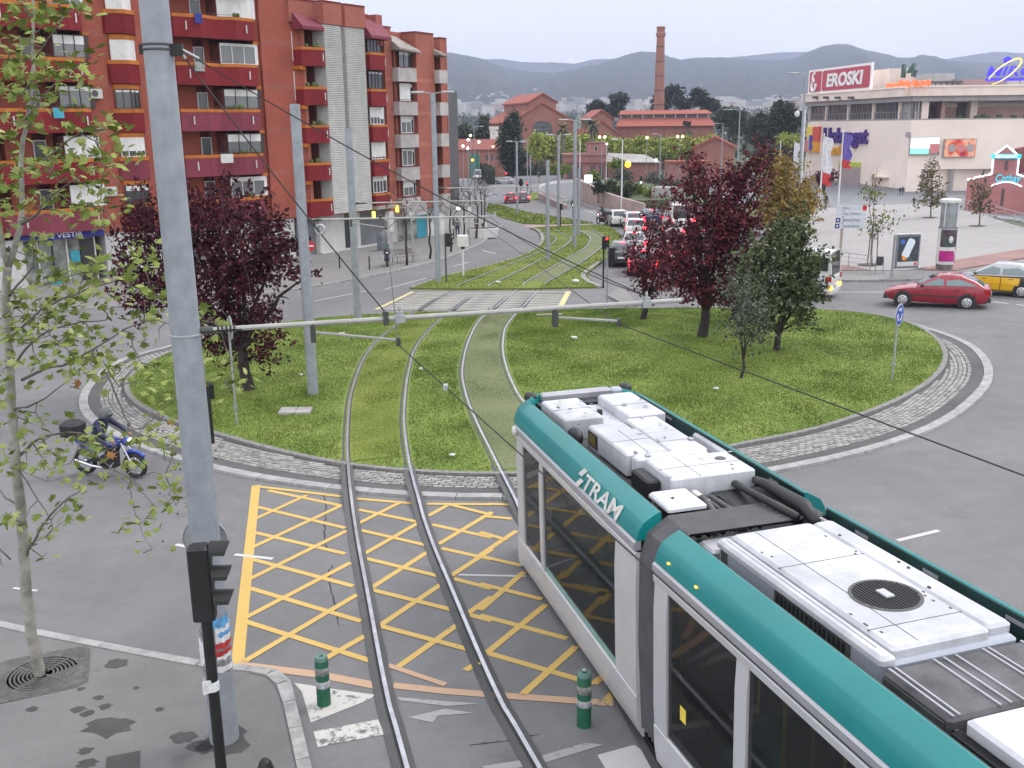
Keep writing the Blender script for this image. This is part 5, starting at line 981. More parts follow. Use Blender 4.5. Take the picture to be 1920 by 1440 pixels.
# --------- nearest traffic signal, bollards, grate
TLp=PY(400,1290,9.3);tz=Z(TLp[0],TLp[1])+.12
SG=empty('traffic_light',(TLp[0],TLp[1],tz),math.radians(8),'black traffic light seen from behind on the near pavement','traffic light')
m=MB();zt_=zat(np.array([TLp[0],TLp[1],tz]),385,1040);m.lathe([(.062,-.1),(.056,zt_)],14);m.build('post',MATS['black_metal'],SG,SM)
zq=[zat(np.array([TLp[0],TLp[1],tz]),380,y)for y in(1022,1158)]
hh_=zq[0]-zq[1];m=MB();m.bev(-.12,.1,-.1,.1,zq[1],zq[0],.025);m.build('signal_head',MATS['black_metal'],SG)
for k in range(3):
 zc_=zq[0]-hh_*(k+.3)/3;m=MB();V=[];n=9
 for i in range(n+1):
  t=math.pi*(i/n);V+=[(.1,.105*math.cos(t),zc_+.105*math.sin(t)),(.30-.05*(1-math.sin(t)),.105*math.cos(t),zc_+.105*math.sin(t)-.01)]
 m.add(V,[(2*i,2*i+1,2*i+3,2*i+2)for i in range(n)]);o=m.build('visor',MATS['black_metal'],SG);o.modifiers.new('thickness','SOLIDIFY').thickness=.008
 m=MB();m.lathe([(.09,.1),(.085,.115),(.01,.125)],14,0,(0,0,zc_),ax='x');m.build('lens',MATS['dark_grey'],SG)
zq2=zat(np.array([TLp[0],TLp[1],tz]),395,1285);m=MB();m.lathe([(.064,zq2-.05),(.066,zq2),(.066,zq2+.02),(.063,zq2+.06)],12);m.build('paper_scrap',MATS['paper_white'],SG);m=MB();m.cbox((-.05,-.065,zq2+.02),(.09,.02,.14),.4);m.build('paper_scrap',MATS['paper_white'],SG)
sc=PY(393,1000,11.52);RS=empty('road_sign',(Mb[0],Mb[1],Mb[2]),0,'grey back of a round road sign peeping out on both sides of the nearest mast','road sign')
lz,lx,ly=sc[2]-Mb[2],sc[0]-Mb[0],.34;m=MB();m.lathe([(.01,0),(.262,0),(.275,-.012),(.275,.012),(.262,.02),(.01,.02)],40,0,(lx,ly,lz),ax='y');m.build('disc',MATS['zinc'],RS,SM);m=MB();m.box(lx+.1,lx+.13,ly-.05,ly-.001,lz-.24,lz+.22);m.box(lx-.05,lx+.05,.14,ly-.05,lz-.02,lz+.02);m.build('bracket',MATS['dark_grey'],RS)
mat('bollard_green',(.012,.115,.06),.5,var=.12,scale=8,dirt=.3);mat('bollard_cap',(.10,.19,.165),.6,var=.15,scale=10);mat('reflector',(.55,.55,.57),.35,.2,var=.12,scale=14,dirt=.35);mat('reflector_worn',(.30,.30,.29),.5,.1,var=.3,scale=20,dirt=.4)
def bollard(px,py,ytop,lab,bands):
 b=W(px,py);h=topz(b,px,ytop);o=empty('bollard',b,0,lab,'bollard');r=.093;m=MB();m.lathe([(r,-.05),(r,h-.06),(r*.93,h-.05)],24);m.build('post',MATS['bollard_green'],o,SM)
 m=MB();m.lathe([(r*.96,h-.052),(r*.9,h-.01),(r*.8,h),(.03,h),(.028,h-.02),(.005,h-.02)],24);m.build('cap',MATS['bollard_cap'],o,SM)
 for(a,c,mt_)in bands:m=MB();m.lathe([(r,h*a),(r+.003,h*a+.004),(r+.003,h*c-.004),(r,h*c)],24);m.build('reflective_band',MATS[mt_],o,SM)
 return o
bollard(608,1323,1230,'green bollard with silver bands on the white triangle beside the pavement corner',((.40,.53,'reflector'),(.66,.80,'reflector_worn')))
b2=bollard(1095,1362,1260,'green bollard with scuffed bands right beside the moving tram',((.40,.52,'reflector'),(.64,.78,'reflector_worn')))
m=MB();m.ell((.0,0,.815),(.025,.025,.02),8,5);m.build('bolt',MATS['reflector'],b2)
b=W(497,1432,.85);o=empty('bollard',(b[0],b[1],Z(b[0],b[1])+.12),0,'black rounded top of a bollard at the bottom edge of the pavement','bollard');m=MB();m.lathe([(.075,0),(.075,.62),(.09,.64),(.09,.68),(.075,.70),(.07,.74),(.04,.78),(.005,.79)],18);m.build('post',MATS['black_metal'],o,SM)
G0=W(80,1265,.12);g=empty('tree_grate',(G0[0],G0[1],Z(G0[0],G0[1])+.12),math.radians(22),'square iron grate of concentric rings round the young plane tree','tree grate');mat('grate_iron',(.13,.125,.12),.75,.2,var=.2,scale=8,dirt=.3)
m=MB();n=36;sq=lambda t:min(.62/max(abs(math.cos(t)),1e-6),.62/max(abs(math.sin(t)),1e-6));TT=[2*math.pi*k/n for k in range(n)];m.loft([[(.47*math.cos(t),.47*math.sin(t),.004)for t in TT],[(.47*math.cos(t),.47*math.sin(t),.022)for t in TT],[(sq(t)*math.cos(t),sq(t)*math.sin(t),.022)for t in TT],[(sq(t)*math.cos(t),sq(t)*math.sin(t),.002)for t in TT]],caps=False);m.build('plate',MATS['grate_iron'],g)
for k in range(6):r=.44-.055*k;m=MB();m.loft([[(q*math.cos(t),q*math.sin(t),h)for t in TT]for q,h in((r-.03,.004),(r-.03,.02),(r,.02),(r,.004))],caps=False);m.build('ring',MATS['grate_iron'],g)
m=MB();[m.cbox((.28*math.cos(a),.28*math.sin(a),.012),(.4,.035,.018),a)for a in[math.pi/4+k*math.pi/2 for k in range(4)]];m.build('spoke',MATS['grate_iron'],g);m=MB();m.lathe([(.47,.003),(.01,.003)],24);m.build('soil',MATS['soil'],g)
# --------- signs on the island
mat('sign_blue',(.012,.055,.33),.4,var=.05);mat('sign_face_white',(.72,.72,.72),.4,var=.03);mat('sign_stop_red',(.5,.015,.02),.4,var=.04)
def disc_sign(label,px,py,cpx,cpy,r,yaw,face,back=False):
 b=W(px,py);b[2]+=lawn_h(b[0],b[1])if math.hypot(b[0]-CX,b[1]-CY)<13 else .1;h=topz(b,px,cpy);o=empty('road_sign',b,yaw,label,'road sign');m=MB();m.lathe([(.03,-.1),(.028,h+r*.8)],10);m.lathe([(.06,.45),(.06,.52)],10);m.build('post',MATS['zinc'],o,SM)
 m=MB();m.lathe([(.01,-.035),(r,-.035),(r,-.05),(.01,-.05)],32,0,(0,0,h),ax='y');m.build('plate',MATS['zinc'],o);
 if face=='round':
  m=MB();m.lathe([(.01,-.054),(r-.001,-.054),(r-.001,-.052)],32,0,(0,0,h),ax='y');m.build('face_border',MATS['sign_face_white'],o);m=MB();m.lathe([(.01,-.058),(r*.93,-.058),(r*.93,-.055)],32,0,(0,0,h),ax='y');m.build('face',MATS['sign_blue'],o)
  for k in range(3):
   a0=math.radians(90+120*k+38);P=[];n=10
   for i in range(n+1):t=a0-math.radians(62)*i/n;P.append((r*.62*math.cos(t),h+r*.62*math.sin(t)))
   for i in range(n,-1,-1):t=a0-math.radians(62)*i/n;P.append((r*.42*math.cos(t),h+r*.42*math.sin(t)))
   m=MB();
   for i in range(n):m.quad((P[i][0],-.0605,P[i][1]),(P[i+1][0],-.0605,P[i+1][1]),(P[2*n-i][0],-.0605,P[2*n-i][1]),(P[2*n+1-i][0],-.0605,P[2*n+1-i][1]))
   t=a0-math.radians(62);t2=t-math.radians(26);m.add([(r*.76*math.cos(t),-.0605,h+r*.76*math.sin(t)),(r*.5*math.cos(t2),-.0605,h+r*.5*math.sin(t2)),(r*.28*math.cos(t),-.0605,h+r*.28*math.sin(t))],[(0,1,2)]);m.build('arrow',MATS['sign_face_white'],o)
 if face=='no_entry':m=MB();m.lathe([(.01,-.055),(r,-.055),(r,-.052)],32,0,(0,0,h),ax='y');m.build('face',MATS['sign_stop_red'],o);MB().box(-r*.72,r*.72,-.062,-.056,h-r*.15,h+r*.15).build('white_bar',MATS['sign_face_white'],o)
 return o
disc_sign('round blue roundabout sign with white arrows on the lawn near the red car',1672,722,1687,590,.33,math.radians(50),'round')
disc_sign('grey back of a round sign seen nearly edge on beside the dark red tree',445,805,422,615,.33,math.radians(115),'round')
disc_sign('red no entry sign on the pavement beside the first lawn mast',584,505,585,461,.34,math.radians(-6),'no_entry')
def signal(label,px,py,ytop,boxpx,yaw,lit=None,mt='black_metal',r=.05,n3=3,name='traffic_light'):
 b=W(px,py);b[2]+=.1;h=topz(b,px,ytop);o=empty(name,b,yaw,label,'traffic light');hb=topz(b,px,ytop)-topz(b,px,ytop+boxpx);m=MB();m.lathe([(r,-.2),(r*.9,h-.02)],10);m.build('post',MATS[mt],o,SM);wq=max(.15,hb*.17);m=MB();m.bev(-wq,wq,-.32,-.06,h-hb,h,.02);m.build('signal_head',MATS['black_metal'],o)
 for k in range(n3):
  zc_=h-hb*(k+.5)/n3;rr=hb*.36/n3 if n3>1 else hb*.3;m=MB();m.lathe([(rr,-.33),(rr*.9,-.345),(.005,-.355)],12,0,(0,0,zc_),ax='y');m.build('lens',MATS[lit[1]]if lit and lit[0]==k else MATS['dark_grey'],o);V=[]
  for i in range(8):t=math.pi*i/7;V+=[(rr*1.15*math.cos(t),-.32,zc_+rr*1.15*math.sin(t)),(rr*1.15*math.cos(t),-.32-rr*1.3,zc_+rr*1.15*math.sin(t))]
  m=MB();m.add(V,[(2*i,2*i+1,2*i+3,2*i+2)for i in range(7)]);v=m.build('visor',MATS['black_metal'],o);v.modifiers.new('thickness','SOLIDIFY').thickness=.012
 return o
mat('lit_red',(1,.03,.02),.4,var=0,emit=3,ecol=(1,.03,.02));mat('lit_white',(1,1,1),.4,var=0,emit=5,ecol=(.9,1,1));mat('lit_green',(.3,1,.8),.4,var=0,emit=5,ecol=(.45,1,.85));mat('lit_amber',(1,.45,.05),.4,var=0,emit=2.2,ecol=(1,.40,.03));mat('lit_warm',(1,.85,.6),.4,var=0,emit=2.6,ecol=(1,.72,.32));mat('lit_cool',(1,1,.95),.4,var=0,emit=3,ecol=(1,.95,.85))
signal('black traffic light glowing red at the tip of the far track lawn',1131,541,442,24,math.radians(22),(0,'lit_red'));signal('grey post traffic light turned away beside the one glowing red',1138,572,464,28,math.radians(95),None,'pole_grey');signal('dark traffic light seen sideways by the double lamp mast on the track lawn',837,533,437,25,math.radians(80),None,'dark_grey');signal('black traffic light seen from behind at the pink crossing',1051,427,382,12,math.radians(170),None);signal('black traffic light with a white lit lens beside the tall double lamp mast',1074,425,375,11,math.radians(0),(2,'lit_white'));signal('far traffic light glowing red before the crossing',989,376,342,10,0,(0,'lit_red'));signal('far traffic light showing green beside the bushes',1201,358,330,14,0,(2,'lit_green'));signal('low black post with a signal box at the kerb behind the nearest mast',400,836,722,28,math.radians(200),None,'black_metal',.045)
signal('black back of a large signal panel beyond the far red cars',977,372,335,17,math.radians(180),None,'black_metal',.06,1)
b=W(869,521);o=empty('control_box',b,.1,'white box on a white post beside the avenue kerb','box');h=topz(b,869,441);m=MB();m.lathe([(.05,-.2),(.05,h-.6)],10);m.build('post',MATS['pole_white'],o);m=MB();m.bev(-.32,.32,-.3,.3,h-.62,h,.03);m.build('box',MATS['works_white'],o);MB().cbox((0,0,h-.72),(.22,.16,.14)).build('bracket',MATS['black_metal'],o)
# --------- street lamps, flags
def lamp(label,px,py,ytop,arm,mt='pole_grey',r=.09,lit=None,ln=1.3,name='street_lamp',dbl=False,dist=None):
 b=W(px,py)if dist is None else PY(px,py,dist);h=topz(b,px,ytop);o=empty(name,b,0,label,'street lamp');m=MB();m.lathe([(r,-1.0),(r,0),(r*.6,h)],10);m.build('post',MATS[mt],o,SM)
 for s in((-1,1)if dbl else(arm,)):
  if s:lamp_head(o,s,h,ln,'works_white' if mt=='pole_white' else 'zinc')
 if lit:m=MB();m.ell((arm*ln*.8,0,h-(.12 if arm else -.12)),(.26,.26,.2)if not arm else(.3,.2,.14),10,6);m.build('lit_bulb',MATS[lit],o)
 return o
lamp('tall grey lamp post rising through the orange tree before the shopping centre',1494,415,138,-1,r=.16,ln=1.6)
b=W(1497,412);o=empty('camera_post',b,0,'white post carrying a dome camera beside the tall lamp','camera post');h=topz(b,1497,206);m=MB();m.lathe([(.12,-.3),(.09,h)],10);m.build('post',MATS['pole_white'],o,SM);m=MB();m.tube([(0,0,h-.2),(-.3,0,h),(-.7,0,h-.1)],.05,6);m.ell((-.7,0,h-.35),(.24,.24,.28),10,6);m.build('dome_camera',MATS['works_white'],o,SM)
for a in[('white lamp post at the foot of the planted wall',1165,395,262,-1,'pole_white',.1),('white lamp post behind the bend of the guard rail',1087,366,262,-1,'pole_white',.1),('white lamp post topped by a round lit bulb',1137,336,271,0,'pole_white',.09,'lit_cool'),('grey lamp post above the grey concrete block',1236,364,252,-1,'pole_grey',.1),('slim grey lamp post at the end of the dark hedge',1197,323,287,0,'pole_grey',.08),('yellow lit park lamp behind the rose pavilions',1246,316,264,0,'pole_grey',.07,'lit_warm'),('yellow lit park lamp beside the red tree crown',1282,314,268,0,'pole_white',.08,'lit_warm'),('grey lamp post with a single arm on the avenue side',891,382,238,1,'pole_grey',.1),('grey double lamp post next to the dark cedar',968,345,258,0,'pole_grey',.09),('grey single lamp post close to the far signal',989,352,267,-1,'pole_grey',.09),('lit lamp post over the outbuilding roof',917,340,274,1,'pole_grey',.09,'lit_warm'),('slim post beside the silver car',926,338,290,0,'pole_grey',.08),('lit lamp post beside the warm glowing column',945,318,283,1,'pole_grey',.08,'lit_warm')]:lamp(*a)
lamp('grey curved lamp post on the road behind the red tree',1382,330,206,-1,r=.12,ln=2.2,dist=140);lamp('grey lamp post beside the brick lodge',1352,320,232,-1,r=.1,ln=1.8,dist=170);lamp('double lamp post standing over the palms',1063,318,228,0,dbl=True,r=.1,dist=205)if False else None
for k,(px,py,lab,mt_)in enumerate([(1129,257,'pair of yellow lights glowing above the willow row near the palm','lit_warm'),(1213,258,'single yellow light glowing above the middle of the willow row','lit_warm'),(1275,256,'pair of yellow lights glowing above the willow row near the red tree','lit_warm'),(1177,308,'large amber light glowing in front of the rose pavilion','lit_amber'),(1230,300,'white light glowing at the end of the rose pavilions','lit_cool'),(882,254,'yellow light glowing in the dark trees behind the grey block','lit_warm'),(878,262,'pinkish light glowing on the outbuilding roof','lit_cool'),(898,266,'white light glowing between outbuilding and lamp post','lit_cool'),(868,274,'small white light glowing by the wall corner','lit_cool'),(877,278,'tiny white light glowing low by the outbuilding','lit_cool'),(886,300,'orange light glowing above the long dark hedge','lit_amber'),(850,267,'white light glowing against the grey block balconies','lit_cool'),(859,390,'bright white light glowing over the cafe front','lit_cool')]):
 Yd=215 if px>1000 else(108 if py>380 else 235);p=PY(px,py,Yd);gz=Z(p[0],p[1]);o=empty('park_light',(p[0],p[1],gz),0,lab,'street lamp');h=p[2]-gz;m=MB();m.lathe([(.06,-.5),(.05,h)],8);m.build('post',MATS['pole_grey'],o)
 for dx in((-.55,.55)if 'pair' in lab else(0,)):s=(.7 if k==3 else .3 if Yd>200 else .22);m=MB();m.ell((dx,-.1,h),(s,s,s),10,6);m.build('lit_bulb',MATS[mt_],o)
mat('flag_violet',(.12,.09,.35),.7,var=.15);mat('flag_white',(.6,.6,.62),.7,var=.1);mat('flag_red',(.5,.04,.05),.7,var=.1)
def flagpole(label,px,py,yt,fl,dist=None):
 b=W(px,py)if dist is None else PY(px,py,dist);h=topz(b,px,yt);o=empty('flagpole',b,0,label,'flagpole');m=MB();m.lathe([(.1,-.5),(.06,h)],10);m.ell((0,0,h),(.1,.1,.1),8,5);m.build('pole',MATS['pole_white'],o,SM)
 zt_=h-.2
 for mt_,l in fl:
  m=MB();V=[];n=8
  for i in range(n+1):
   for j in range(5):u=j/4;V.append((.1+u*(.85+.15*math.sin(i*1.3)),.16*math.sin(u*7+i*.5),zt_-l*i/n-u*.25))
  m.add(V,[(i*5+j,i*5+j+1,(i+1)*5+j+1,(i+1)*5+j)for i in range(n)for j in range(4)]);m.build('flag',MATS[mt_],o,9);zt_-=l
flagpole('white flagpole with a white and red flag hanging limp',1536,392,252,[('flag_white',3.6),('flag_red',1.2)]);flagpole('white flagpole with a violet flag hanging limp across the wall lettering',1571,390,246,[('flag_violet',2.6),('flag_red',.8)]);flagpole('white flagpole with a dark narrow flag before the coloured wall emblem',1511,345,251,[('flag_violet',3.5)]);flagpole('bare white flagpole far back behind the orange tree',1461,320,265,[],190);flagpole('white flagpole with a white flag beside the tall lamp',1487,320,265,[('flag_white',4.5)],190)
# --------- furniture on the plaza and pavements
b=W(1697,519,.15);MP=empty('advert_panel',b,math.radians(9),'framed street advert panel with a bottle poster on a side post','advert panel');z=.55;wq,hq=.66,1.62
mat('frame_grey',(.20,.205,.23),.45,.4,var=.08);panelmat('advert_dark',[(.02,.03,.05),(.05,.05,.08),(.03,.05,.03),(.10,.10,.14)],2.5,.06,2);mat('advert_bottle',(.62,.68,.74),.4,var=.05,emit=.08);mat('advert_orange',(.7,.25,.03),.4,var=.1,emit=.1);mat('advert_blue',(.05,.14,.45),.4,var=.1,emit=.05)
m=MB();m.bev(-wq,wq,-.08,.08,z-.1,z+hq,.04);m.build('frame',MATS['frame_grey'],MP);MB().box(-wq,wq,-.09,.09,z+hq+.002,z+hq+.05).build('top_cover',MATS['works_white'],MP);MB().box(-wq+.1,wq-.1,-.09,-.081,z+.25,z+hq-.1).build('poster',MATS['advert_dark'],MP);MB().box(-wq+.1,wq-.1,-.09,-.081,z+.02,z+.24).build('caption_strip',MATS['works_white'],MP);MB().box(wq-.28,wq-.16,-.096,-.091,z+.06,z+.2).build('badge',MATS['sign_stop_red'],MP)
P=[(-.36,.62),(-.12,.40),(.06,.48),(.38,1.22),(.33,1.35),(.12,1.45),(-.02,1.40)];MB().prism([(p[0]*.95-.02,z+p[1])for p in P],-.097,-.0905,0,'y').build('bottle_picture',MATS['advert_bottle'],MP);P=[(-.36,.60),(-.30,.34),(-.10,.30),(-.05,.44),(-.13,.39)];MB().prism([(p[0]*.95-.02,z+p[1])for p in P[:4]],-.0985,-.0975,0,'y').build('cap_picture',MATS['advert_orange'],MP);m=MB();m.lathe([(.01,-.094),(.13,-.094),(.13,-.091)],12,0,(-.34,0,z+1.25),ax='y');m.build('blue_spot',MATS['advert_blue'],MP);text_on('lettering','AGUA',MATS['frame_grey'],MP,.0,-.099,z+.95,.26,.07,.001,0,0,math.radians(-20))if False else None
m=MB();m.box(-wq-.13,-wq-.01,-.06,.06,-.15,z+hq);m.build('side_post',MATS['zinc'],MP)
b=W(1770,504,.15);AC=empty('advert_column',b,math.radians(20),'round advert column with a glass top and pasted posters','advert column');mat('column_base',(.17,.15,.14),.7,var=.2);panelmat('column_green',[(.03,.05,.05),(.06,.11,.09),(.10,.05,.06),(.04,.04,.07)],2,.0,1);mat('column_magenta',(.42,.012,.20),.5,var=.2,scale=3);mat('column_mauve',(.33,.10,.24),.5,var=.2,scale=3);mat('column_glass',(.32,.34,.36),.12,.3,var=.2,scale=1.5,spec=.8)
H=3.75;R0=.47
def cyl(nm,z0,z1,mt_,r=R0,a0=0,a1=360):m=MB();n=max(4,int(abs(a1-a0)/12));(m.lathe([(r,z0),(r,z1)],28)if a1-a0>=360 else m.add([(r*math.cos(math.radians(a0+(a1-a0)*i/n)),r*math.sin(math.radians(a0+(a1-a0)*i/n)),z)for i in range(n+1)for z in(z0,z1)],[(2*i,2*i+2,2*i+3,2*i+1)for i in range(n)]));return m.build(nm,MATS[mt_],AC,SM)
cyl('base',0,.28,'column_base',R0-.04);cyl('drum',.28,2.2,'works_white');cyl('poster',1.22,2.15,'column_green',R0+.01,-175,-20);cyl('poster',.45,1.02,'column_magenta',R0+.01,-175,-75);cyl('poster',.34,.86,'column_mauve',R0+.014,-70,-5);cyl('poster',1.0,1.6,'column_green',R0+.016,-60,-10);m=MB();m.ell((-.14,-R0+.02,1.62),(.15,.05,.2),10,6);m.build('poster_spot',MATS['works_white'],AC);cyl('glass_drum',2.24,H-.22,'column_glass',R0-.03);cyl('ring',2.2,2.26,'frame_grey',R0+.02);m=MB();m.lathe([(R0+.05,H-.22),(R0+.08,H-.15),(R0+.06,H-.05),(R0-.1,H),(.01,H)],28);m.build('cap',MATS['works_white'],AC,SM);[MB().cbox(((R0-.01)*math.cos(a),(R0-.01)*math.sin(a),2.9),(.06,.04,1.25),a).build('mullion',MATS['works_white'],AC)for a in[math.radians(20+90*k)for k in range(4)]]
b=W(1572,522,.15);DS=empty('direction_sign',b,math.radians(-4),'stack of four pale direction boards on a beige post beside the road','direction sign');mat('beige_post',(.36,.31,.27),.6,var=.08);mat('board_pale',(.52,.55,.60),.4,var=.05);mat('board_navy',(.03,.03,.16),.4,var=.05)
b_=np.array(b);hz_=lambda py:topz(b_,1580,py);m=MB();m.lathe([(.075,-.1),(.07,hz_(390))],12);m.build('post',MATS['beige_post'],DS,SM)
for k,(ya,yb,x0,x1,tx)in enumerate([(385,394.5,-.35,1.12,'Parc'),(396,405.5,-.36,1.1,'Fray - Vallbona'),(407.5,417,-.38,1.1,'Biblioteca M. Mora'),(418.5,428,-.4,1.08,'Castella Unamuno')]):
 z0,z1=hz_(yb),hz_(ya);MB().box(x0,x1,-.14,-.08,z0,z1).build('board',MATS['board_pale'],DS)
 text_on('lettering',tx,MATS['dark_grey'],DS,.1 if k==0 else .4,-.144,(z0+z1)/2,.3 if k==0 else .85,.13,.002)
 if k>1:MB().box(x0,x0+.22,-.15,-.141,z0+.01,z1-.01).build('symbol_tile',MATS['board_navy'],DS);MB().box(x0+.07,x0+.15,-.156,-.151,z0+.07,z1-.07).build('symbol',MATS['board_pale'],DS)
 if k==0:MB().box(x1-.2,x1,-.15,-.141,z0,z1).build('symbol_tile',MATS['sign_stop_red'],DS)
b=W(1648,512,.15);BN=empty('litter_bin',b,.15,'dark litter bin hung on a bent tube stand','bin');m=MB();m.lathe([(.15,.42),(.19,.85),(.19,.88)],14);m.build('bucket',MATS['dark_grey'],BN,SM);m=MB();m.tube([(-.22,0,-.05),(-.22,0,.7)],.02,6);m.tube([(.22,0,-.05),(.22,0,.7)],.02,6);m.build('stand',MATS['pole_grey'],BN)
def railing(label,L,h=1.0,step=1.6,mt='zinc',bars=4,lift=.15):
 P=[W(*p,lift)for p in L];Q=spline([np.array(p)for p in P],step);c=Vector(Q[0]);o=empty('railing',c,0,label,'railing');
 for k in range(bars):z=h*(k+1)/bars;m=MB();m.tube([Vector(q)-c+Vector((0,0,z))for q in Q],.028 if k==bars-1 else .014,6);m.build('rail',MATS[mt],o)
 for q in Q:m=MB();m.tube([Vector(q)-c,Vector(q)-c+Vector((0,0,h))],.025,6);m.build('post',MATS[mt],o)
 return o
railing('steel railing along the red ramp beside the bus',[(1546,501),(1590,507),(1631,513)],.95,1.3);railing('long steel railing on the plaza edge before the pink neon house',[(1796,396.5),(1850,409),(1900,425),(1990,456)],1.15,2.4)
def wall_thing(name,label,L,h0,h1,th,mt_,cat,top=None):
 P=[W(*p)for p in L];c=P[0];o=empty(name,c,0,label,cat);V=[];n=len(P)
 for i,p in enumerate(P):
  d=(P[min(i+1,n-1)]-P[max(i-1,0)])[:2];d=d/np.linalg.norm(d);q=np.array([-d[1],d[0],0])*th;hh_=h0+(h1-h0)*i/(n-1);
  for a in(p,p+q):
   for z in(-.5,hh_):V.append(tuple(a-c+np.array([0,0,z])))
 F=[]
 for i in range(n-1):a,b=4*i,4*i+4;F+=[(a,b,b+1,a+1),(a+3,b+3,b+2,a+2),(a+1,b+1,b+3,a+3)]
 F+=[(0,1,3,2),(4*n-4,4*n-2,4*n-1,4*n-3)];m=MB();m.add(V,F);m.build('wall_face',MATS[mt_],o)
 return o
wall_thing('retaining_wall','pinkish concrete retaining wall below the bushes, tapering beside the road',[(1078,377),(1105,385),(1125,389),(1165,395),(1205,397.5)],3.0,.9,.4,'pink_concrete','wall')
wall_thing('guard_wall','low pink wall under the white guard rail at the underpass',[(1009,374),(1022,380),(1037,386),(1060,393)],1.0,.5,.3,'pink_concrete','wall')
gr=railing('white crash barrier curving round the underpass mouth',[(1075,352),(1045,354),(1020,359),(1010,366),(1016,374),(1037,384),(1060,392)],1.3,2.0,'works_white',1,0)
m=MB();Q=spline([np.array(W(*p))for p in[(1075,352),(1045,354),(1020,359),(1010,366),(1016,374),(1037,384),(1060,392)]],1.0);c=np.array(gr.location);V=[tuple(q-c+np.array([0,0,z]))for q in Q for z in(.95,1.3)];m.add(V,[(2*i,2*i+2,2*i+3,2*i+1)for i in range(len(Q)-1)]);b=m.build('barrier_beam',MATS['works_white'],gr);b.modifiers.new('thickness','SOLIDIFY').thickness=.08
b=PY(1258,368,118);o=empty('concrete_block',(b[0],b[1],Z(b[0],b[1])),math.radians(-12),'plain grey concrete block standing on the slope behind the red tree','concrete block');m=MB();m.bev(-2.2,1.6,-1.5,1.5,-.6,b[2]-Z(b[0],b[1])+1.1,.06);m.build('block',MATS['concrete'],o)
b=W(1103,352);o=empty('advert_panel',b,0,'small brightly lit advert panel glowing white by the far footway','advert panel');m=MB();m.bev(-.75,.75,-.1,.1,.3,2.3,.04);m.build('frame',MATS['frame_grey'],o);mat('panel_glow',(.8,.9,1),.4,var=.3,scale=1.5,emit=2.2,ecol=(.75,.9,1));MB().box(-.65,.65,-.12,-.101,.4,2.2).build('lit_face',MATS['panel_glow'],o)
for k,(px,py,lab)in enumerate([(637,503,'thin black pavement post nearest the dark red tree'),(693,506,'thin black pavement post beside the parked scooter'),(851,448,'thin black pavement post behind the walking person')]):
 b=W(px,py,.13);o=empty('pavement_post',b,0,lab,'bollard');m=MB();m.lathe([(.045,-.05),(.045,.8),(.03,.86),(.005,.87)],10);m.build('post',MATS['black_metal'],o,SM);m=MB();m.lathe([(.05,.7),(.05,.74)],10);m.build('collar',MATS['dark_grey'],o)
for px,py,yt,lab,wq,mt_ in((716,470,437,'dark grey utility cabinet against the white wall',.24,'door_grey'),(726,468,432,'pale utility cabinet covered in scribbles beside the dark one',.3,'concrete')):
 b=W(px,py,.13);o=empty('utility_cabinet',b,math.radians(58),lab,'cabinet');h=topz(b,px,yt);m=MB();m.bev(-wq,wq,-.25,.25,0,h,.02);m.build('body',MATS[mt_],o);MB().box(-wq+.04,wq-.04,-.262,-.251,.1,h-.08).build('door',MATS[mt_],o)
b=W(762,492,.13);o=empty('bench',b,math.radians(38),'grey slatted bench under the bare pavement tree','bench');mat('bench_wood',(.22,.20,.18),.8,var=.2)
for k in range(3):MB().box(-.8,.8,-.35+k*.15,-.23+k*.15,.42,.45).build('slat',MATS['bench_wood'],o);MB().cbox((0,.16+k*.03,.58+k*.13),(1.6,.03,.1)).build('slat',MATS['bench_wood'],o)
for s in(-.6,.6):m=MB();m.tube([(s,-.3,-.05),(s,-.28,.42),(s,.1,.42),(s,.24,.9)],.025,6);m.tube([(s,.1,.42),(s,.18,-.05)],.025,6);m.build('leg',MATS['zinc'],o)
for px,py,yt,lab in((775,491,398,'slim grey post with a white plate before the shop window'),(737,497,396,'grey post with a long white plate behind the scooter'),(825,478,400,'slim grey post hidden close to the double lamp mast'),(881,459,388,'slim grey post with a white top strip at the pavement bend')):
 b=W(px,py,.13);o=empty('sign_post',b,math.radians(20),lab,'sign post');h=topz(b,px,yt);m=MB();m.lathe([(.06,-.05),(.05,h)],10);m.build('post',MATS['zinc'],o,SM);MB().box(-.14,.14,-.1,-.06,h-(1.3 if px==737 else .5),h).build('plate',MATS['works_white'],o)
b=W(905,448);o=empty('planter',(b[0],b[1],b[2]+.13),.3,'pale stone planter at the pavement bend','planter');m=MB();m.bev(-1.2,1.2,-.5,.5,0,.75,.05);m.build('trough',MATS['wall_white'],o);MB().box(-1.1,1.1,-.4,.4,.751,.78).build('soil',MATS['soil'],o)
rng=random.Random(9)
for k,(px,py,s,lab)in enumerate([(644,638,.16,'crumpled white bag on the lawn beside the first lawn mast'),(555,782,.0,''),(848,868,.1,'white scrap on the grass between the two tracks'),(1343,744,.1,'white scrap on the lawn above the tram roof'),(1077,649,.14,'pale flat scrap on the lawn behind the boom'),(790,708,.09,'small white scrap between the tracks under the wire'),(934,536,.2,'white litter on the far track lawn'),(1080,535,.25,'flat white sheet on the far track lawn near the signals'),(565,717,.09,'white speck of litter below the first lawn mast')]):
 if not s:continue
 b=W(px,py);hgt=lawn_h(b[0],b[1])if b[1]<48 else .14;m=MB();
 for j in range(4):a=rng.uniform(0,6.28);m.add([(rng.uniform(-s,s),rng.uniform(-s,s),.03+rng.uniform(0,s*.5))for _ in range(4)],[(0,1,2),(0,2,3)])
 m.ell((0,0,.04),(s*.7,s*.6,s*.35),7,4);o=m.build('litter',MATS['works_white']);o.location=(b[0],b[1],b[2]+hgt+.03);tag(o,lab,'litter')
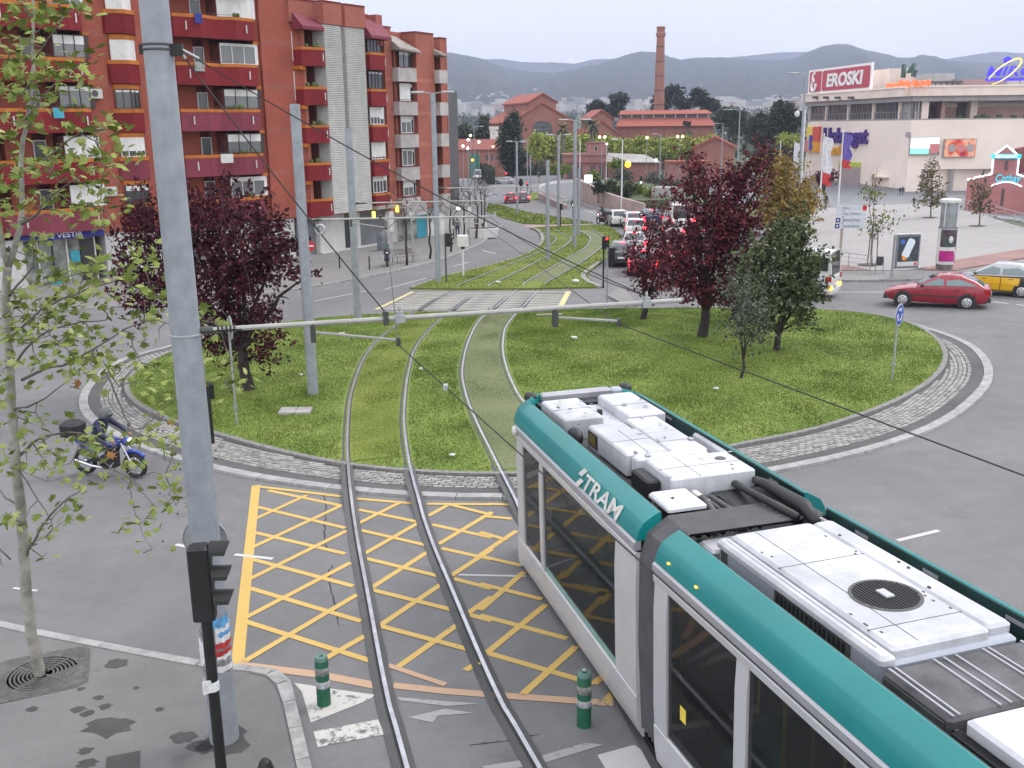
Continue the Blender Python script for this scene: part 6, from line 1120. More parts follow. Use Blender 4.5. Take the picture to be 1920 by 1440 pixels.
b=W(555,783);o=empty('concrete_slab',(b[0],b[1],b[2]+lawn_h(b[0],b[1])+.03),0,'pair of flat concrete lids set in the lawn below the first mast','slab');m=MB();m.bev(-.45,.02,-.28,.28,-.1,.05,.01);m.build('lid',MATS['concrete'],o);m=MB();m.bev(.04,.45,-.28,.26,-.1,.055,.01);m.build('lid',MATS['concrete'],o)
b=W(1030,600);o=MB().cbox((0,0,.04),(1.1,.12,.06),.1).build('plank',MATS['beige_post']);o.location=(b[0],b[1],b[2]+.2);tag(o,'pale plank lying on the grass behind the boom','plank')
# --------- vehicles
mat('tyre',(.022,.022,.023),.8,var=.15,scale=8);mat('hubcap',(.52,.53,.54),.35,.5,var=.08);mat('car_glass',(.035,.045,.05),.06,var=0,spec=.9);mat('car_glass_light',(.16,.22,.23),.1,var=0,spec=.8);mat('plastic_black',(.03,.03,.032),.6,var=.1);mat('plate_white',(.7,.7,.68),.5,var=.03);mat('lens_clear',(.75,.77,.78),.15,.1,var=0,emit=.25,ecol=(1,1,1));mat('lens_red',(.35,.012,.012),.2,var=0);mat('lit_brake',(1,.03,.04),.3,var=0,emit=9,ecol=(1,.025,.045));mat('lit_head',(1,.95,.85),.3,var=0,emit=5,ecol=(1,.92,.75));mat('lit_indicator',(1,.45,.05),.3,var=0,emit=4,ecol=(1,.40,.04))
def carpaint(n,c):return mat(n,c,.28,.15,var=.04,scale=1.5,coat=.8,dirt=.08)
for n_,c_ in dict(paint_red=(.30,.012,.03),paint_yellow=(.75,.42,.005),paint_black=(.015,.015,.017),paint_white=(.68,.68,.67),paint_silver=(.42,.43,.44),paint_grey=(.10,.10,.11),paint_blue=(.03,.05,.11),paint_pink=(.45,.05,.09)).items():carpaint(n_,c_)
CARS=dict(hatch=dict(L=4.17,W=1.70,H=1.40,wb=2.54,st=[(-2.07,.42,.60,.86,.80),(-1.98,.30,.62,.95,.92),(-1.5,.24,.62,.97,1.0),(-.6,.22,.60,.93,1.0),(.55,.22,.58,.90,1.0),(1.1,.23,.56,.86,.99),(1.65,.25,.54,.75,.95),(1.95,.30,.50,.66,.86),(2.09,.36,.48,.58,.70)],cab=[-1.93,-1.0,-.02,.92],bp=-.30),saloon=dict(L=4.5,W=1.75,H=1.46,wb=2.6,st=[(-2.22,.44,.62,.90,.82),(-2.1,.30,.64,1.0,.93),(-1.5,.24,.63,1.0,1.0),(-.5,.22,.60,.96,1.0),(.6,.22,.58,.93,1.0),(1.2,.23,.57,.90,.99),(1.75,.25,.55,.80,.95),(2.1,.30,.52,.70,.86),(2.25,.36,.48,.60,.72)],cab=[-2.0,-1.15,.10,1.05],bp=-.32),small=dict(L=3.8,W=1.66,H=1.46,wb=2.45,st=[(-1.88,.42,.60,.90,.85),(-1.82,.30,.62,.97,.94),(-1.4,.24,.62,.98,1.0),(-.5,.22,.60,.95,1.0),(.5,.22,.58,.93,1.0),(1.0,.23,.56,.90,.99),(1.5,.25,.54,.80,.95),(1.78,.30,.50,.70,.87),(1.9,.36,.48,.60,.74)],cab=[-1.84,-1.4,.12,1.0],bp=-.30),van=dict(L=5.0,W=1.95,H=2.3,wb=3.0,st=[(-2.48,.45,.8,1.10,.94),(-2.4,.32,.8,1.2,.98),(-1.5,.3,.8,1.2,1.0),(0,.3,.8,1.2,1.0),(1.2,.3,.75,1.18,1.0),(1.7,.3,.7,1.1,.98),(2.2,.32,.65,.95,.92),(2.45,.4,.6,.8,.82)],cab=[-2.46,-2.4,1.1,1.8],bp=.35))
def car(label,kind,body,loc,yaw,cat='car',group=None,doors=None,brake=False,head=False,strip=True,roof=None,name='car',wheels=None,glassm='car_glass',rim='hubcap'):
 K=CARS[kind];hw=K['W']/2;o=empty(name,loc,yaw,label,cat,group);rings=[]
 for x,zl,zm,zt,f in K['st']:
  h=hw*f;rings.append([(x,-h*.90,zl),(x,-h*.985,zl+.12),(x,-h,zm),(x,-h*.955,zt-.04),(x,-h*.80,zt+.005),(x,-h*.4,zt+.03),(x,h*.4,zt+.03),(x,h*.80,zt+.005),(x,h*.955,zt-.04),(x,h,zm),(x,h*.985,zl+.12),(x,h*.90,zl)])
 m=MB();m.loft(rings);
 ztb=lambda x:float(np.interp(x,[s[0]for s in K['st']],[s[3]for s in K['st']]))
 c0,c1,c2,c3=K['cab'];H=K['H'];bw,tw=hw*.93,hw*(.74 if kind!='van' else .86);r=[]
 for x,z,w_ in((c0,ztb(c0)-.05,bw*.92),(c0+(c1-c0)*.5,(ztb(c0)+H)/2+.04,(bw+tw)/2),(c1,H-.04,tw),(c1+.12,H-.005,tw),((c1+c2)/2,H+.015,tw),(c2-.1,H-.005,tw),(c2,H-.04,tw),(c2+(c3-c2)*.5,(ztb(c3)+H)/2-.0,(bw+tw)/2),(c3,ztb(c3)-.05,bw)):
  zb_=min(z-.02,ztb(x)-.06);bwx=bw
  r.append([(x,-bwx,zb_),(x,-w_ if z>ztb(x)else -bw,max(z-.06,zb_+.01)),(x,-w_*.88,z),(x,w_*.88,z),(x,w_ if z>ztb(x)else bw,max(z-.06,zb_+.01)),(x,bwx,zb_)])
 rm=0
 m.loft(r,1 if roof else 0);bo=m.build('body',[MATS[body]]+([MATS[roof]]if roof else[]),o,math.radians(38))
 for s in(-1,1):
  def sp(x,t):zb_=ztb(x)+.02;return(x,s*(bw+.006+(tw-bw)*t),zb_+(H-.1-zb_)*t)
  def xa(t,front):return(c3+(c2-c3)*t-.16+(.06*t if front else 0))if front else(c0+(c1-c0)*t+(.28 if kind!='van' else .2))
  bp=K['bp']
  segs=[(lambda t:bp+.06,lambda t:xa(t,True)),(lambda t:xa(t,False),lambda t:bp-.05)]if kind!='van' else[(lambda t:bp+.06,lambda t:xa(t,True))]
  for a,b_ in segs:
   m2=MB();P=[sp(a(.08),.08),sp(b_(.08),.08),sp(b_(.92),.92),sp(a(.92),.92)];m2.add(P,[(0,1,2,3)if s<0 else(3,2,1,0)]);m2.build('side_window',MATS[glassm],o)
   if doors:pass
  if doors:
   yz=lambda z:hw*float(np.interp(z,[.22,.34,.60,.90],[.90,.985,1.0,.955]))+.007
   for xa_,xb_,sl in((-.33,.80,.0),(-1.12,-.36,.22)):
    m2=MB();V_=[]
    for z_ in(.27,.34,.60,.88):V_+=[(xa_+sl*(1 if z_<.5 else 0),s*yz(z_),z_),(xb_,s*yz(z_),z_)]
    m2.add(V_,[(2*k,2*k+1,2*k+3,2*k+2)if s<0 else(2*k+2,2*k+3,2*k+1,2*k)for k in range(3)]);m2.build('door',MATS[doors],o)
  MB().cbox((.35,s*(hw+.008),.80),(.16,.02,.025)).build('handle',MATS['plastic_black'],o);MB().cbox((-.75,s*(hw+.008),.82),(.16,.02,.025)).build('handle',MATS['plastic_black'],o)
  m2=MB();m2.ell((c3-.32,s*(hw+.08),ztb(c3)+.1),(.07,.11,.075),8,5);m2.build('wing_mirror',MATS['plastic_black' if kind!='saloon' else body],o,SM)
  if strip:m2=MB();m2.box(-1.35,1.15,s*hw-.015,s*hw+.012,.50,.56);m2.build('side_strip',MATS['plastic_black'],o)
 for nm_,a,mid_,b_ in(('windscreen',r[8],r[7],r[6]),('rear_window',r[0],r[1],r[2])):
  m2=MB();k_=1 if nm_=='windscreen' else -1;V_=[]
  for q_,t_ in((a,.14),(mid_,0),(b_,.1)):
   o2=mid_;y_=q_[2][1]*.97;x_=q_[2][0]+(o2[2][0]-q_[2][0])*t_;z_=q_[2][2]+(o2[2][2]-q_[2][2])*t_;y_=y_+(o2[2][1]*.97-y_)*t_;V_+=[(x_+k_*.008,y_,z_+.008),(x_+k_*.008,-y_,z_+.008)]
  m2.add(V_,[(0,1,3,2),(2,3,5,4)]);m2.build(nm_,MATS['car_glass'],o)
 xf,xr=K['st'][-1][0],K['st'][0][0];wf=hw*K['st'][-2][4];zf=K['st'][-2][3]
 for s in(-1,1):
  m2=MB();m2.hexa([(xf-.30,s*wf*.98-.03,zf-.16),(xf-.04,s*wf*.55,zf-.17),(xf-.10,s*wf*.52,zf-.02),(xf-.40,s*wf*.9,zf-.03),(xf-.26,s*wf*1.02,zf-.12),(xf-.0,s*wf*.6,zf-.14),(xf-.1,s*wf*.6,zf-.02),(xf-.36,s*wf*1.0,zf-.02)]);m2.build('headlight',MATS['lit_head' if head else 'lens_clear'],o)
  zt_=K['st'][1][3];m2=MB();yo=hw*K['st'][1][4];m2.box(xr-.02,xr+.25,s*yo*.98-(.02 if s>0 else .14),s*yo*.98+(.14 if s<0 else .02),zt_-.28,zt_-.06);m2.build('tail_light',MATS['lit_brake' if brake else 'lens_red'],o)
 m2=MB();m2.bev(xf-.25,xf+.04,-wf*.93,wf*.93,.30,.48,.03);m2.build('bumper',MATS['plastic_black'],o);m2=MB();m2.bev(xr-.05,xr+.3,-hw*.9,hw*.9,.34,.55,.03);m2.build('bumper',MATS['plastic_black' if strip else body],o);MB().cbox((xr-.06,0,.64),(.015,.5,.11)).build('number_plate',MATS['plate_white'],o)
 if brake and kind!='van':MB().cbox((c1-.02,0,H-.03),(.06,.3,.035)).build('brake_lamp',MATS['lit_brake'],o)
 R_=.31 if kind!='van' else .34;wb=K['wb']
 for x in(wb/2+.06,-wb/2+.06):
  for s in(-1,1):
   m2=MB();m2.lathe([(.01,s*(hw-.1)),(R_+.07,s*(hw-.1)),(R_+.06,s*(hw+.004)),(.01,s*(hw+.004))],18,0,(x,0,R_+.01),ax='y');m2.build('wheel_arch',MATS['plastic_black'],o)
   m2=MB();m2.lathe([(R_*.62,s*(hw-.17)),(R_*.95,s*(hw-.17)),(R_,s*(hw-.13)),(R_,s*(hw-.02)),(R_*.94,s*(hw+.015)),(R_*.64,s*(hw+.015)),(R_*.6,s*(hw-.01))],20,0,(x,0,R_),ax='y');wh=m2.build('wheel',MATS['tyre'],o,SM)
   m2=MB();m2.lathe([(R_*.64,s*(hw+.012)),(R_*.58,s*(hw+.022)),(R_*.15,s*(hw+.03)),(.01,s*(hw+.03))],20,0,(x,0,R_),ax='y');m2.build('rim',MATS[rim],wh,SM);m2=MB()
   for k in range(5):t=2*math.pi*k/5+.3;m2.lathe([(.01,s*(hw+.0265)),(R_*.10,s*(hw+.0265)),(R_*.10,s*(hw+.031)),(.01,s*(hw+.031))],8,0,(x+R_*.4*math.cos(t),0,R_+R_*.4*math.sin(t)),ax='y')
   m2.build('rim_slot',MATS['plastic_black'],wh)
 return o
def by_wheels(pf,pr,kind,**kw):
 """place a car by the ground points under its two camera-side wheels"""
 f,r=W(*pf)[:2],W(*pr)[:2];d=f-r;d/=np.linalg.norm(d);K=CARS[kind];nn=np.array([-d[1],d[0]]);c=(f+r)/2-d*.06
 side=nn if(c+nn)[1]>c[1]else -nn;c=c+side*K['W']/2;return dict(loc=(c[0],c[1],Z(*c)+.03),yaw=math.atan2(d[1],d[0]))
p=by_wheels((1691,577),(1811,581),'hatch');car('dark red five door hatchback driving past the round blue sign','hatch','paint_red',p['loc'],p['yaw'],glassm='car_glass_light',head=False)
p=by_wheels((1802,553),(1908,559),'saloon');TX=car('yellow and black taxi half behind the dark red hatchback','saloon','paint_black',p['loc'],p['yaw'],'taxi',doors='paint_yellow',roof='paint_silver',glassm='car_glass_light',strip=False)
def away(label,kind,body,px,py,dpx,dpy,**kw):
 """car seen from behind: ground point under its middle and a second ground point it heads for"""
 a,b_=W(px,py)[:2],W(dpx,dpy)[:2];d=b_-a;d/=np.linalg.norm(d);a=a+d*CARS[kind]['L']/2;return car(label,kind,body,(a[0],a[1],Z(*a)+.03),math.atan2(d[1],d[0]),**kw)
J='cars queuing with brake lights on behind the red tree'
away('pinkish red car braking closest to the traffic signals','small','paint_pink',1204,520,1196,470,brake=True,group=J,strip=False);away('dark grey car braking half behind the pinkish red one','saloon','paint_grey',1166,503,1172,460,brake=True,group=J);away('silver hatchback with a dark rear window braking in the queue','hatch','paint_silver',1189,478,1184,440,brake=True,group=J,strip=False);away('white hatchback braking in the middle of the queue','small','paint_white',1191,447,1182,415,brake=True,group=J,strip=False)
away('white car with a glowing plate heading the queue on the bend','small','paint_white',1163,426,1120,405,group=J,strip=False,brake=False);away('pale car braking just behind the white leading car','small','paint_white',1190,431,1150,410,brake=True,group=J,strip=False);away('dark blue car braking behind the small red tree trunk','saloon','paint_blue',1225,425,1180,405,brake=True,group=J);away('silver car braking deep behind the red tree','hatch','paint_silver',1262,452,1240,420,brake=True,group=J);away('red car braking beside the red tree trunk','hatch','paint_red',1258,500,1245,460,brake=True,group=J);away('black car braking behind the red tree crown','saloon','paint_black',1318,476,1300,440,brake=True,group=J);away('white van waiting behind the red tree crown','van','paint_white',1278,436,1255,410,cat='van',name='van',group=J,brake=True)
away('bright red car braking at the far junction','small','paint_red',958,382,950,350,brake=True,strip=False);away('dark red car braking beside the bright red one at the far junction','small','paint_grey',981,381,978,350,brake=True,strip=False);away('red car braking by the far hedge end','small','paint_red',944,331,950,318,brake=True,strip=False);p=by_wheels((935,345.5),(954,345),'hatch');car('small silver car crossing the far junction','hatch','paint_silver',p['loc'],p['yaw'],strip=False);away('white van coming along the side street by the grey block','van','paint_white',896,336,890,345,cat='van',name='van',head=True);p=by_wheels((1208,345),(1222,345),'small');car('white car parked beside the far green signal','small','paint_white',p['loc'],p['yaw'],strip=False)
V_=by_wheels((1402,557),(1503,562),'van');VN=car('white van with a printed side peeping out beside the dark green tree','van','paint_white',V_['loc'],V_['yaw'],'van',name='van',strip=False);mat('van_print',(.30,.48,.58),.5,var=.35,scale=2.5,hue=(.7,.72,.75));mat('van_print_red',(.5,.10,.09),.5,var=.3,scale=2);[MB().box(-2.2,1.0,s*.985-.002,s*.985+.004,.62,1.12).build('print',MATS['van_print'],VN)for s in(-1,1)];[MB().box(1.02,1.35,s*.985-.002,s*.985+.004,.62,1.12).build('print',MATS['van_print_red'],VN)for s in(-1,1)];[MB().cbox((-2.46,s*.86,.62),(.14,.2,.16)).build('indicator',MATS['lit_indicator'],VN)for s in(-1,1)];[MB().box(-2.3,-1.2,s*.94-.02,s*.94+.006,1.4,2.0).build('side_window',MATS['car_glass'],VN)for s in(-1,1)]
# --------- people
mat('skin',(.42,.24,.17),.6,var=.05);mat('hair_dark',(.03,.022,.018),.7,var=.1);mat('cloth_dark',(.03,.032,.038),.85,var=.2,scale=6);mat('cloth_blue',(.025,.05,.22),.75,var=.2,scale=5);mat('cloth_navy',(.02,.024,.06),.8,var=.2,scale=5);mat('cloth_grey',(.12,.125,.13),.85,var=.2,scale=5);mat('cloth_red',(.35,.03,.03),.85,var=.15);mat('cloth_jean',(.05,.07,.13),.85,var=.2,scale=6);mat('shoe',(.02,.02,.02),.6,var=.1)
STAND=dict(hip=(0,0,.94),chest=(0,.01,1.32),neck=(0,0,1.5),head=(0,-.02,1.62),sh=(.185,0,1.44),el=(.235,.02,1.14),wr=(.235,-.08,.89),hj=(.095,0,.92),kn=(.10,-.03,.50),an=(.10,.03,.09),toe=(.11,-.13,.04))
def person(label,loc,yaw,top='cloth_dark',legs='cloth_jean',hair='hair_dark',pose=None,stride=.0,scale=1.0,cat='person',helmet=None):
 """one continuous skinned body facing local -y; joints with _l and _r override the mirrored default"""
 J=dict(STAND);
 Q={k:Vector(J[k])for k in('hip','chest','neck','head')}
 for k in('sh','el','wr','hj','kn','an','toe'):
  for s,sg in(('_l',1),('_r',-1)):
   v=Vector(J[k]);v.x*=sg;sw={'kn':.5,'an':1.0,'toe':1.0,'el':-.35,'wr':-.7}.get(k,0)*stride*sg;v.y+=sw;v.z+=(.06*abs(stride)if k=='an' and sw>0 else 0);Q[k+s]=v
 for k,v in(pose or{}).items():Q[k]=Vector(v)
 nm=list(Q);ix={k:i for i,k in enumerate(nm)};V=[Q[k]for k in nm]
 R=dict(hip=.155,chest=.165,neck=.062,head=.1,sh=.075,el=.05,wr=.034,hj=.105,kn=.062,an=.042,toe=.04)
 E=[('hip','chest',top),('chest','neck',top),('neck','head','skin')]
 for s in('_l','_r'):E+=[('chest','sh'+s,top),('sh'+s,'el'+s,top),('el'+s,'wr'+s,top),('hip','hj'+s,legs),('hj'+s,'kn'+s,legs),('kn'+s,'an'+s,legs),('an'+s,'toe'+s,'shoe')]
 me=bpy.data.meshes.new('body');me.from_pydata([tuple(v)for v in V],[(ix[a],ix[b])for a,b,_ in E],[]);o=bpy.data.objects.new('body_source',me);COL.objects.link(o)
 md=o.modifiers.new('skin','SKIN');md.use_smooth_shade=True;sv=me.skin_vertices[0].data if me.skin_vertices else None
 if sv is None:bpy.context.view_layer.objects.active=o;sv=me.skin_vertices.new().data if hasattr(me.skin_vertices,'new')else me.skin_vertices[0].data
 for k,i in ix.items():
  r=R[k.split('_')[0]];sv[i].radius=(r,r*(.72 if k in('chest','hip')else 1.0))if False else(r,r);sv[i].use_root=(k=='hip')
 o.modifiers.new('sub','SUBSURF').levels=1;o.modifiers['sub'].render_levels=1
 bpy.context.view_layer.update();em=bpy.data.meshes.new_from_object(o.evaluated_get(bpy.context.evaluated_depsgraph_get()));bpy.data.objects.remove(o)
 mats=[top,legs,'skin','shoe'];em.materials.clear();[em.materials.append(MATS[k])for k in mats]
 n=len(em.polygons)
 if n:
  C=np.empty(n*3,np.float32);em.polygons.foreach_get('center',C);C=C.reshape(-1,3);best=np.full(n,1e9);mi=np.zeros(n,np.int32)
  for a,b,mt_ in E:
   A_,B_=np.array(Q[a]),np.array(Q[b]);d=B_-A_;t=np.clip((C-A_)@d/max(d@d,1e-9),0,1);D=np.linalg.norm(C-A_-t[:,None]*d,axis=1)/R[a.split('_')[0]]**.5;w=D<best;best[w]=D[w];mi[w]=mats.index(mt_)
  em.polygons.foreach_set('material_index',mi);em.polygons.foreach_set('use_smooth',np.ones(n,bool))
 P=empty('person',loc,yaw,label,cat);P.scale=(scale,)*3;link('body',em,P)
 hd=Q['head'];f=MB();f.ell(tuple(hd+Vector((0,0,.03))),(.078,.098,.118),12,8);f.ell(tuple(hd+Vector((0,-.10,.01))),(.016,.022,.024),6,4);[f.ell(tuple(hd+Vector((s*.08,0,.01))),(.012,.02,.03),6,4)for s in(-1,1)];f.build('head',MATS['skin'],P,9)
 e_=MB();[e_.ell(tuple(hd+Vector((s*.032,-.089,.035))),(.011,.008,.007),6,4)for s in(-1,1)];e_.ell(tuple(hd+Vector((0,-.09,-.045))),(.024,.008,.006),6,4);e_.build('face',MATS['hair_dark'],P)
 if helmet:h=MB();h.ell(tuple(hd+Vector((0,.01,.05))),(.135,.155,.15),14,9);h.build('helmet',MATS[helmet],P,9);v=MB();v.ell(tuple(hd+Vector((0,-.07,.03))),(.105,.10,.075),10,6);v.build('visor',MATS['car_glass'],P,9)
 else:h=MB();h.ell(tuple(hd+Vector((0,.018,.055))),(.088,.1,.108),12,8);h.build('hair',MATS[hair],P,9)
 for s,sg in(('_l',1),('_r',-1)):
  wv,ev=Q['wr'+s],Q['el'+s];d=(wv-ev).normalized();sd_=Vector((0,-1,0));sd_=(sd_-d*sd_.dot(d)).normalized();m=MB();m.tube([wv-d*.02,wv+d*.04,wv+d*.085],[.032,.04,.034],6)
  for k in range(4):b0=wv+d*.08+sd_*(.027-.018*k);l=(.062,.072,.066,.05)[k];c_=d.cross(sd_)*(-sg);m.tube([b0,b0+d*l*.5,b0+d*l*.85+c_*l*.25],[.0095,.0088,.007],5)
  m.tube([wv+d*.03+sd_*.03,wv+d*.065+sd_*.055,wv+d*.095+sd_*.058],[.011,.010,.008],5);m.build('hand',MATS['skin'],P,9)
 return P
def stand(label,px,py,yaw,lift=.13,**kw):b=W(px,py,lift);return person(label,b,yaw,**kw)
stand('person in a dark jacket walking along the pavement beside the white box',858,446,0,stride=.22,top='cloth_grey',legs='cloth_navy');stand('person in pale grey standing half hidden behind the first lawn mast',541,497,math.pi,top='cloth_grey',legs='cloth_grey');stand('person in brown waiting at the pavement bend among the posts',893,442,1.0,top='column_base',legs='cloth_dark')
stand('one of a dark pair walking at the foot of the shopping centre wall',1687,367,.3,0,stride=.2);stand('person walking close beside another below the pale shopping wall',1692,366,-.2,0,stride=.2,top='cloth_navy');stand('person in red standing before the pale shopping wall',1677,357,0,0,top='cloth_red',legs='cloth_red');stand('person in black walking past the foot of the flagpoles',1547,394,.5,.15,stride=.2,scale=.95);stand('person standing at the far plaza edge',1623,357,1,0);stand('person crouched dark on the plaza rim',1713,387,.4,.15,scale=.55)
[stand(l,px,py,yw,0,stride=.2,top=t)for l,px,py,yw,t in(('far pedestrian walking beside the long dark hedge',897,320,.5,'cloth_dark'),('far pedestrian in white on the side street corner',842,302,0,'works_white'),('far pedestrian in dark clothes on the side street corner',858,303,1,'cloth_dark'),('person in white standing by the dark park fence',1009,333,0,'works_white'))]
# --------- two wheelers
mat('moto_blue',(.015,.05,.32),.3,.1,var=.05,coat=.6);mat('moto_dark',(.025,.025,.027),.6,.2,var=.2,scale=8);mat('chrome',(.6,.6,.62),.2,1,var=.05)
def motorbike(label,loc,yaw,body='moto_blue',wb=1.38,r=.315,lit=True,box=True,name='motorbike'):
 """heads along local +x"""
 o=empty(name,loc,yaw,label,'motorbike');xr,xf=-wb/2,wb/2
 for x in(xr,xf):
  m=MB();m.torus((x,0,r),r-.05,.055,28,8,0,'y');wh=m.build('wheel',MATS['tyre'],o,9);m=MB();m.torus((x,0,r),r-.105,.014,24,6,0,'y');m.lathe([(.05,-.06),(.05,.06)],10,0,(x,0,r),ax='y');m.build('rim',MATS['chrome'],wh,SM);m=MB()
  for k in range(10):t=2*math.pi*k/10;m.tube([(x,.03*(-1)**k,r),(x+(r-.1)*math.cos(t),0,r+(r-.1)*math.sin(t))],.005,4)
  m.build('spoke',MATS['chrome'],wh);m=MB();m.lathe([(.04,.065),(.11,.065),(.11,.072),(.04,.072)],16,0,(x,0,r),ax='y');m.build('brake_disc',MATS['zinc'],wh)
 m=MB();[m.tube([(xf,s*.09,r),(xf-.26,s*.09,.88)],[.026,.022],8)for s in(-1,1)];m.build('fork',MATS['chrome'],o,SM);m=MB();m.torus((xf,0,r),r+.045,.05,10,6,0,'y',math.radians(40),math.radians(130));m.build('mudguard',MATS[body],o,9)
 m=MB();m.tube([(xr,.08,r),(-.12,.1,.42),(-.05,0,.6),(xf-.3,0,.86)],.028,6);m.tube([(xr,-.08,r),(-.12,-.1,.42),(-.05,0,.6)],.026,6);m.tube([(-.05,0,.6),(xr+.05,0,.74)],.025,6);m.build('frame',MATS['moto_dark'],o,SM)
 m=MB();m.bev(-.22,.2,-.16,.16,.24,.52,.05);m.lathe([(.10,-.17),(.10,.17)],12,0,(.02,0,.36),ax='y');m.cbox((.12,0,.52),(.2,.2,.2));m.build('engine',MATS['moto_dark'],o,SM);m=MB();m.tube([(.2,-.12,.4),(.1,-.16,.24),(-.35,-.17,.28),(-.8,-.19,.40)],[.025,.03,.045,.05],8);m.build('exhaust',MATS['chrome'],o,SM)
 m=MB();m.loft([[(x,w*c,z+h*s_)for c,s_ in((-1,0),(-.7,.7),(0,1),(.7,.7),(1,0),(.6,-.6),(-.6,-.6))]for x,w,z,h in((-.12,.07,.78,.06),(.0,.15,.80,.13),(.22,.17,.84,.14),(.40,.09,.86,.08))]);m.build('tank',MATS[body],o,SM);m=MB();m.loft([[(x,w*c,z+h*s_)for c,s_ in((-1,0),(-.6,1),(.6,1),(1,0),(.7,-1),(-.7,-1))]for x,w,z,h in((-.78,.09,.86,.04),(-.5,.15,.84,.06),(-.12,.12,.80,.05))]);m.build('seat',MATS['moto_dark'],o,SM)
 m=MB();m.loft([[(x,w*c,z+h*s_)for c,s_ in((-1,0),(-.6,1),(.6,1),(1,0),(.7,-1),(-.7,-1))]for x,w,z,h in((-.95,.05,.88,.03),(-.7,.13,.76,.10),(-.3,.16,.64,.1))]);m.build('side_panel',MATS[body],o,SM);m=MB();m.tube([(xf-.34,-.36,.98),(xf-.28,-.18,1.0),(xf-.25,0,.95),(xf-.28,.18,1.0),(xf-.34,.36,.98)],.014,6);m.build('handlebar',MATS['moto_dark'],o);m=MB();m.ell((xf-.16,0,.90),(.10,.11,.11),10,6);hl=m.build('headlight',MATS[body],o,9);m=MB();m.lathe([(.09,0),(.06,.03),(.01,.04)],14,0,(xf-.07,0,.90),ax='x');m.build('lens',MATS['lit_head' if lit else 'lens_clear'],hl);MB().cbox((-.98,0,.84),(.05,.16,.08)).build('tail_light',MATS['lens_red'],o)
 if box:m=MB();m.bev(-1.18,-.68,-.24,.24,.94,1.30,.08);bx_=m.build('top_box',MATS['moto_dark'],o,SM)
 for s in(-1,1):m=MB();m.tube([(xf-.3,s*.25,1.0),(xf-.3,s*.3,1.18)],.006,4);m.ell((xf-.3,s*.32,1.2),(.02,.07,.045),8,5);m.build('mirror',MATS['moto_dark'],o)
 return o
RIDE=dict(hip=(0,.30,.92),chest=(0,.12,1.26),neck=(0,.04,1.42),head=(0,-.04,1.50),sh_l=(.19,.08,1.36),sh_r=(-.19,.08,1.36),el_l=(.33,-.12,1.14),el_r=(-.33,-.12,1.14),wr_l=(.31,-.34,1.0),wr_r=(-.31,-.34,1.0),hj_l=(.10,.26,.88),hj_r=(-.10,.26,.88),kn_l=(.22,-.16,.72),kn_r=(-.22,-.16,.72),an_l=(.20,.10,.32),an_r=(-.20,.10,.32),toe_l=(.21,-.06,.27),toe_r=(-.21,-.06,.27))
def rider(label,bike_loc,yaw,**kw):return person(label,bike_loc,yaw+math.pi/2,pose=RIDE,**kw)
a,b_=W(158,890),W(262,897);d=b_-a;c=(a+b_)/2;c[2]+=.02;yw=math.atan2(d[1],d[0])
motorbike('blue motorbike with a lit headlight rounding the island behind the plane tree',c,yw);rider('rider in a blue jacket and pale helmet on the blue motorbike',c,yw,top='cloth_navy',legs='cloth_dark',helmet='cloth_grey')
c=W(1129,421);yw=math.radians(118);motorbike('red motorbike riding away ahead of the white leading car',c,yw,'paint_red',box=True);rider('rider in black on the far red motorbike',c,yw,top='cloth_dark',legs='cloth_dark',helmet='plastic_black')
def scooter(label,loc,yaw):
 o=empty('scooter',loc,yaw,label,'scooter')
 for x in(-.62,.64):m=MB();m.torus((x,0,.25),.18,.07,20,8,0,'y');wh=m.build('wheel',MATS['tyre'],o,9);m=MB();m.lathe([(.01,-.05),(.13,-.05),(.13,.05),(.01,.05)],12,0,(x,0,.25),ax='y');m.build('rim',MATS['zinc'],wh)
 m=MB();m.loft([[(x,w*c,z+h*s_)for c,s_ in((-1,-.6),(-.9,.5),(-.4,1),(.4,1),(.9,.5),(1,-.6),(.5,-1),(-.5,-1))]for x,w,z,h in((-.98,.08,.72,.08),(-.7,.2,.62,.2),(-.2,.2,.52,.22),(-.05,.16,.34,.1),(.25,.17,.30,.08))]);m.build('body',MATS['paint_blue'],o,SM);m=MB();m.loft([[(x,w*c,z)for c in(-1,1)]+[(x-.1,w*c,z+.02)for c in(1,-1)]for x,w,z in((.30,.2,.3),(.50,.24,.6),(.46,.22,.92),(.40,.14,1.02))]);m.build('leg_shield',MATS['paint_silver'],o,SM);m=MB();m.loft([[(x,w*c,z+h*s_)for c,s_ in((-1,0),(-.6,1),(.6,1),(1,0),(.7,-1),(-.7,-1))]for x,w,z,h in((-.9,.12,.82,.05),(-.5,.17,.80,.06),(-.1,.13,.76,.05))]);m.build('seat',MATS['moto_dark'],o,SM);m=MB();m.tube([(.38,-.32,1.02),(.42,0,1.0),(.38,.32,1.02)],.016,6);m.build('handlebar',MATS['moto_dark'],o);m=MB();m.add([(.48,-.2,1.0),(.48,.2,1.0),(.32,.18,1.35),(.32,-.18,1.35)],[(0,1,2,3)]);m.build('windshield',MATS['car_glass_light'],o);m=MB();m.bev(-1.2,-.78,-.2,.2,.86,1.18,.06);m.build('top_box',MATS['moto_dark'],o,SM);MB().cbox((-1.21,0,.98),(.02,.16,.08)).build('number_plate',MATS['plate_white'],o)
 return o
b=W(726,498,.13);scooter('dark scooter with a top box parked on the pavement by the white plate post',b,math.radians(98))
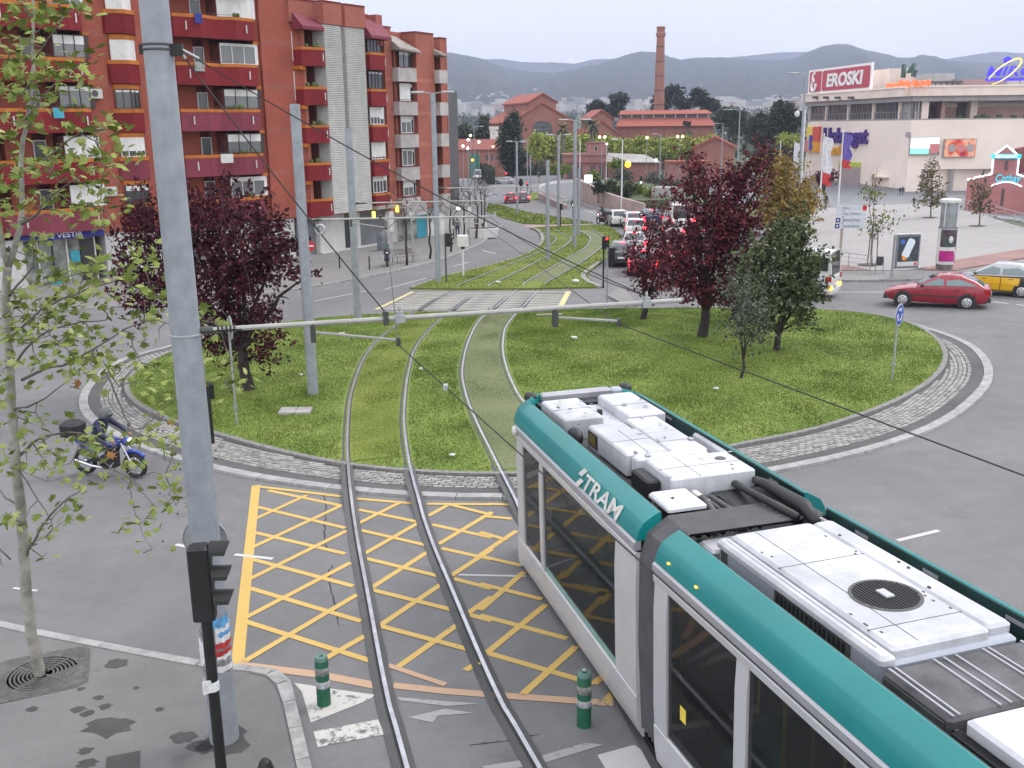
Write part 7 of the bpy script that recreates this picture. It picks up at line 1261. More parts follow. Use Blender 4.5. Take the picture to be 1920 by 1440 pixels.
# --------- trees and plants
def leafmat(name,c,var=.25):return mat(name,c,.75,var=var,scale=1.2,spec=.25)
for n_,c_ in dict(red_d=(.045,.012,.018),red_a=(.068,.015,.024),red_b=(.115,.024,.036),red_e=(.19,.035,.048),red_c=(.18,.042,.056),green_a=(.06,.08,.036),green_b=(.10,.12,.055),green_c=(.15,.17,.085),olive_a=(.15,.12,.04),olive_b=(.24,.18,.055),olive_c=(.30,.18,.03),cedar_a=(.03,.042,.03),cedar_b=(.045,.06,.04),cedar_c=(.065,.08,.05),willow_a=(.26,.31,.06),willow_b=(.34,.39,.08),willow_c=(.42,.46,.12),lime_a=(.11,.17,.02),lime_b=(.16,.22,.03),lime_c=(.22,.28,.05),grey_a=(.07,.08,.06),grey_b=(.10,.115,.085),grey_c=(.14,.15,.11),plane_a=(.15,.20,.04),plane_b=(.22,.27,.07),plane_c=(.30,.33,.12),bronze=(.28,.13,.04),hedge_a=(.022,.032,.022),hedge_b=(.035,.045,.03),hedge_c=(.05,.06,.04),brown_a=(.11,.09,.05),brown_b=(.16,.13,.07),brown_c=(.18,.18,.09)).items():leafmat(n_,c_)
mat('bark_dark',(.035,.028,.026),.9,var=.25,scale=6,bump=.5,bscale=20);mat('bark_pale',(.26,.245,.21),.85,var=.25,scale=5,hue=(.38,.37,.33),bump=.2,bscale=15);mat('bark_grey',(.13,.115,.10),.9,var=.2,scale=5,bump=.3,bscale=25)
def leaves(P,size,R,up=.35,aspect=.6):
 """diamond leaves folded along the rib: verts n x 4 and faces"""
 n=len(P);d=R.normal(0,1,(n,3));d/=np.linalg.norm(d,axis=1)[:,None];nn=R.normal(0,1,(n,3));nn[:,2]+=up*3;nn-=d*(nn*d).sum(1)[:,None];nn/=np.linalg.norm(nn,axis=1)[:,None]+1e-9;s=np.cross(d,nn);L_=(size*R.uniform(.6,1.25,n))[:,None]
 V=np.empty((n,4,3));V[:,0]=P-d*L_*.5;V[:,1]=P+s*L_*aspect*.5+nn*L_*.12;V[:,2]=P+d*L_*.5;V[:,3]=P-s*L_*aspect*.5+nn*L_*.12
 return V.reshape(-1,3),np.arange(4*n).reshape(n,4)
def crown_points(lobes,n,R,clump=.28,per=26,shell=.55):
 vol=np.array([l[3]*l[4]*l[5]for l in lobes])**.8;k=np.maximum(1,(n/per*vol/vol.sum())).astype(int);out=[]
 for l,c in zip(lobes,k):
  d=R.normal(0,1,(c,3));d/=np.linalg.norm(d,axis=1)[:,None];r=(shell+(1-shell)*R.uniform(0,1,c))**1.0*(R.uniform(0,1,c)**.22);C=np.array(l[:3])+d*r[:,None]*np.array(l[3:])
  for q,dd in zip(C,d):
   sg=clump*R.uniform(.6,1.4);v=dd*.8+np.array([0,0,.45])+R.normal(0,.35,3);v/=np.linalg.norm(v);t=R.uniform(-.6,1,per)
   out.append(q+R.normal(0,1,(per,3))*sg*np.array([1,1,.7])if clump>=.5 else q+v*(t*sg*2.6)[:,None]+R.normal(0,1,(per,3))*(sg*.62*(1.15-t))[:,None]*np.array([1,1,.7]))
 return np.concatenate(out)
def limb(m,a,b,r0,r1,R,n=5,wob=.06):
 a,b=np.array(a),np.array(b);L_=np.linalg.norm(b-a);P=[a+(b-a)*i/n+(R.normal(0,wob*L_/n*1.5,3)if 0<i<n else 0)+np.array([0,0,.08*L_*math.sin(math.pi*i/n)])for i in range(n+1)];m.tube(P,[r0+(r1-r0)*i/n for i in range(n+1)],6);return P
def tree(label,name,base,lobes_px,n,size,pal,bark='bark_dark',r0=.14,fork=.35,seed=1,depth=.8,cat='tree',group=None,clump=.28,per=26,y=None,shell=.5,nl=9,up=.3,pals=None):
 pal=pals or pal
 R=np.random.default_rng(seed);base=np.array(base,float);Y=base[1];s=Y/FPX;lobes=[]
 for q in lobes_px:
  px,py,rx,ry=q[:4];dy=q[4]if len(q)>4 else 0;c=PY(px,py,Y+dy);lobes.append((*(c-base),rx*s,max(rx,ry)*s*depth,ry*s))
 o=empty(name,base,0,label,cat,group);P=crown_points(lobes,n,R,clump,per,shell);P=P[P[:,2]>.15];V,F=leaves(P,size,R,up);mi=R.choice(3,len(P),p=[.45,.38,.17]).astype(np.int32)
 raw('crown',V,F,[MATS[k]for k in pal],o,mi)
 top=max(l[2]for l in lobes);lob=sorted(lobes,key=lambda l:-l[3]*l[5]);ctr=np.mean([l[:3]for l in lob[:3]],axis=0);fk=np.array([ctr[0]*fork*.6,ctr[1]*fork*.6,max(.5,ctr[2]*fork)]);m=MB();m.tube([(0,0,-.3),(0,0,.05),tuple(fk*.5+R.normal(0,.04,3)),tuple(fk)],[r0*1.5,r0*1.15,r0,r0*.85],9);m.build('trunk',MATS[bark],o,9)
 for i in range(nl):
  l=lobes[i%len(lobes)];e=np.array(l[:3])+R.normal(0,.35,3)*np.array(l[3:]);m=MB();P=limb(m,fk-np.array([0,0,.1]),e,r0*.55,r0*.1,R)
  for j in range(3):e2=P[3+j%2]+R.normal(0,.5,3)*np.array(l[3:]);limb(m,P[3+j%2],e2,r0*.2,r0*.05,R,3)
  m.build('branch',MATS[bark],o,9)
 return o
def lawn_base(px,py):b=W(px,py);b[2]+=lawn_h(b[0],b[1]);return b
tree('large dark red leaved tree on the lawn behind the nearest mast','red_leaf_tree',lawn_base(468,740),[(450,455,95,115),(360,420,100,85,.8),(290,440,85,80,.4),(280,540,75,60,-.5),(400,540,110,70),(485,600,65,55),(490,660,42,40),(405,640,60,45,.5),(575,510,34,20,-.4),(520,480,45,70),(250,490,40,60)],17500,.155,('red_a','red_b','red_c'),r0=.17,fork=.3,seed=2,nl=16,clump=.22,pals=('red_d','red_a','red_b'))
tree('tall red leaved tree with a spreading top before the shopping centre','red_leaf_tree',lawn_base(1317,642),[(1350,390,75,85),(1310,470,80,65),(1400,335,48,42),(1312,330,24,45),(1270,370,25,30),(1385,450,55,70),(1335,540,78,36),(1265,520,50,42),(1420,300,22,20),(1440,300,10,26),(1290,300,12,24)],13500,.15,('red_a','red_b','red_e'),r0=.18,fork=.28,seed=3,nl=12,clump=.22)
tree('small red leaved tree with a thin trunk next to the queuing cars','red_leaf_tree',lawn_base(1206,607),[(1232,420,38,45),(1215,500,48,45),(1235,545,45,32),(1195,470,22,30),(1250,470,30,40)],3600,.14,('red_a','red_b','red_c'),r0=.12,fork=.3,seed=4,clump=.22)
tree('low dark tree with a forked trunk between the red and the green tree','dark_tree',lawn_base(1376,608),[(1385,510,48,40),(1352,548,36,24),(1408,552,36,28)],2600,.15,('red_a','green_a','green_a'),r0=.15,fork=.4,seed=5,clump=.2)
tree('dark green leafy tree in front of the white van','green_tree',lawn_base(1456,667),[(1470,470,62,52),(1445,540,65,55),(1495,530,42,62),(1425,595,42,35),(1482,432,40,30),(1500,590,30,28),(1415,500,32,40),(1512,490,34,42),(1518,545,26,30)],10500,.15,('green_a','green_b','green_c'),r0=.11,fork=.25,seed=6,clump=.2)
tree('wispy grey green sapling leaning before the dark green tree','sapling',lawn_base(1389,720),[(1400,570,28,60),(1392,620,22,40),(1425,620,25,30),(1378,520,20,30)],1300,.13,('grey_a','grey_b','grey_c'),r0=.045,fork=.35,seed=7,clump=.25,per=10,nl=6)
tree('round orange and olive tree on the plaza corner around the lamp post','autumn_tree',W(1480,440),[(1468,350,46,45),(1480,395,48,40),(1455,320,30,22),(1440,400,30,35)],6500,.28,('olive_b','olive_b','olive_c'),bark='bark_grey',r0=.2,seed=8,clump=.45)
tree('small bright orange tree beside the olive one','autumn_tree',W(1516,415),[(1515,376,17,24)],1400,.28,('olive_b','olive_c','olive_c'),bark='bark_grey',r0=.12,seed=9,clump=.4)
def young(label,px,py,lobes,n,pal,seed,size=.2,stakes=False,clump=.25):
 o=tree(label,'young_tree',W(px,py,.15),lobes,n,size,pal,bark='bark_grey',r0=.055,fork=.55,seed=seed,clump=clump,per=9,nl=7)
 if stakes:
  for a in(0,2.1,4.2):m=MB();m.tube([(.3*math.cos(a),.3*math.sin(a),-.05),(.22*math.cos(a),.22*math.sin(a),1.9)],.035,6);m.build('stake',MATS['bench_wood'],o)
  m=MB();m.torus((0,0,1.5),.25,.02,12,5,0,'z');m.build('tie',MATS['bench_wood'],o)
 m=MB();m.lathe([(.75,.012),(.01,.014)],16);m.build('planting_soil',MATS['soil'],o);return o
young('young plane tree held by three stakes near the direction boards',1634,497,[(1640,360,18,35),(1640,415,34,20),(1662,420,12,18),(1625,430,16,16)],330,('plane_a','brown_b','brown_c'),11,.22,True);young('young brownish tree on the plaza straight above the advert panel',1745,408,[(1744,320,13,25),(1744,350,22,25),(1745,375,32,12)],1100,('brown_a','brown_b','brown_c'),12,.25);young('sparse brown young tree on the plaza before the neon house',1836,424,[(1836,360,16,30),(1838,390,26,16),(1850,335,10,15)],550,('brown_a','brown_a','brown_b'),13,.25)
b=PY(1549,350,165);b[2]=Z(b[0],b[1]);tree('small flat topped purple tree by the shopping centre wall','purple_tree',b,[(1549,331,24,11),(1540,336,14,8)],1500,.4,('red_a','red_a','red_b'),r0=.14,seed=14,clump=.5)
def at(px,py,Y):b=PY(px,py,Y);b[2]=Z(b[0],b[1])-.1;return b
for k,(lab,px,Y,lobes,n,size,pal)in enumerate([('tall dark cedar beside the glowing column',961,232,[(961,225,12,15),(958,245,20,18),(955,270,24,22),(963,298,22,24),(950,290,14,14)],5200,.55,('cedar_a','cedar_b','cedar_c')),('dark conifer behind the outbuilding nearest the waterworks',908,285,[(908,232,8,15),(907,255,14,22),(900,275,15,14)],1800,.7,('cedar_a','cedar_b','cedar_c')),('dark round tree next to the grey block',872,290,[(868,250,17,18),(882,258,14,16)],1600,.7,('cedar_b','cedar_c','green_a')),('dark pine standing behind the small waterworks hall',1120,372,[(1118,203,22,16),(1135,210,18,14)],1800,.8,('cedar_a','cedar_b','cedar_c')),('taller dark pine beside the small waterworks hall',1157,376,[(1158,190,22,18),(1150,208,24,14)],2000,.8,('cedar_a','cedar_b','cedar_c')),('broad dark pine right behind the chimney foot',1258,385,[(1262,178,26,20),(1240,195,24,16),(1280,195,22,16)],2600,.8,('cedar_a','cedar_b','cedar_c')),('dark pine at the far end of the waterworks shed',1318,360,[(1312,182,22,18),(1328,198,24,18)],2000,.8,('cedar_a','cedar_b','cedar_c')),('dark wide tree behind the brick lodge',1375,300,[(1370,215,30,18),(1385,235,28,20),(1352,225,18,16)],2600,.7,('cedar_b','cedar_c','green_a')),('dark olive tree between lodge and orange tree',1425,262,[(1425,228,26,18),(1410,250,24,18),(1440,255,20,16)],2400,.6,('cedar_b','green_a','green_a')),('big dark tree at the corner of the shopping centre',1470,240,[(1470,208,30,20),(1462,235,36,22),(1485,225,22,20)],3000,.6,('cedar_a','cedar_b','cedar_c')),('dull red bush tree behind the bare flagpole',1455,200,[(1450,290,40,18),(1475,300,28,16),(1425,302,24,14)],1900,.5,('red_a','cedar_b','green_a')),('pale green tree by the shopping centre corner',1478,225,[(1478,262,24,10)],700,.5,('willow_a','willow_b','olive_b'))]):
 tree(lab,'park_tree',at(px,300,Y),lobes,int(n*1.9),size*1.15,pal,r0=.28,seed=30+k,clump=.6,nl=5,group=None)
wl=['beside the dark cedar','below the arched waterworks window','right of the arched window','behind the first palm','between the two palms','behind the second palm','next to the rose lodge','under the pair of yellow lights','behind the far white lamp post','over the pale pavilion roof','behind the tall white lamp post','under the single yellow light','over the amber light','before the shed buttresses','behind the lit park lamp','nearest the brick lodge']
for k in range(16):
 px=1008+k*21.5;tree('light green pollarded tree '+wl[k],'willow',at(px,300,262+(k%3)*5),[(px,270+(k%3)*2-(4 if k<6 else 0),17,17),(px+8,284,14,11),(px-9,281,13,11),(px,292,14,9)],2600,.75,('willow_a','willow_b','willow_c'),bark='bark_grey',r0=.2,seed=60+k,clump=.5,nl=4,group='row of light green pollarded trees in the park')
def palm(label,px,pyt,pyb,Y,seed,R_=17):
 R=np.random.default_rng(seed);b=at(px,pyb,Y);t=PY(px,pyt,Y)-b;o=empty('palm_tree',b,0,label,'palm tree');m=MB();m.tube([(0,0,-.5),(.1,0,t[2]*.5),(0,0,t[2])],[.45,.36,.42],8);m.build('trunk',MATS['bark_grey'],o,9);L_=R_*Y/FPX
 for k in range(30):
  a=R.uniform(0,6.28);el=R.uniform(-.7,1.25);m=MB();V=[];n=7
  for i in range(n+1):u=i/n;r=L_*u*math.cos(el*(1-u*.4));z=t[2]+L_*(math.sin(el)*u*1.0-.75*u*u*max(.2,math.cos(el)));w=.34*math.sin(math.pi*(.12+.88*u))+.03;c,s=math.cos(a),math.sin(a);V+=[(r*c-s*w,r*s+c*w,z-.12),(r*c,r*s,z),(r*c+s*w,r*s-c*w,z-.12)]
  m.add(V,[q for i in range(n)for q in((3*i,3*i+1,3*i+4,3*i+3),(3*i+1,3*i+2,3*i+5,3*i+4))]);m.build('frond',MATS[('green_a','cedar_c','olive_a')[k%3]],o)
palm('palm tree with a drooping brownish crown left of the rose lodge',1055,240,312,232,1);palm('taller palm tree over the rose lodge roof',1109,232,300,240,2,20)
bk=[(1082,373),(1106,383),(1130,387),(1168,392),(1205,395),(1300,392),(1290,362),(1220,352),(1150,352),(1100,356)]
area('planted_bank',bk,'far_land',1.1,1.4)
for k,(px,py,rx,ry,pal,lab)in enumerate([(1122,351,16,10,'cedar','dark bush at the upper end of the planted wall'),(1146,349,17,11,'green','dark green bush with a lighter top above the wall middle'),(1150,366,16,9,'cedar','low grey dark bush leaning over the wall'),(1166,362,15,12,'cedar','dark bush behind the tall white lamp post'),(1178,350,14,12,'green','green bush right of the tall white lamp post'),(1197,362,16,14,'lime','bright green round bush first of two above the wall end'),(1222,364,17,14,'lime','bright green round bush touching the concrete block'),(1250,345,24,13,'grey','grey green shrub behind the concrete block'),(1225,336,22,9,'grey','grey green shrub below the far green signal'),(1165,330,16,9,'grey','grey shrub in front of the dark park fence'),(1285,350,22,15,'grey','grey green shrub just beside the red tree crown'),(1112,333,14,6,'lime','flat lime shrub next to the lit panel'),(1010,313,28,9,'grey','grey green shrub bed before the waterworks arch'),(1045,316,24,8,'lime','lime shrub bed below the first palm'),(1155,308,14,7,'lime','lime shrub beside the amber light')]):
 Yb=(118 if py>338 and px>1100 else 200)+(k%3)*3;Yb=Yb if py>325 else 212;b=at(px,py,Yb);c=PY(px,py,Yb);b[2]=min(b[2]+(1.0 if Yb<140 else 0),c[2]-.3)
 tree(lab,'bush',b,[(px,py,rx,ry),(px+rx*.4,py+ry*.4,rx*.7,ry*.7)],1500,.22 if Yb<140 else .4,tuple(pal+s for s in('_a','_b','_c')),bark='bark_grey',r0=.08,seed=90+k,cat='bush',clump=.22 if Yb<140 else .4,nl=3)
def hedge(label,L,h,th,pal,n,size,seed,name='hedge'):
 R=np.random.default_rng(seed);P=[np.array(W(*p))for p in L];c=P[0];o=empty(name,c,0,label,'hedge');pts=[];seg_=[np.linalg.norm(P[i+1]-P[i])for i in range(len(P)-1)]
 for i in range(len(P)-1):
  k=int(n*seg_[i]/sum(seg_));d=(P[i+1]-P[i]);nn=np.array([-d[1],d[0],0])/np.linalg.norm(d);t=R.uniform(0,1,k);q=P[i]+d*t[:,None]+nn*R.uniform(0,th,k)[:,None];q[:,2]+=R.uniform(.05,1,k)**.6*h*(1+.08*np.sin(t*40));pts.append(q-c)
 pts=np.concatenate(pts);V,F=leaves(pts,size,R);raw('foliage',V,F,[MATS[k]for k in pal],o,R.choice(3,len(pts)).astype(np.int32));m=MB()
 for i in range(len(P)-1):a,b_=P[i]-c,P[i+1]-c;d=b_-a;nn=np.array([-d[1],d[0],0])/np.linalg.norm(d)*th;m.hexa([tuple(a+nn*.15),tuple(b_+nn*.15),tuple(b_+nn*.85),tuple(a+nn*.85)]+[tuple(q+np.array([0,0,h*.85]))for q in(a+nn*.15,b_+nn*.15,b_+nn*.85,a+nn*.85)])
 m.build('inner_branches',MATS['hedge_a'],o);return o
hedge('long dark clipped hedge along the side street by the outbuilding',[(931,346),(915,333),(893,318),(864,303)],3.4,2.0,('hedge_a','hedge_b','hedge_c'),5000,.5,1);hedge('dark hedge band closing the park behind the junction',[(905,331),(960,330),(1012,329),(1070,326),(1130,324),(1198,323)],2.3,2.0,('hedge_a','hedge_a','hedge_b'),5000,.5,2)
def bare(label,px,py,top,seed,spread=1.0):
 R=np.random.default_rng(seed);b=W(px,py,.13);h=topz(b,px,top);o=empty('bare_tree',b,0,label,'tree');m=MB();P=[np.array((0,0,-.1))];x=np.zeros(2)
 for i in range(1,6):x=x+R.normal(0,.05,2);P.append(np.array((x[0],x[1],h*.62*i/5)))
 m.tube([tuple(p)for p in P],[.085,.075,.07,.06,.055,.045],7);m.build('trunk',MATS['bark_dark'],o,9);m=MB()
 def grow(p,d,l,r,k):
  q=p+d*l;m.tube([tuple(p),tuple((p+q)/2+R.normal(0,.04,3)*l),tuple(q)],[r,r*.8,r*.6],4)
  if k:
   for _ in range(3):d2=d+R.normal(0,.5,3)*spread;d2[2]+=.15;grow(q,d2/np.linalg.norm(d2),l*.68,r*.6,k-1)
 for i in range(5):d=R.normal(0,.5,3)*spread;d[2]=.8;grow(P[4+i%2],d/np.linalg.norm(d),h*.16,.028,3)
 m.build('branches',MATS['bark_dark'],o);return o
for k,(px,py,tp,lab)in enumerate([(763,497,340,'bare street tree behind the bench'),(806,485,350,'bare street tree before the blue shop window'),(845,472,345,'bare street tree beside the sideways signal'),(871,455,340,'bare street tree behind the walking person'),(893,447,325,'bare street tree rising from the pavement bend'),(907,440,330,'bare twiggy tree at the planter'),(880,405,325,'bare brown tree farther up the side pavement'),(903,405,322,'bare tree on the corner by the far verge')]):bare(lab,px,py,tp,200+k,1.25)
R=np.random.default_rng(77);V0=[];F0=[];nV=0;M0=[]
for k in range(420):
 Y=R.uniform(330,1450);px=R.uniform(760,1560);b=at(px,240,Y);s=R.uniform(3.5,7);P=b+np.array([0,0,s*.9])+R.normal(0,1,(26,3))*s*np.array([.55,.55,.38]);V,F=leaves(P,3.4,R,.6,.9);V0.append(V);F0.append(F+nV);nV+=len(V);M0.append(R.integers(0,3,len(P)))
tag(raw('far_woods',np.concatenate(V0),np.concatenate(F0),[MATS['cedar_b'],MATS['green_a'],MATS['grey_a']],None,np.concatenate(M0).astype(np.int32)),kind='stuff')
# --------- the young plane tree close by
R=np.random.default_rng(5);PB=W(75,1266,.12);YB=PB[1];PT=empty('plane_tree',PB,0,'young plane tree with fresh green leaves growing from the iron grate','tree')
pp=lambda px,py,dy=0.0:PY(px,py,YB+dy)-PB
def tb(L,r0,r1,nm='branch',dy=(0,0)):
 P=[pp(q[0],q[1],dy[0]+(dy[1]-dy[0])*i/max(1,len(L)-1))for i,q in enumerate(L)];P=spline([np.array(p)for p in P],.12);m=MB();n=len(P);m.tube([tuple(p+R.normal(0,.006,3))for p in P],[r0+(r1-r0)*i/(n-1)for i in range(n)],8);m.build(nm,MATS['bark_pale']if r0>.03 else MATS['bark_grey'],PT,9);return P
nodes=[]
nodes+=tb([(76,1272),(60,1190),(50,1110),(46,1040),(39,960),(31,880),(25,800),(20,720),(14,640),(11,560),(14,500)],.085,.055,'trunk')
for L,r,dy in[([(14,500),(32,450),(42,390),(40,300),(55,200),(62,100),(60,-40)],.042,(0,.3)),([(14,500),(0,440),(-20,300),(-30,100)],.04,(0,-.3)),([(42,420),(70,400),(95,370),(150,330)],.02,(0,-.4)),([(46,1050),(80,985),(120,940),(160,915)],.022,(0,-.5)),([(38,950),(10,930),(-20,900)],.018,(0,.3)),([(30,860),(80,820),(150,812),(220,840)],.02,(0,.5)),([(22,770),(70,755),(120,720)],.018,(0,-.6)),([(40,712),(90,690),(130,683),(190,645),(232,620)],.022,(0,-.5)),([(18,700),(60,640),(120,610),(200,600)],.02,(0,.5)),([(14,640),(80,580),(160,545),(230,520),(270,490)],.02,(0,.7)),([(12,560),(60,500),(60,440)],.018,(0,-.3)),([(40,320),(80,300),(150,250),(200,245)],.018,(0,-.3)),([(50,220),(90,170),(150,120)],.016,(0,.4)),([(58,120),(100,60),(130,15)],.015,(0,-.2)),([(150,830),(200,870),(250,905),(290,950)],.012,(.2,-.2)),([(200,700),(250,805),(300,772),(330,745)],.012,(-.3,-.4)),([(25,860),(60,920),(100,990),(60,1020)],.012,(0,-.3)),([(230,620),(290,600),(350,620),(400,605),(440,690)],.01,(-.5,-.6)),([(20,1050),(-10,1020),(5,1060)],.014,(0,.2)),([(240,905),(260,980),(285,1030)],.007,(0,0))]:nodes+=tb(L,r,r*.35,'branch',dy)
CL=[(45,10),(20,40),(55,30),(80,45),(110,8),(140,20),(20,85),(30,110),(50,100),(165,110),(10,125),(110,125),(135,135),(85,145),(60,150),(70,165),(155,158),(15,170),(45,185),(30,165),(145,240),(190,240),(175,250),(210,242),(70,215),(20,225),(10,260),(60,310),(110,290),(105,270),(170,295),(185,300),(75,320),(130,330),(190,335),(215,315),(15,330),(40,350),(30,372),(70,380),(110,390),(150,395),(185,385),(205,405),(170,430),(55,480),(50,520),(60,450),(160,510),(170,505),(115,515),(155,540),(215,505),(225,500),(260,495),(270,480),(265,468),(280,530),(270,560),(290,560),(190,580),(130,555),(80,555),(40,560),(20,590),(60,600),(100,590),(145,600),(165,625),(110,640),(60,640),(30,650),(20,620),(130,660),(180,655),(160,680),(95,690),(75,680),(245,620),(280,600),(305,590),(300,640),(265,680),(370,600),(395,600),(380,690),(400,610),(420,715),(435,720),(150,700),(180,690),(210,705),(235,720),(280,715),(300,700),(85,800),(60,795),(135,820),(150,830),(110,850),(60,830),(50,870),(90,880),(110,890),(160,830),(180,860),(165,900),(150,910),(180,905),(210,840),(225,850),(240,880),(250,900),(310,890),(320,920),(290,820),(330,825),(300,840),(270,820),(290,760),(310,775),(330,870),(20,875),(5,840),(120,950),(140,960),(285,945),(335,940),(260,985),(265,975),(115,980),(60,1010),(50,970),(30,975),(90,1035),(285,1030),(15,430),(5,560),(5,700),(10,750),(35,780),(5,480),(90,600),(130,620),(70,570),(150,570)]
nd=[np.array(p)for p in nodes[::2]];tw=MB();LP=[]
for px,py in CL:
 c=pp(px,py,R.uniform(-.7,.7));j=int(np.argmin([np.linalg.norm((q-c)*np.array([1,.5,1]))for q in nd]));a=nd[j];mid=(a+c)/2+R.normal(0,.05,3)+np.array([0,0,-.03]);tw.tube([tuple(a),tuple(mid),tuple(c)],[.010,.007,.004],4);nd+=[mid,c]
 for k in range(int(R.integers(9,17))if px<240 and py<720 else int(R.integers(5,10))):LP.append(c+R.normal(0,1,3)*np.array([.15,.15,.10]))
tag(tw.build('twigs',MATS['bark_grey'],PT),kind='stuff')
def leafshape(seed,mt_):
 R_=np.random.default_rng(seed);P=[];tips=[(-78,.72),(-38,.92),(0,1.08),(38,.92),(78,.72)]
 P.append((0,-.12,0))
 for i,(a,r)in enumerate(tips):
  t=math.radians(90-a)*1.0;t=math.radians(90+a);q=r*R_.uniform(.9,1.1);P.append((q*math.cos(t)*.5*1.15,q*math.sin(t)*.5+.1,-.10*q+R_.uniform(-.05,.05)))
  if i<4:t=math.radians(90+a+19);P.append((.5*math.cos(t)*.5,.5*math.sin(t)*.5+.1,.0))
 P=[P[0]]+P[1:];V=[(0,.12,.05)]+P;n=len(P);me=bpy.data.meshes.new('leaf');me.from_pydata(V,[],[(0,1+i,1+(i+1)%n)for i in range(n)]);me.materials.append(MATS[mt_]);me.polygons.foreach_set('use_smooth',np.ones(n,bool));return me
LM=[leafshape(k,('plane_a','plane_b','plane_b','plane_c','plane_a','bronze')[k])for k in range(6)]
order=sorted(range(len(LP)),key=lambda i:LP[i][1]);sv=MB();rest=[MB()for _ in range(6)]
from mathutils import Euler
for c,i in enumerate(order):
 s=R.uniform(.13,.23);e=Euler((R.normal(.5,.55),R.normal(0,.5),R.uniform(0,6.28)));k=int(R.choice(6,p=[.27,.25,.2,.18,.09,.01]))
 if c<300:o=link('leaf',LM[k],PT,tuple(LP[i]),e);o.scale=(s,s,s)
 else:
  M_=e.to_matrix();rest[k].add([tuple(M_@(v.co*s)+Vector(LP[i]))for v in LM[k].vertices],[tuple(p.vertices)for p in LM[k].polygons])
al=MB();
for k in range(6):al.add(rest[k].V,rest[k].F,k)
tag(al.build('foliage',[MATS[q]for q in('plane_a','plane_b','plane_b','plane_c','plane_a','bronze')],PT,9),kind='stuff')
sb=MB()
for px,py in[(285,800),(295,806),(305,808),(330,832),(240,915),(260,920),(335,870),(338,880),(245,905),(300,925),(330,945),(333,963),(240,645),(245,650),(210,660),(90,895),(220,700),(405,845),(405,860),(305,1015)]:q=pp(px,py,R.uniform(-.3,.3));sb.ell(tuple(q),(.014,.014,.014),6,4)
tag(sb.build('seed_balls',MATS['bark_dark'],PT),kind='stuff')
# --------- the tram
mat('tram_teal',(.0,.20,.20),.38,.0,var=.06,scale=.7,coat=.25,dirt=.1);mat('tram_white',(.56,.56,.575),.38,.1,var=.04,scale=.8,coat=.3,dirt=.1);mat('tram_box_white',(.62,.63,.67),.55,var=.08,scale=1.5,dirt=.3);mat('tram_side_blue',(.42,.45,.52),.5,var=.06,scale=1.5,dirt=.12);mat('tram_gutter',(.40,.40,.43),.35,.4,var=.05);mat('tram_black',(.018,.018,.02),.5,var=.1);mat('tram_glass',(.006,.008,.008),.04,var=0,spec=.55,alpha=.55);mat('grab_yellow',(.55,.40,.03),.4,var=.05);mat('tram_bellows',(.085,.085,.092),.7,var=.12,scale=4);mat('tram_deck',(.10,.10,.105),.7,var=.25,scale=3,dirt=.3);mat('tram_inner_green',(.008,.035,.032),.5,var=.2);mat('tram_grille',(.09,.09,.088),.6,.2,var=.15,scale=10);mat('tram_seat',(.06,.20,.18),.8,var=.2);mat('tram_mint',(.20,.36,.33),.3,var=.05)
GN=Vector((-GA,-GB,1)).normalized()
def segm(x,y,ang):
 f=Vector((-math.sin(math.radians(ang)),math.cos(math.radians(ang)),0));f=(f-GN*f.dot(GN)).normalized();e=f.cross(GN)
 return Matrix(((f.x,-e.x,GN.x,x),(f.y,-e.y,GN.y,y),(f.z,-e.z,GN.z,Z(x,y)),(0,0,0,1)))
TR=empty('tram',(.13,15.8,Z(.13,15.8)),0,'green and white tram rolling over the yellow box junction','tram')
TI_=Matrix.Translation(TR.location).inverted()
S1,S2,S3=segm(.13,15.8,15.0),segm(1.63,10.1,17.3),segm(3.72,3.35,19)
WT_=2.52
def tp(name,mb,mt_,Sg,sm=None,bv=0):
 o=mb.build(name,[MATS[k]for k in(mt_ if isinstance(mt_,tuple)else(mt_,))],TR,sm);o.matrix_local=TI_@Sg
 if bv:bevel(o,bv)
 return o
def tb_(name,mt_,Sg,s0,s1,e0,e1,h0,h1,bv=.02):
 m=MB();m.bev(min(s0,s1),max(s0,s1),-max(e0,e1),-min(e0,e1),h0,h1,bv)if bv else m.box(min(s0,s1),max(s0,s1),-max(e0,e1),-min(e0,e1),h0,h1);return tp(name,m,mt_,Sg)
def shell(Sg,s0,s1,prof,mt_,name,side=0):
 """long moulding: cross-section (e, h) swept from s0 to s1; side 1 mirrors it to the far flank"""
 m=MB();R_=[]
 for s in s0 if isinstance(s0,list)else(s0,s1):
  sv,k=s if isinstance(s,tuple)else(s,None);P=[(sv,-((WT_-e)if side else e),h)for e,h in(k or prof)];R_.append(P)
 m.loft(R_,0,caps=True);return tp(name,m,mt_,Sg,math.radians(35))
TEAL=[(0,2.76),(.03,2.87),(.085,2.965),(.11,2.985),(.22,3.05),(.29,3.085),(.31,3.08),(.315,3.05),(.315,2.80),(.27,2.76)]
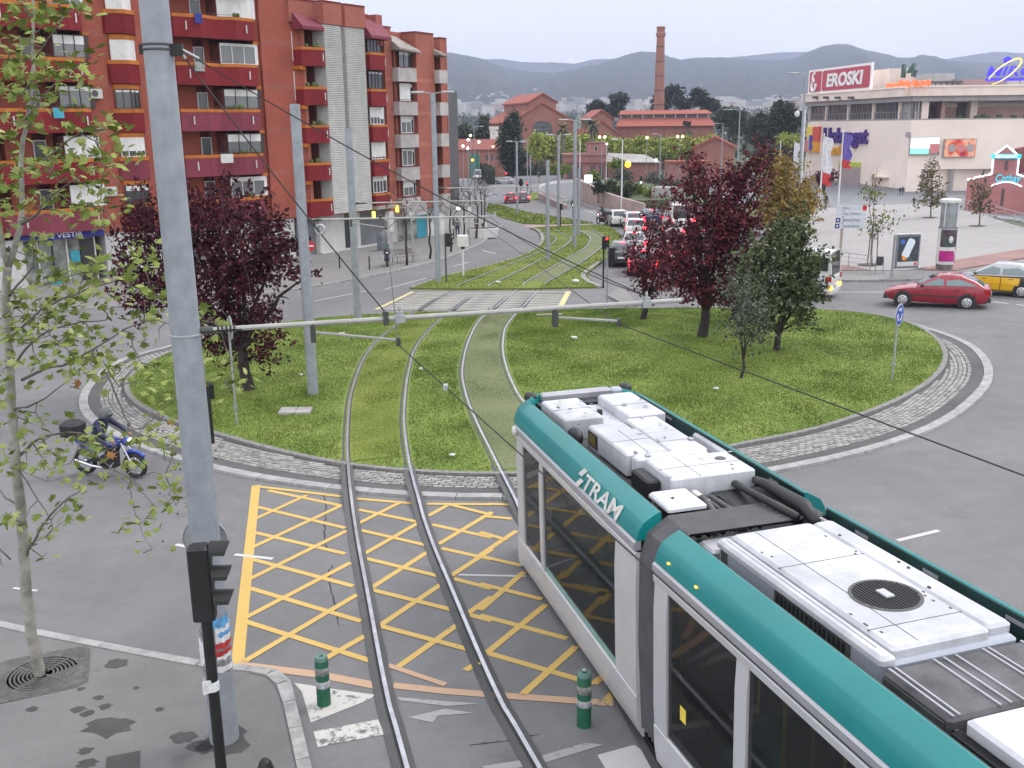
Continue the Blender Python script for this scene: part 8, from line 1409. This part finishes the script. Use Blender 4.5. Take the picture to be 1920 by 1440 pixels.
def carriage(Sg,s0,s1,glass,pillars):
 for sd in(0,1):
  E_=lambda e:(WT_-e)if sd else e
  shell(Sg,s0,s1,TEAL,'tram_teal','roof_fairing',sd);
  m=MB();n=0
  tb_('fairing_lining','tram_inner_green',Sg,s0+.02,s1-.02,E_(.317),E_(.33),2.8,3.075,0)
  k=int((s1-s0)/1.1)
  for i in range(k):s=s0+.6+i*1.1;tb_('fairing_slot','tram_gutter',Sg,s,s+.22,E_(.331),E_(.336),2.98,3.02,0)
  shell(Sg,s0,s1,[(.012,2.50),(-.012,2.52),(-.02,2.60),(.0,2.615),(.05,2.615),(.05,2.50)],'tram_white','cant_rail',sd);shell(Sg,s0,s1,[(.02,2.616),(.02,2.64),(.08,2.64),(.08,2.616)],'tram_black','gutter_seal',sd);shell(Sg,s0,s1,[(-.01,2.641),(-.03,2.66),(-.03,2.735),(.0,2.755),(.06,2.755),(.06,2.641)],'tram_gutter','gutter',sd)
  shell(Sg,s0,s1,[(.075,.16),(.03,.24),(.0,.45),(-.01,.72),(.05,.75),(.10,.75),(.10,.16)],'tram_white','skirt_panel',sd)
  for a,b_,h0 in glass:tb_('side_glass','tram_glass',Sg,a,b_,E_(.018),E_(.03),h0,2.5,0)
  for a,b_,mt2 in pillars:shell(Sg,a,b_,[(.0,.72),(-.012,1.0),(-.012,2.2),(.004,2.51),(.06,2.51),(.06,.72)],mt2,'pillar',sd)
 tb_('roof_deck','tram_deck',Sg,s0,s1,.36,WT_-.36,2.72,2.79,0);tb_('floor','tram_deck',Sg,s0,s1,.12,WT_-.12,.32,.40,0);tb_('underframe','tram_black',Sg,s0+.3,s1-.3,.3,WT_-.3,.12,.31,0)
 k=int((s1-s0)/1.0)
 for i in range(k*2):m=MB();m.tube([(s0+.4+i*.5,-.75,.4),(s0+.4+i*.5,-.75,2.45)],.018,6);tp('grab_pole',m,'grab_yellow',Sg,9)
 for i in range(k):
  for e in(.35,1.7):tb_('seat','tram_seat',Sg,s0+.5+i,s0+.95+i,e,e+.45,.8,.92,.03);tb_('seat_back','tram_seat',Sg,s0+.5+i,s0+.57+i,e,e+.45,.93,1.5,.03)
carriage(S1,-5.3,.05,[(-.30,-1.27,.76),(-1.45,-4.62,.76)],[(-.32,.05,'tram_white'),(-1.45,-1.27,'tram_white'),(-5.3,-4.60,'tram_white')])
shell(S1,-4.6,-1.5,[(.008,.752),(.008,.84),(.016,.84),(.016,.752)],'tram_mint','sill_strip')
def ringn(s,w,h0,h1):c=WT_/2;return[(s,-(c-w),h0),(s,-(c-w*.98),(h0+h1)/2),(s,-(c-w*.86),h1-.08),(s,-(c-w*.7),h1),(s,-(c+w*.7),h1),(s,-(c+w*.86),h1-.08),(s,-(c+w*.98),(h0+h1)/2),(s,-(c+w),h0)]
m=MB();m.loft([ringn(s,w,.2,h)for s,w,h in((.05,1.255,1.0),(.5,1.18,.98),(.95,.98,.92),(1.25,.68,.82))]);tp('nose_panel',m,'tram_white',S1,SM);m=MB();m.loft([ringn(s,w,h0,h)for s,w,h0,h in((.052,1.235,.9,2.74),(.45,1.17,.9,2.74),(.8,1.0,.9,2.70),(1.05,.8,.88,2.2),(1.2,.62,.8,1.2))]);tp('windscreen',m,'tram_glass',S1,SM);m=MB();[m.ell((1.0,-(WT_/2+s*.72),.7),(.12,.12,.09),8,5)for s in(-1,1)];tp('headlight',m,'lit_head',S1,9)
m=MB();n_=8;rr=[]
for i in range(n_+1):t=math.pi/2*i/n_;q=.60*math.sin(t);rr.append([(.05+q*1.25,-(.0+e*1.0+.55*(1-math.cos(t))*(1 if True else 0)),h)for e,h in TEAL[:6]]+[(.05+q*1.1,-(.40+.5*(1-math.cos(t))),2.9),(.05+q*1.1,-(.38+.5*(1-math.cos(t))),2.76)])
m.loft(rr);tp('fairing_corner',m,'tram_teal',S1,math.radians(50));m=MB();m.loft([[(p[0],-(WT_+p[1]),p[2])for p in r][::-1]for r in rr]);tp('fairing_corner',m,'tram_teal',S1,math.radians(50))
tb_('roof_front_bar','tram_gutter',S1,.52,.74,.62,1.9,2.98,3.10,.03);tb_('roof_front_bar','tram_side_blue',S1,.50,.72,1.9,2.12,2.98,3.09,.03);tb_('roof_front_gap','tram_black',S1,.2,.52,.5,WT_-.45,2.74,2.98,0);m=MB();m.ell((.72,-.46,3.04),(.16,.12,.09),8,5);m.ell((.68,-(WT_-.3),3.05),(.14,.12,.09),8,5);tp('roof_bar_end',m,'tram_black',S1,9);m=MB();m.ell((.03,.03,2.66),(.09,.05,.09),8,5);tp('marker_lamp',m,'works_white',S1,9)
T=3.12
for s0,s1,e0,e1,h0,h1,mt_ in((.08,-1.2,.46,1.12,2.79,T,'tram_box_white'),(.05,-1.42,1.46,2.08,2.79,T+.02,'tram_box_white'),(.05,-1.5,1.121,1.459,2.79,2.98,'tram_box_white'),(-1.6,-2.12,.70,1.28,2.79,T,'tram_box_white'),(-1.55,-2.4,1.32,1.86,2.79,T+.02,'tram_box_white'),(-2.14,-3.32,.66,1.28,2.85,T+.04,'tram_box_white'),(-2.42,-3.4,1.30,1.84,2.79,T+.03,'tram_box_white'),(-3.34,-3.55,.72,1.78,2.79,T+.03,'tram_box_white'),(-2.55,-3.55,2.0,2.08,2.79,T,'tram_box_white'),(-3.66,-4.5,.80,1.98,2.79,T+.05,'tram_box_white'),(-4.6,-5.22,.44,.95,3.02,3.08,'tram_box_white'),(-3.62,-4.2,.60,.79,2.79,3.06,'tram_black'),(-4.52,-5.2,1.3,2.05,2.79,2.95,'tram_black'),(-4.55,-5.25,.45,1.25,2.79,2.86,'tram_black'),(-3.6,-4.6,2.0,2.08,2.79,3.0,'tram_deck')):tb_('roof_box',mt_,S1,s0,s1,e0,e1,h0,h1,.025)
tb_('roof_grille','tram_black',S1,-1.66,-2.06,.688,.699,2.84,3.06,0);tb_('roof_grille','olive_a',S1,-1.72,-2.0,.68,.687,2.87,3.03,0);m=MB();m.lathe([(.055,2.98),(.055,3.06),(.035,3.07)],10,0,(-.62,-1.25,0));tp('antenna_foot',m,'tram_black',S1,SM);m=MB();m.ell((-1.42,-.56,2.9),(.22,.12,.14),10,6);tp('horn',m,'tram_black',S1,9);m=MB();m.lathe([(.08,T+.05),(.07,T+.06),(.01,T+.06)],10,0,(-3.95,-1.75,0));tp('roof_port',m,'tram_deck',S1)
rng=random.Random(12)
for k in range(14):m=MB();e=rng.uniform(.55,2.0);m.tube([(-4.5,-e,2.88),(-4.9,-e-rng.uniform(-.1,.1),2.98+rng.uniform(-.05,.08)),(-5.3,-e+rng.uniform(-.15,.15),2.95),(-5.75,-e,2.92)],rng.uniform(.02,.05),6);tp('roof_cable',m,('tram_black','tram_deck','tram_black')[k%3],S1,9)
m=MB();m.tube([(-4.4,-2.0,3.0),(-5.0,-1.85,3.14),(-5.7,-1.95,3.08),(-6.05,-1.9,3.02)],[.05,.07,.10,.06],8);m.tube([(-4.3,-1.7,2.98),(-5.2,-1.6,3.1),(-5.9,-1.75,3.05)],.05,6);tp('folded_pantograph',m,'tram_black',S1,9);tb_('roof_strip','works_white',S1,-4.6,-5.0,1.02,1.1,3.0,3.03,.01)
m=MB()
for i in range(13):
 t=i/12;s=-5.3-.62*t;q=.035 if i%2 else 0.0;P=[(.06+q,.3),(.02+q,1.5),(.04+q,2.55),(.14+q,2.85),(.4,3.03-q),(WT_-.4,3.03-q),(WT_-.14-q,2.85),(WT_-.04-q,2.55),(WT_-.02-q,1.5),(WT_-.06-q,.3)];m.add([(s,-e,h)for e,h in P],[])
V_=m.V;F_=[(i*10+j,i*10+j+1,(i+1)*10+j+1,(i+1)*10+j)for i in range(12)for j in range(9)];m=MB();m.add(V_,F_);tp('gangway_bellows',m,'tram_bellows',S1)
for s0,s1,e0,e1,hh in((-2.7,-2.705,.67,1.27,T+.041),(-2.9,-2.905,1.31,1.83,T+.031),(-.6,-.605,.47,1.11,T+.001),(-.75,-.755,1.47,2.07,T+.021),(-3.67,-4.49,1.2,1.206,T+.051),(-4.1,-4.105,.81,1.97,T+.051),(-2.15,-3.31,.98,.985,T+.041)):tb_('panel_seam','tram_black',S1,s0,s1,e0,e1,hh-.01,hh+.002,0)
rg=random.Random(31)
for k in range(26):s,e=-rg.uniform(.15,4.4),rg.uniform(.5,2.0);tb_('roof_label',('tram_gutter','tram_deck','tram_gutter')[k%3],S1,s,s-rg.uniform(.03,.12),e,e+rg.uniform(.02,.07),T+.045,T+.0525,0)
carriage(S2,-6.9,.0,[(-.30,-1.80,.5),(-2.02,-3.75,.5),(-3.95,-6.7,.76)],[(-.32,0,'tram_white'),(-2.02,-1.80,'tram_white'),(-3.95,-3.75,'tram_white')])
m=MB()
for s0,s1,e0,e1,h0,h1,mt_ in((-.42,-3.15,.56,1.98,2.79,3.02,'tram_side_blue'),(-.40,-3.18,.54,.70,3.021,3.10,'tram_box_white'),(-.40,-3.10,.715,1.72,3.021,3.12,'tram_box_white'),(-.40,-3.05,1.735,2.0,3.021,3.11,'tram_box_white'),(-.1,-.9,2.0,2.07,2.79,3.03,'tram_box_white'),(-.05,-.4,.5,1.0,2.79,2.95,'tram_gutter'),(-3.22,-4.0,.52,2.0,2.79,3.03,'tram_deck'),(-4.08,-5.6,.58,1.95,2.79,3.08,'tram_box_white'),(-4.02,-5.7,.5,.57,2.79,2.98,'tram_black'),(-5.7,-6.7,.6,1.9,2.79,3.0,'tram_box_white')):tb_('roof_box',mt_,S2,s0,s1,e0,e1,h0,h1,.03)
tb_('roof_grille','tram_grille',S2,-1.55,-2.75,.548,.558,2.81,3.0,0);tb_('roof_grille','tram_grille',S2,-.5,-.62,.548,.558,2.81,3.0,0);tb_('roof_grille','tram_grille',S2,-3.25,-3.95,.506,.518,2.82,2.98,0)
for k in range(16):tb_('grille_slat','tram_black',S2,-1.6-k*.07,-1.63-k*.07,.54,.547,2.82,2.99,0)
for e in(.56,.62,1.0,1.1,1.22,1.5,1.56,1.9):tb_('conduit','tram_gutter',S2,-3.24,-3.98,e,e+.018,3.03,3.045,0)
for s0,s1,e0,e1,hh in((-.45,-3.05,1.0,1.006,3.121),(-1.35,-1.357,.72,1.71,3.121),(-2.75,-2.757,.72,1.71,3.121),(-.5,-3.0,.62,.625,3.101)):tb_('panel_seam','tram_grille',S2,s0,s1,e0,e1,hh-.01,hh+.002,0)
for k in range(18):s,e=-rg.uniform(.5,3.0),rg.choice((.76,.8,1.62,1.66,1.78,1.9));tb_('panel_bolt','tram_grille',S2,s,s-.03,e,e+.02,3.1,3.1245,0)
m=MB();m.lathe([(.335,3.12),(.335,3.128),(.30,3.128),(.30,3.122),(.02,3.122)],32,0,(-2.24,-1.30,0));tp('fan_grille',m,'tram_grille',S2);m=MB()
for k in range(-8,9):q=k*.036;l=math.sqrt(max(0,.30**2-q*q));m.box(-2.24-l,-2.24+l,-1.30+q-.006,-1.30+q+.006,3.126,3.134)
tp('fan_bars',m,'tram_black',S2);tb_('fan_hub','tram_box_white',S2,-2.16,-2.32,1.25,1.34,3.135,3.15,0)
for s in(-.32,-.95):m=MB();m.ell((s,-.012,2.86),(.03,.014,.014),6,4);tp('marker_lamp',m,'lit_amber',S2,9)
tb_('door_sticker','sign_yellow',S2,-.62,-.75,.012,.017,1.15,1.32,0)
me=text_mesh('TRAM',MATS['works_white'],1.35,.22,.002,.02,.15);o=link('lettering',me,TR)
ex=Vector((-1,0,0));tilt=math.radians(23);ey=Vector((0,-math.sin(tilt),math.cos(tilt)));ez=ex.cross(ey)
o.matrix_local=TI_@S1@Matrix.Translation((-4.05,-.028,2.88))@Matrix((ex,ey,ez)).transposed().to_4x4()
m=MB();Mx=Matrix.Translation((-3.24,-.028,2.88))@Matrix((ex,ey,ez)).transposed().to_4x4()
for P in([(-.12,.02),(.02,.02),(.14,.14),(.0,.14)],[(-.12,-.13),(.02,-.13),(.14,-.01),(0,-.01)]):m.add([tuple(Mx@Vector((p[0],p[1],.006)))for p in P],[(0,1,2,3)])
tp('emblem',m,'works_white',S1)
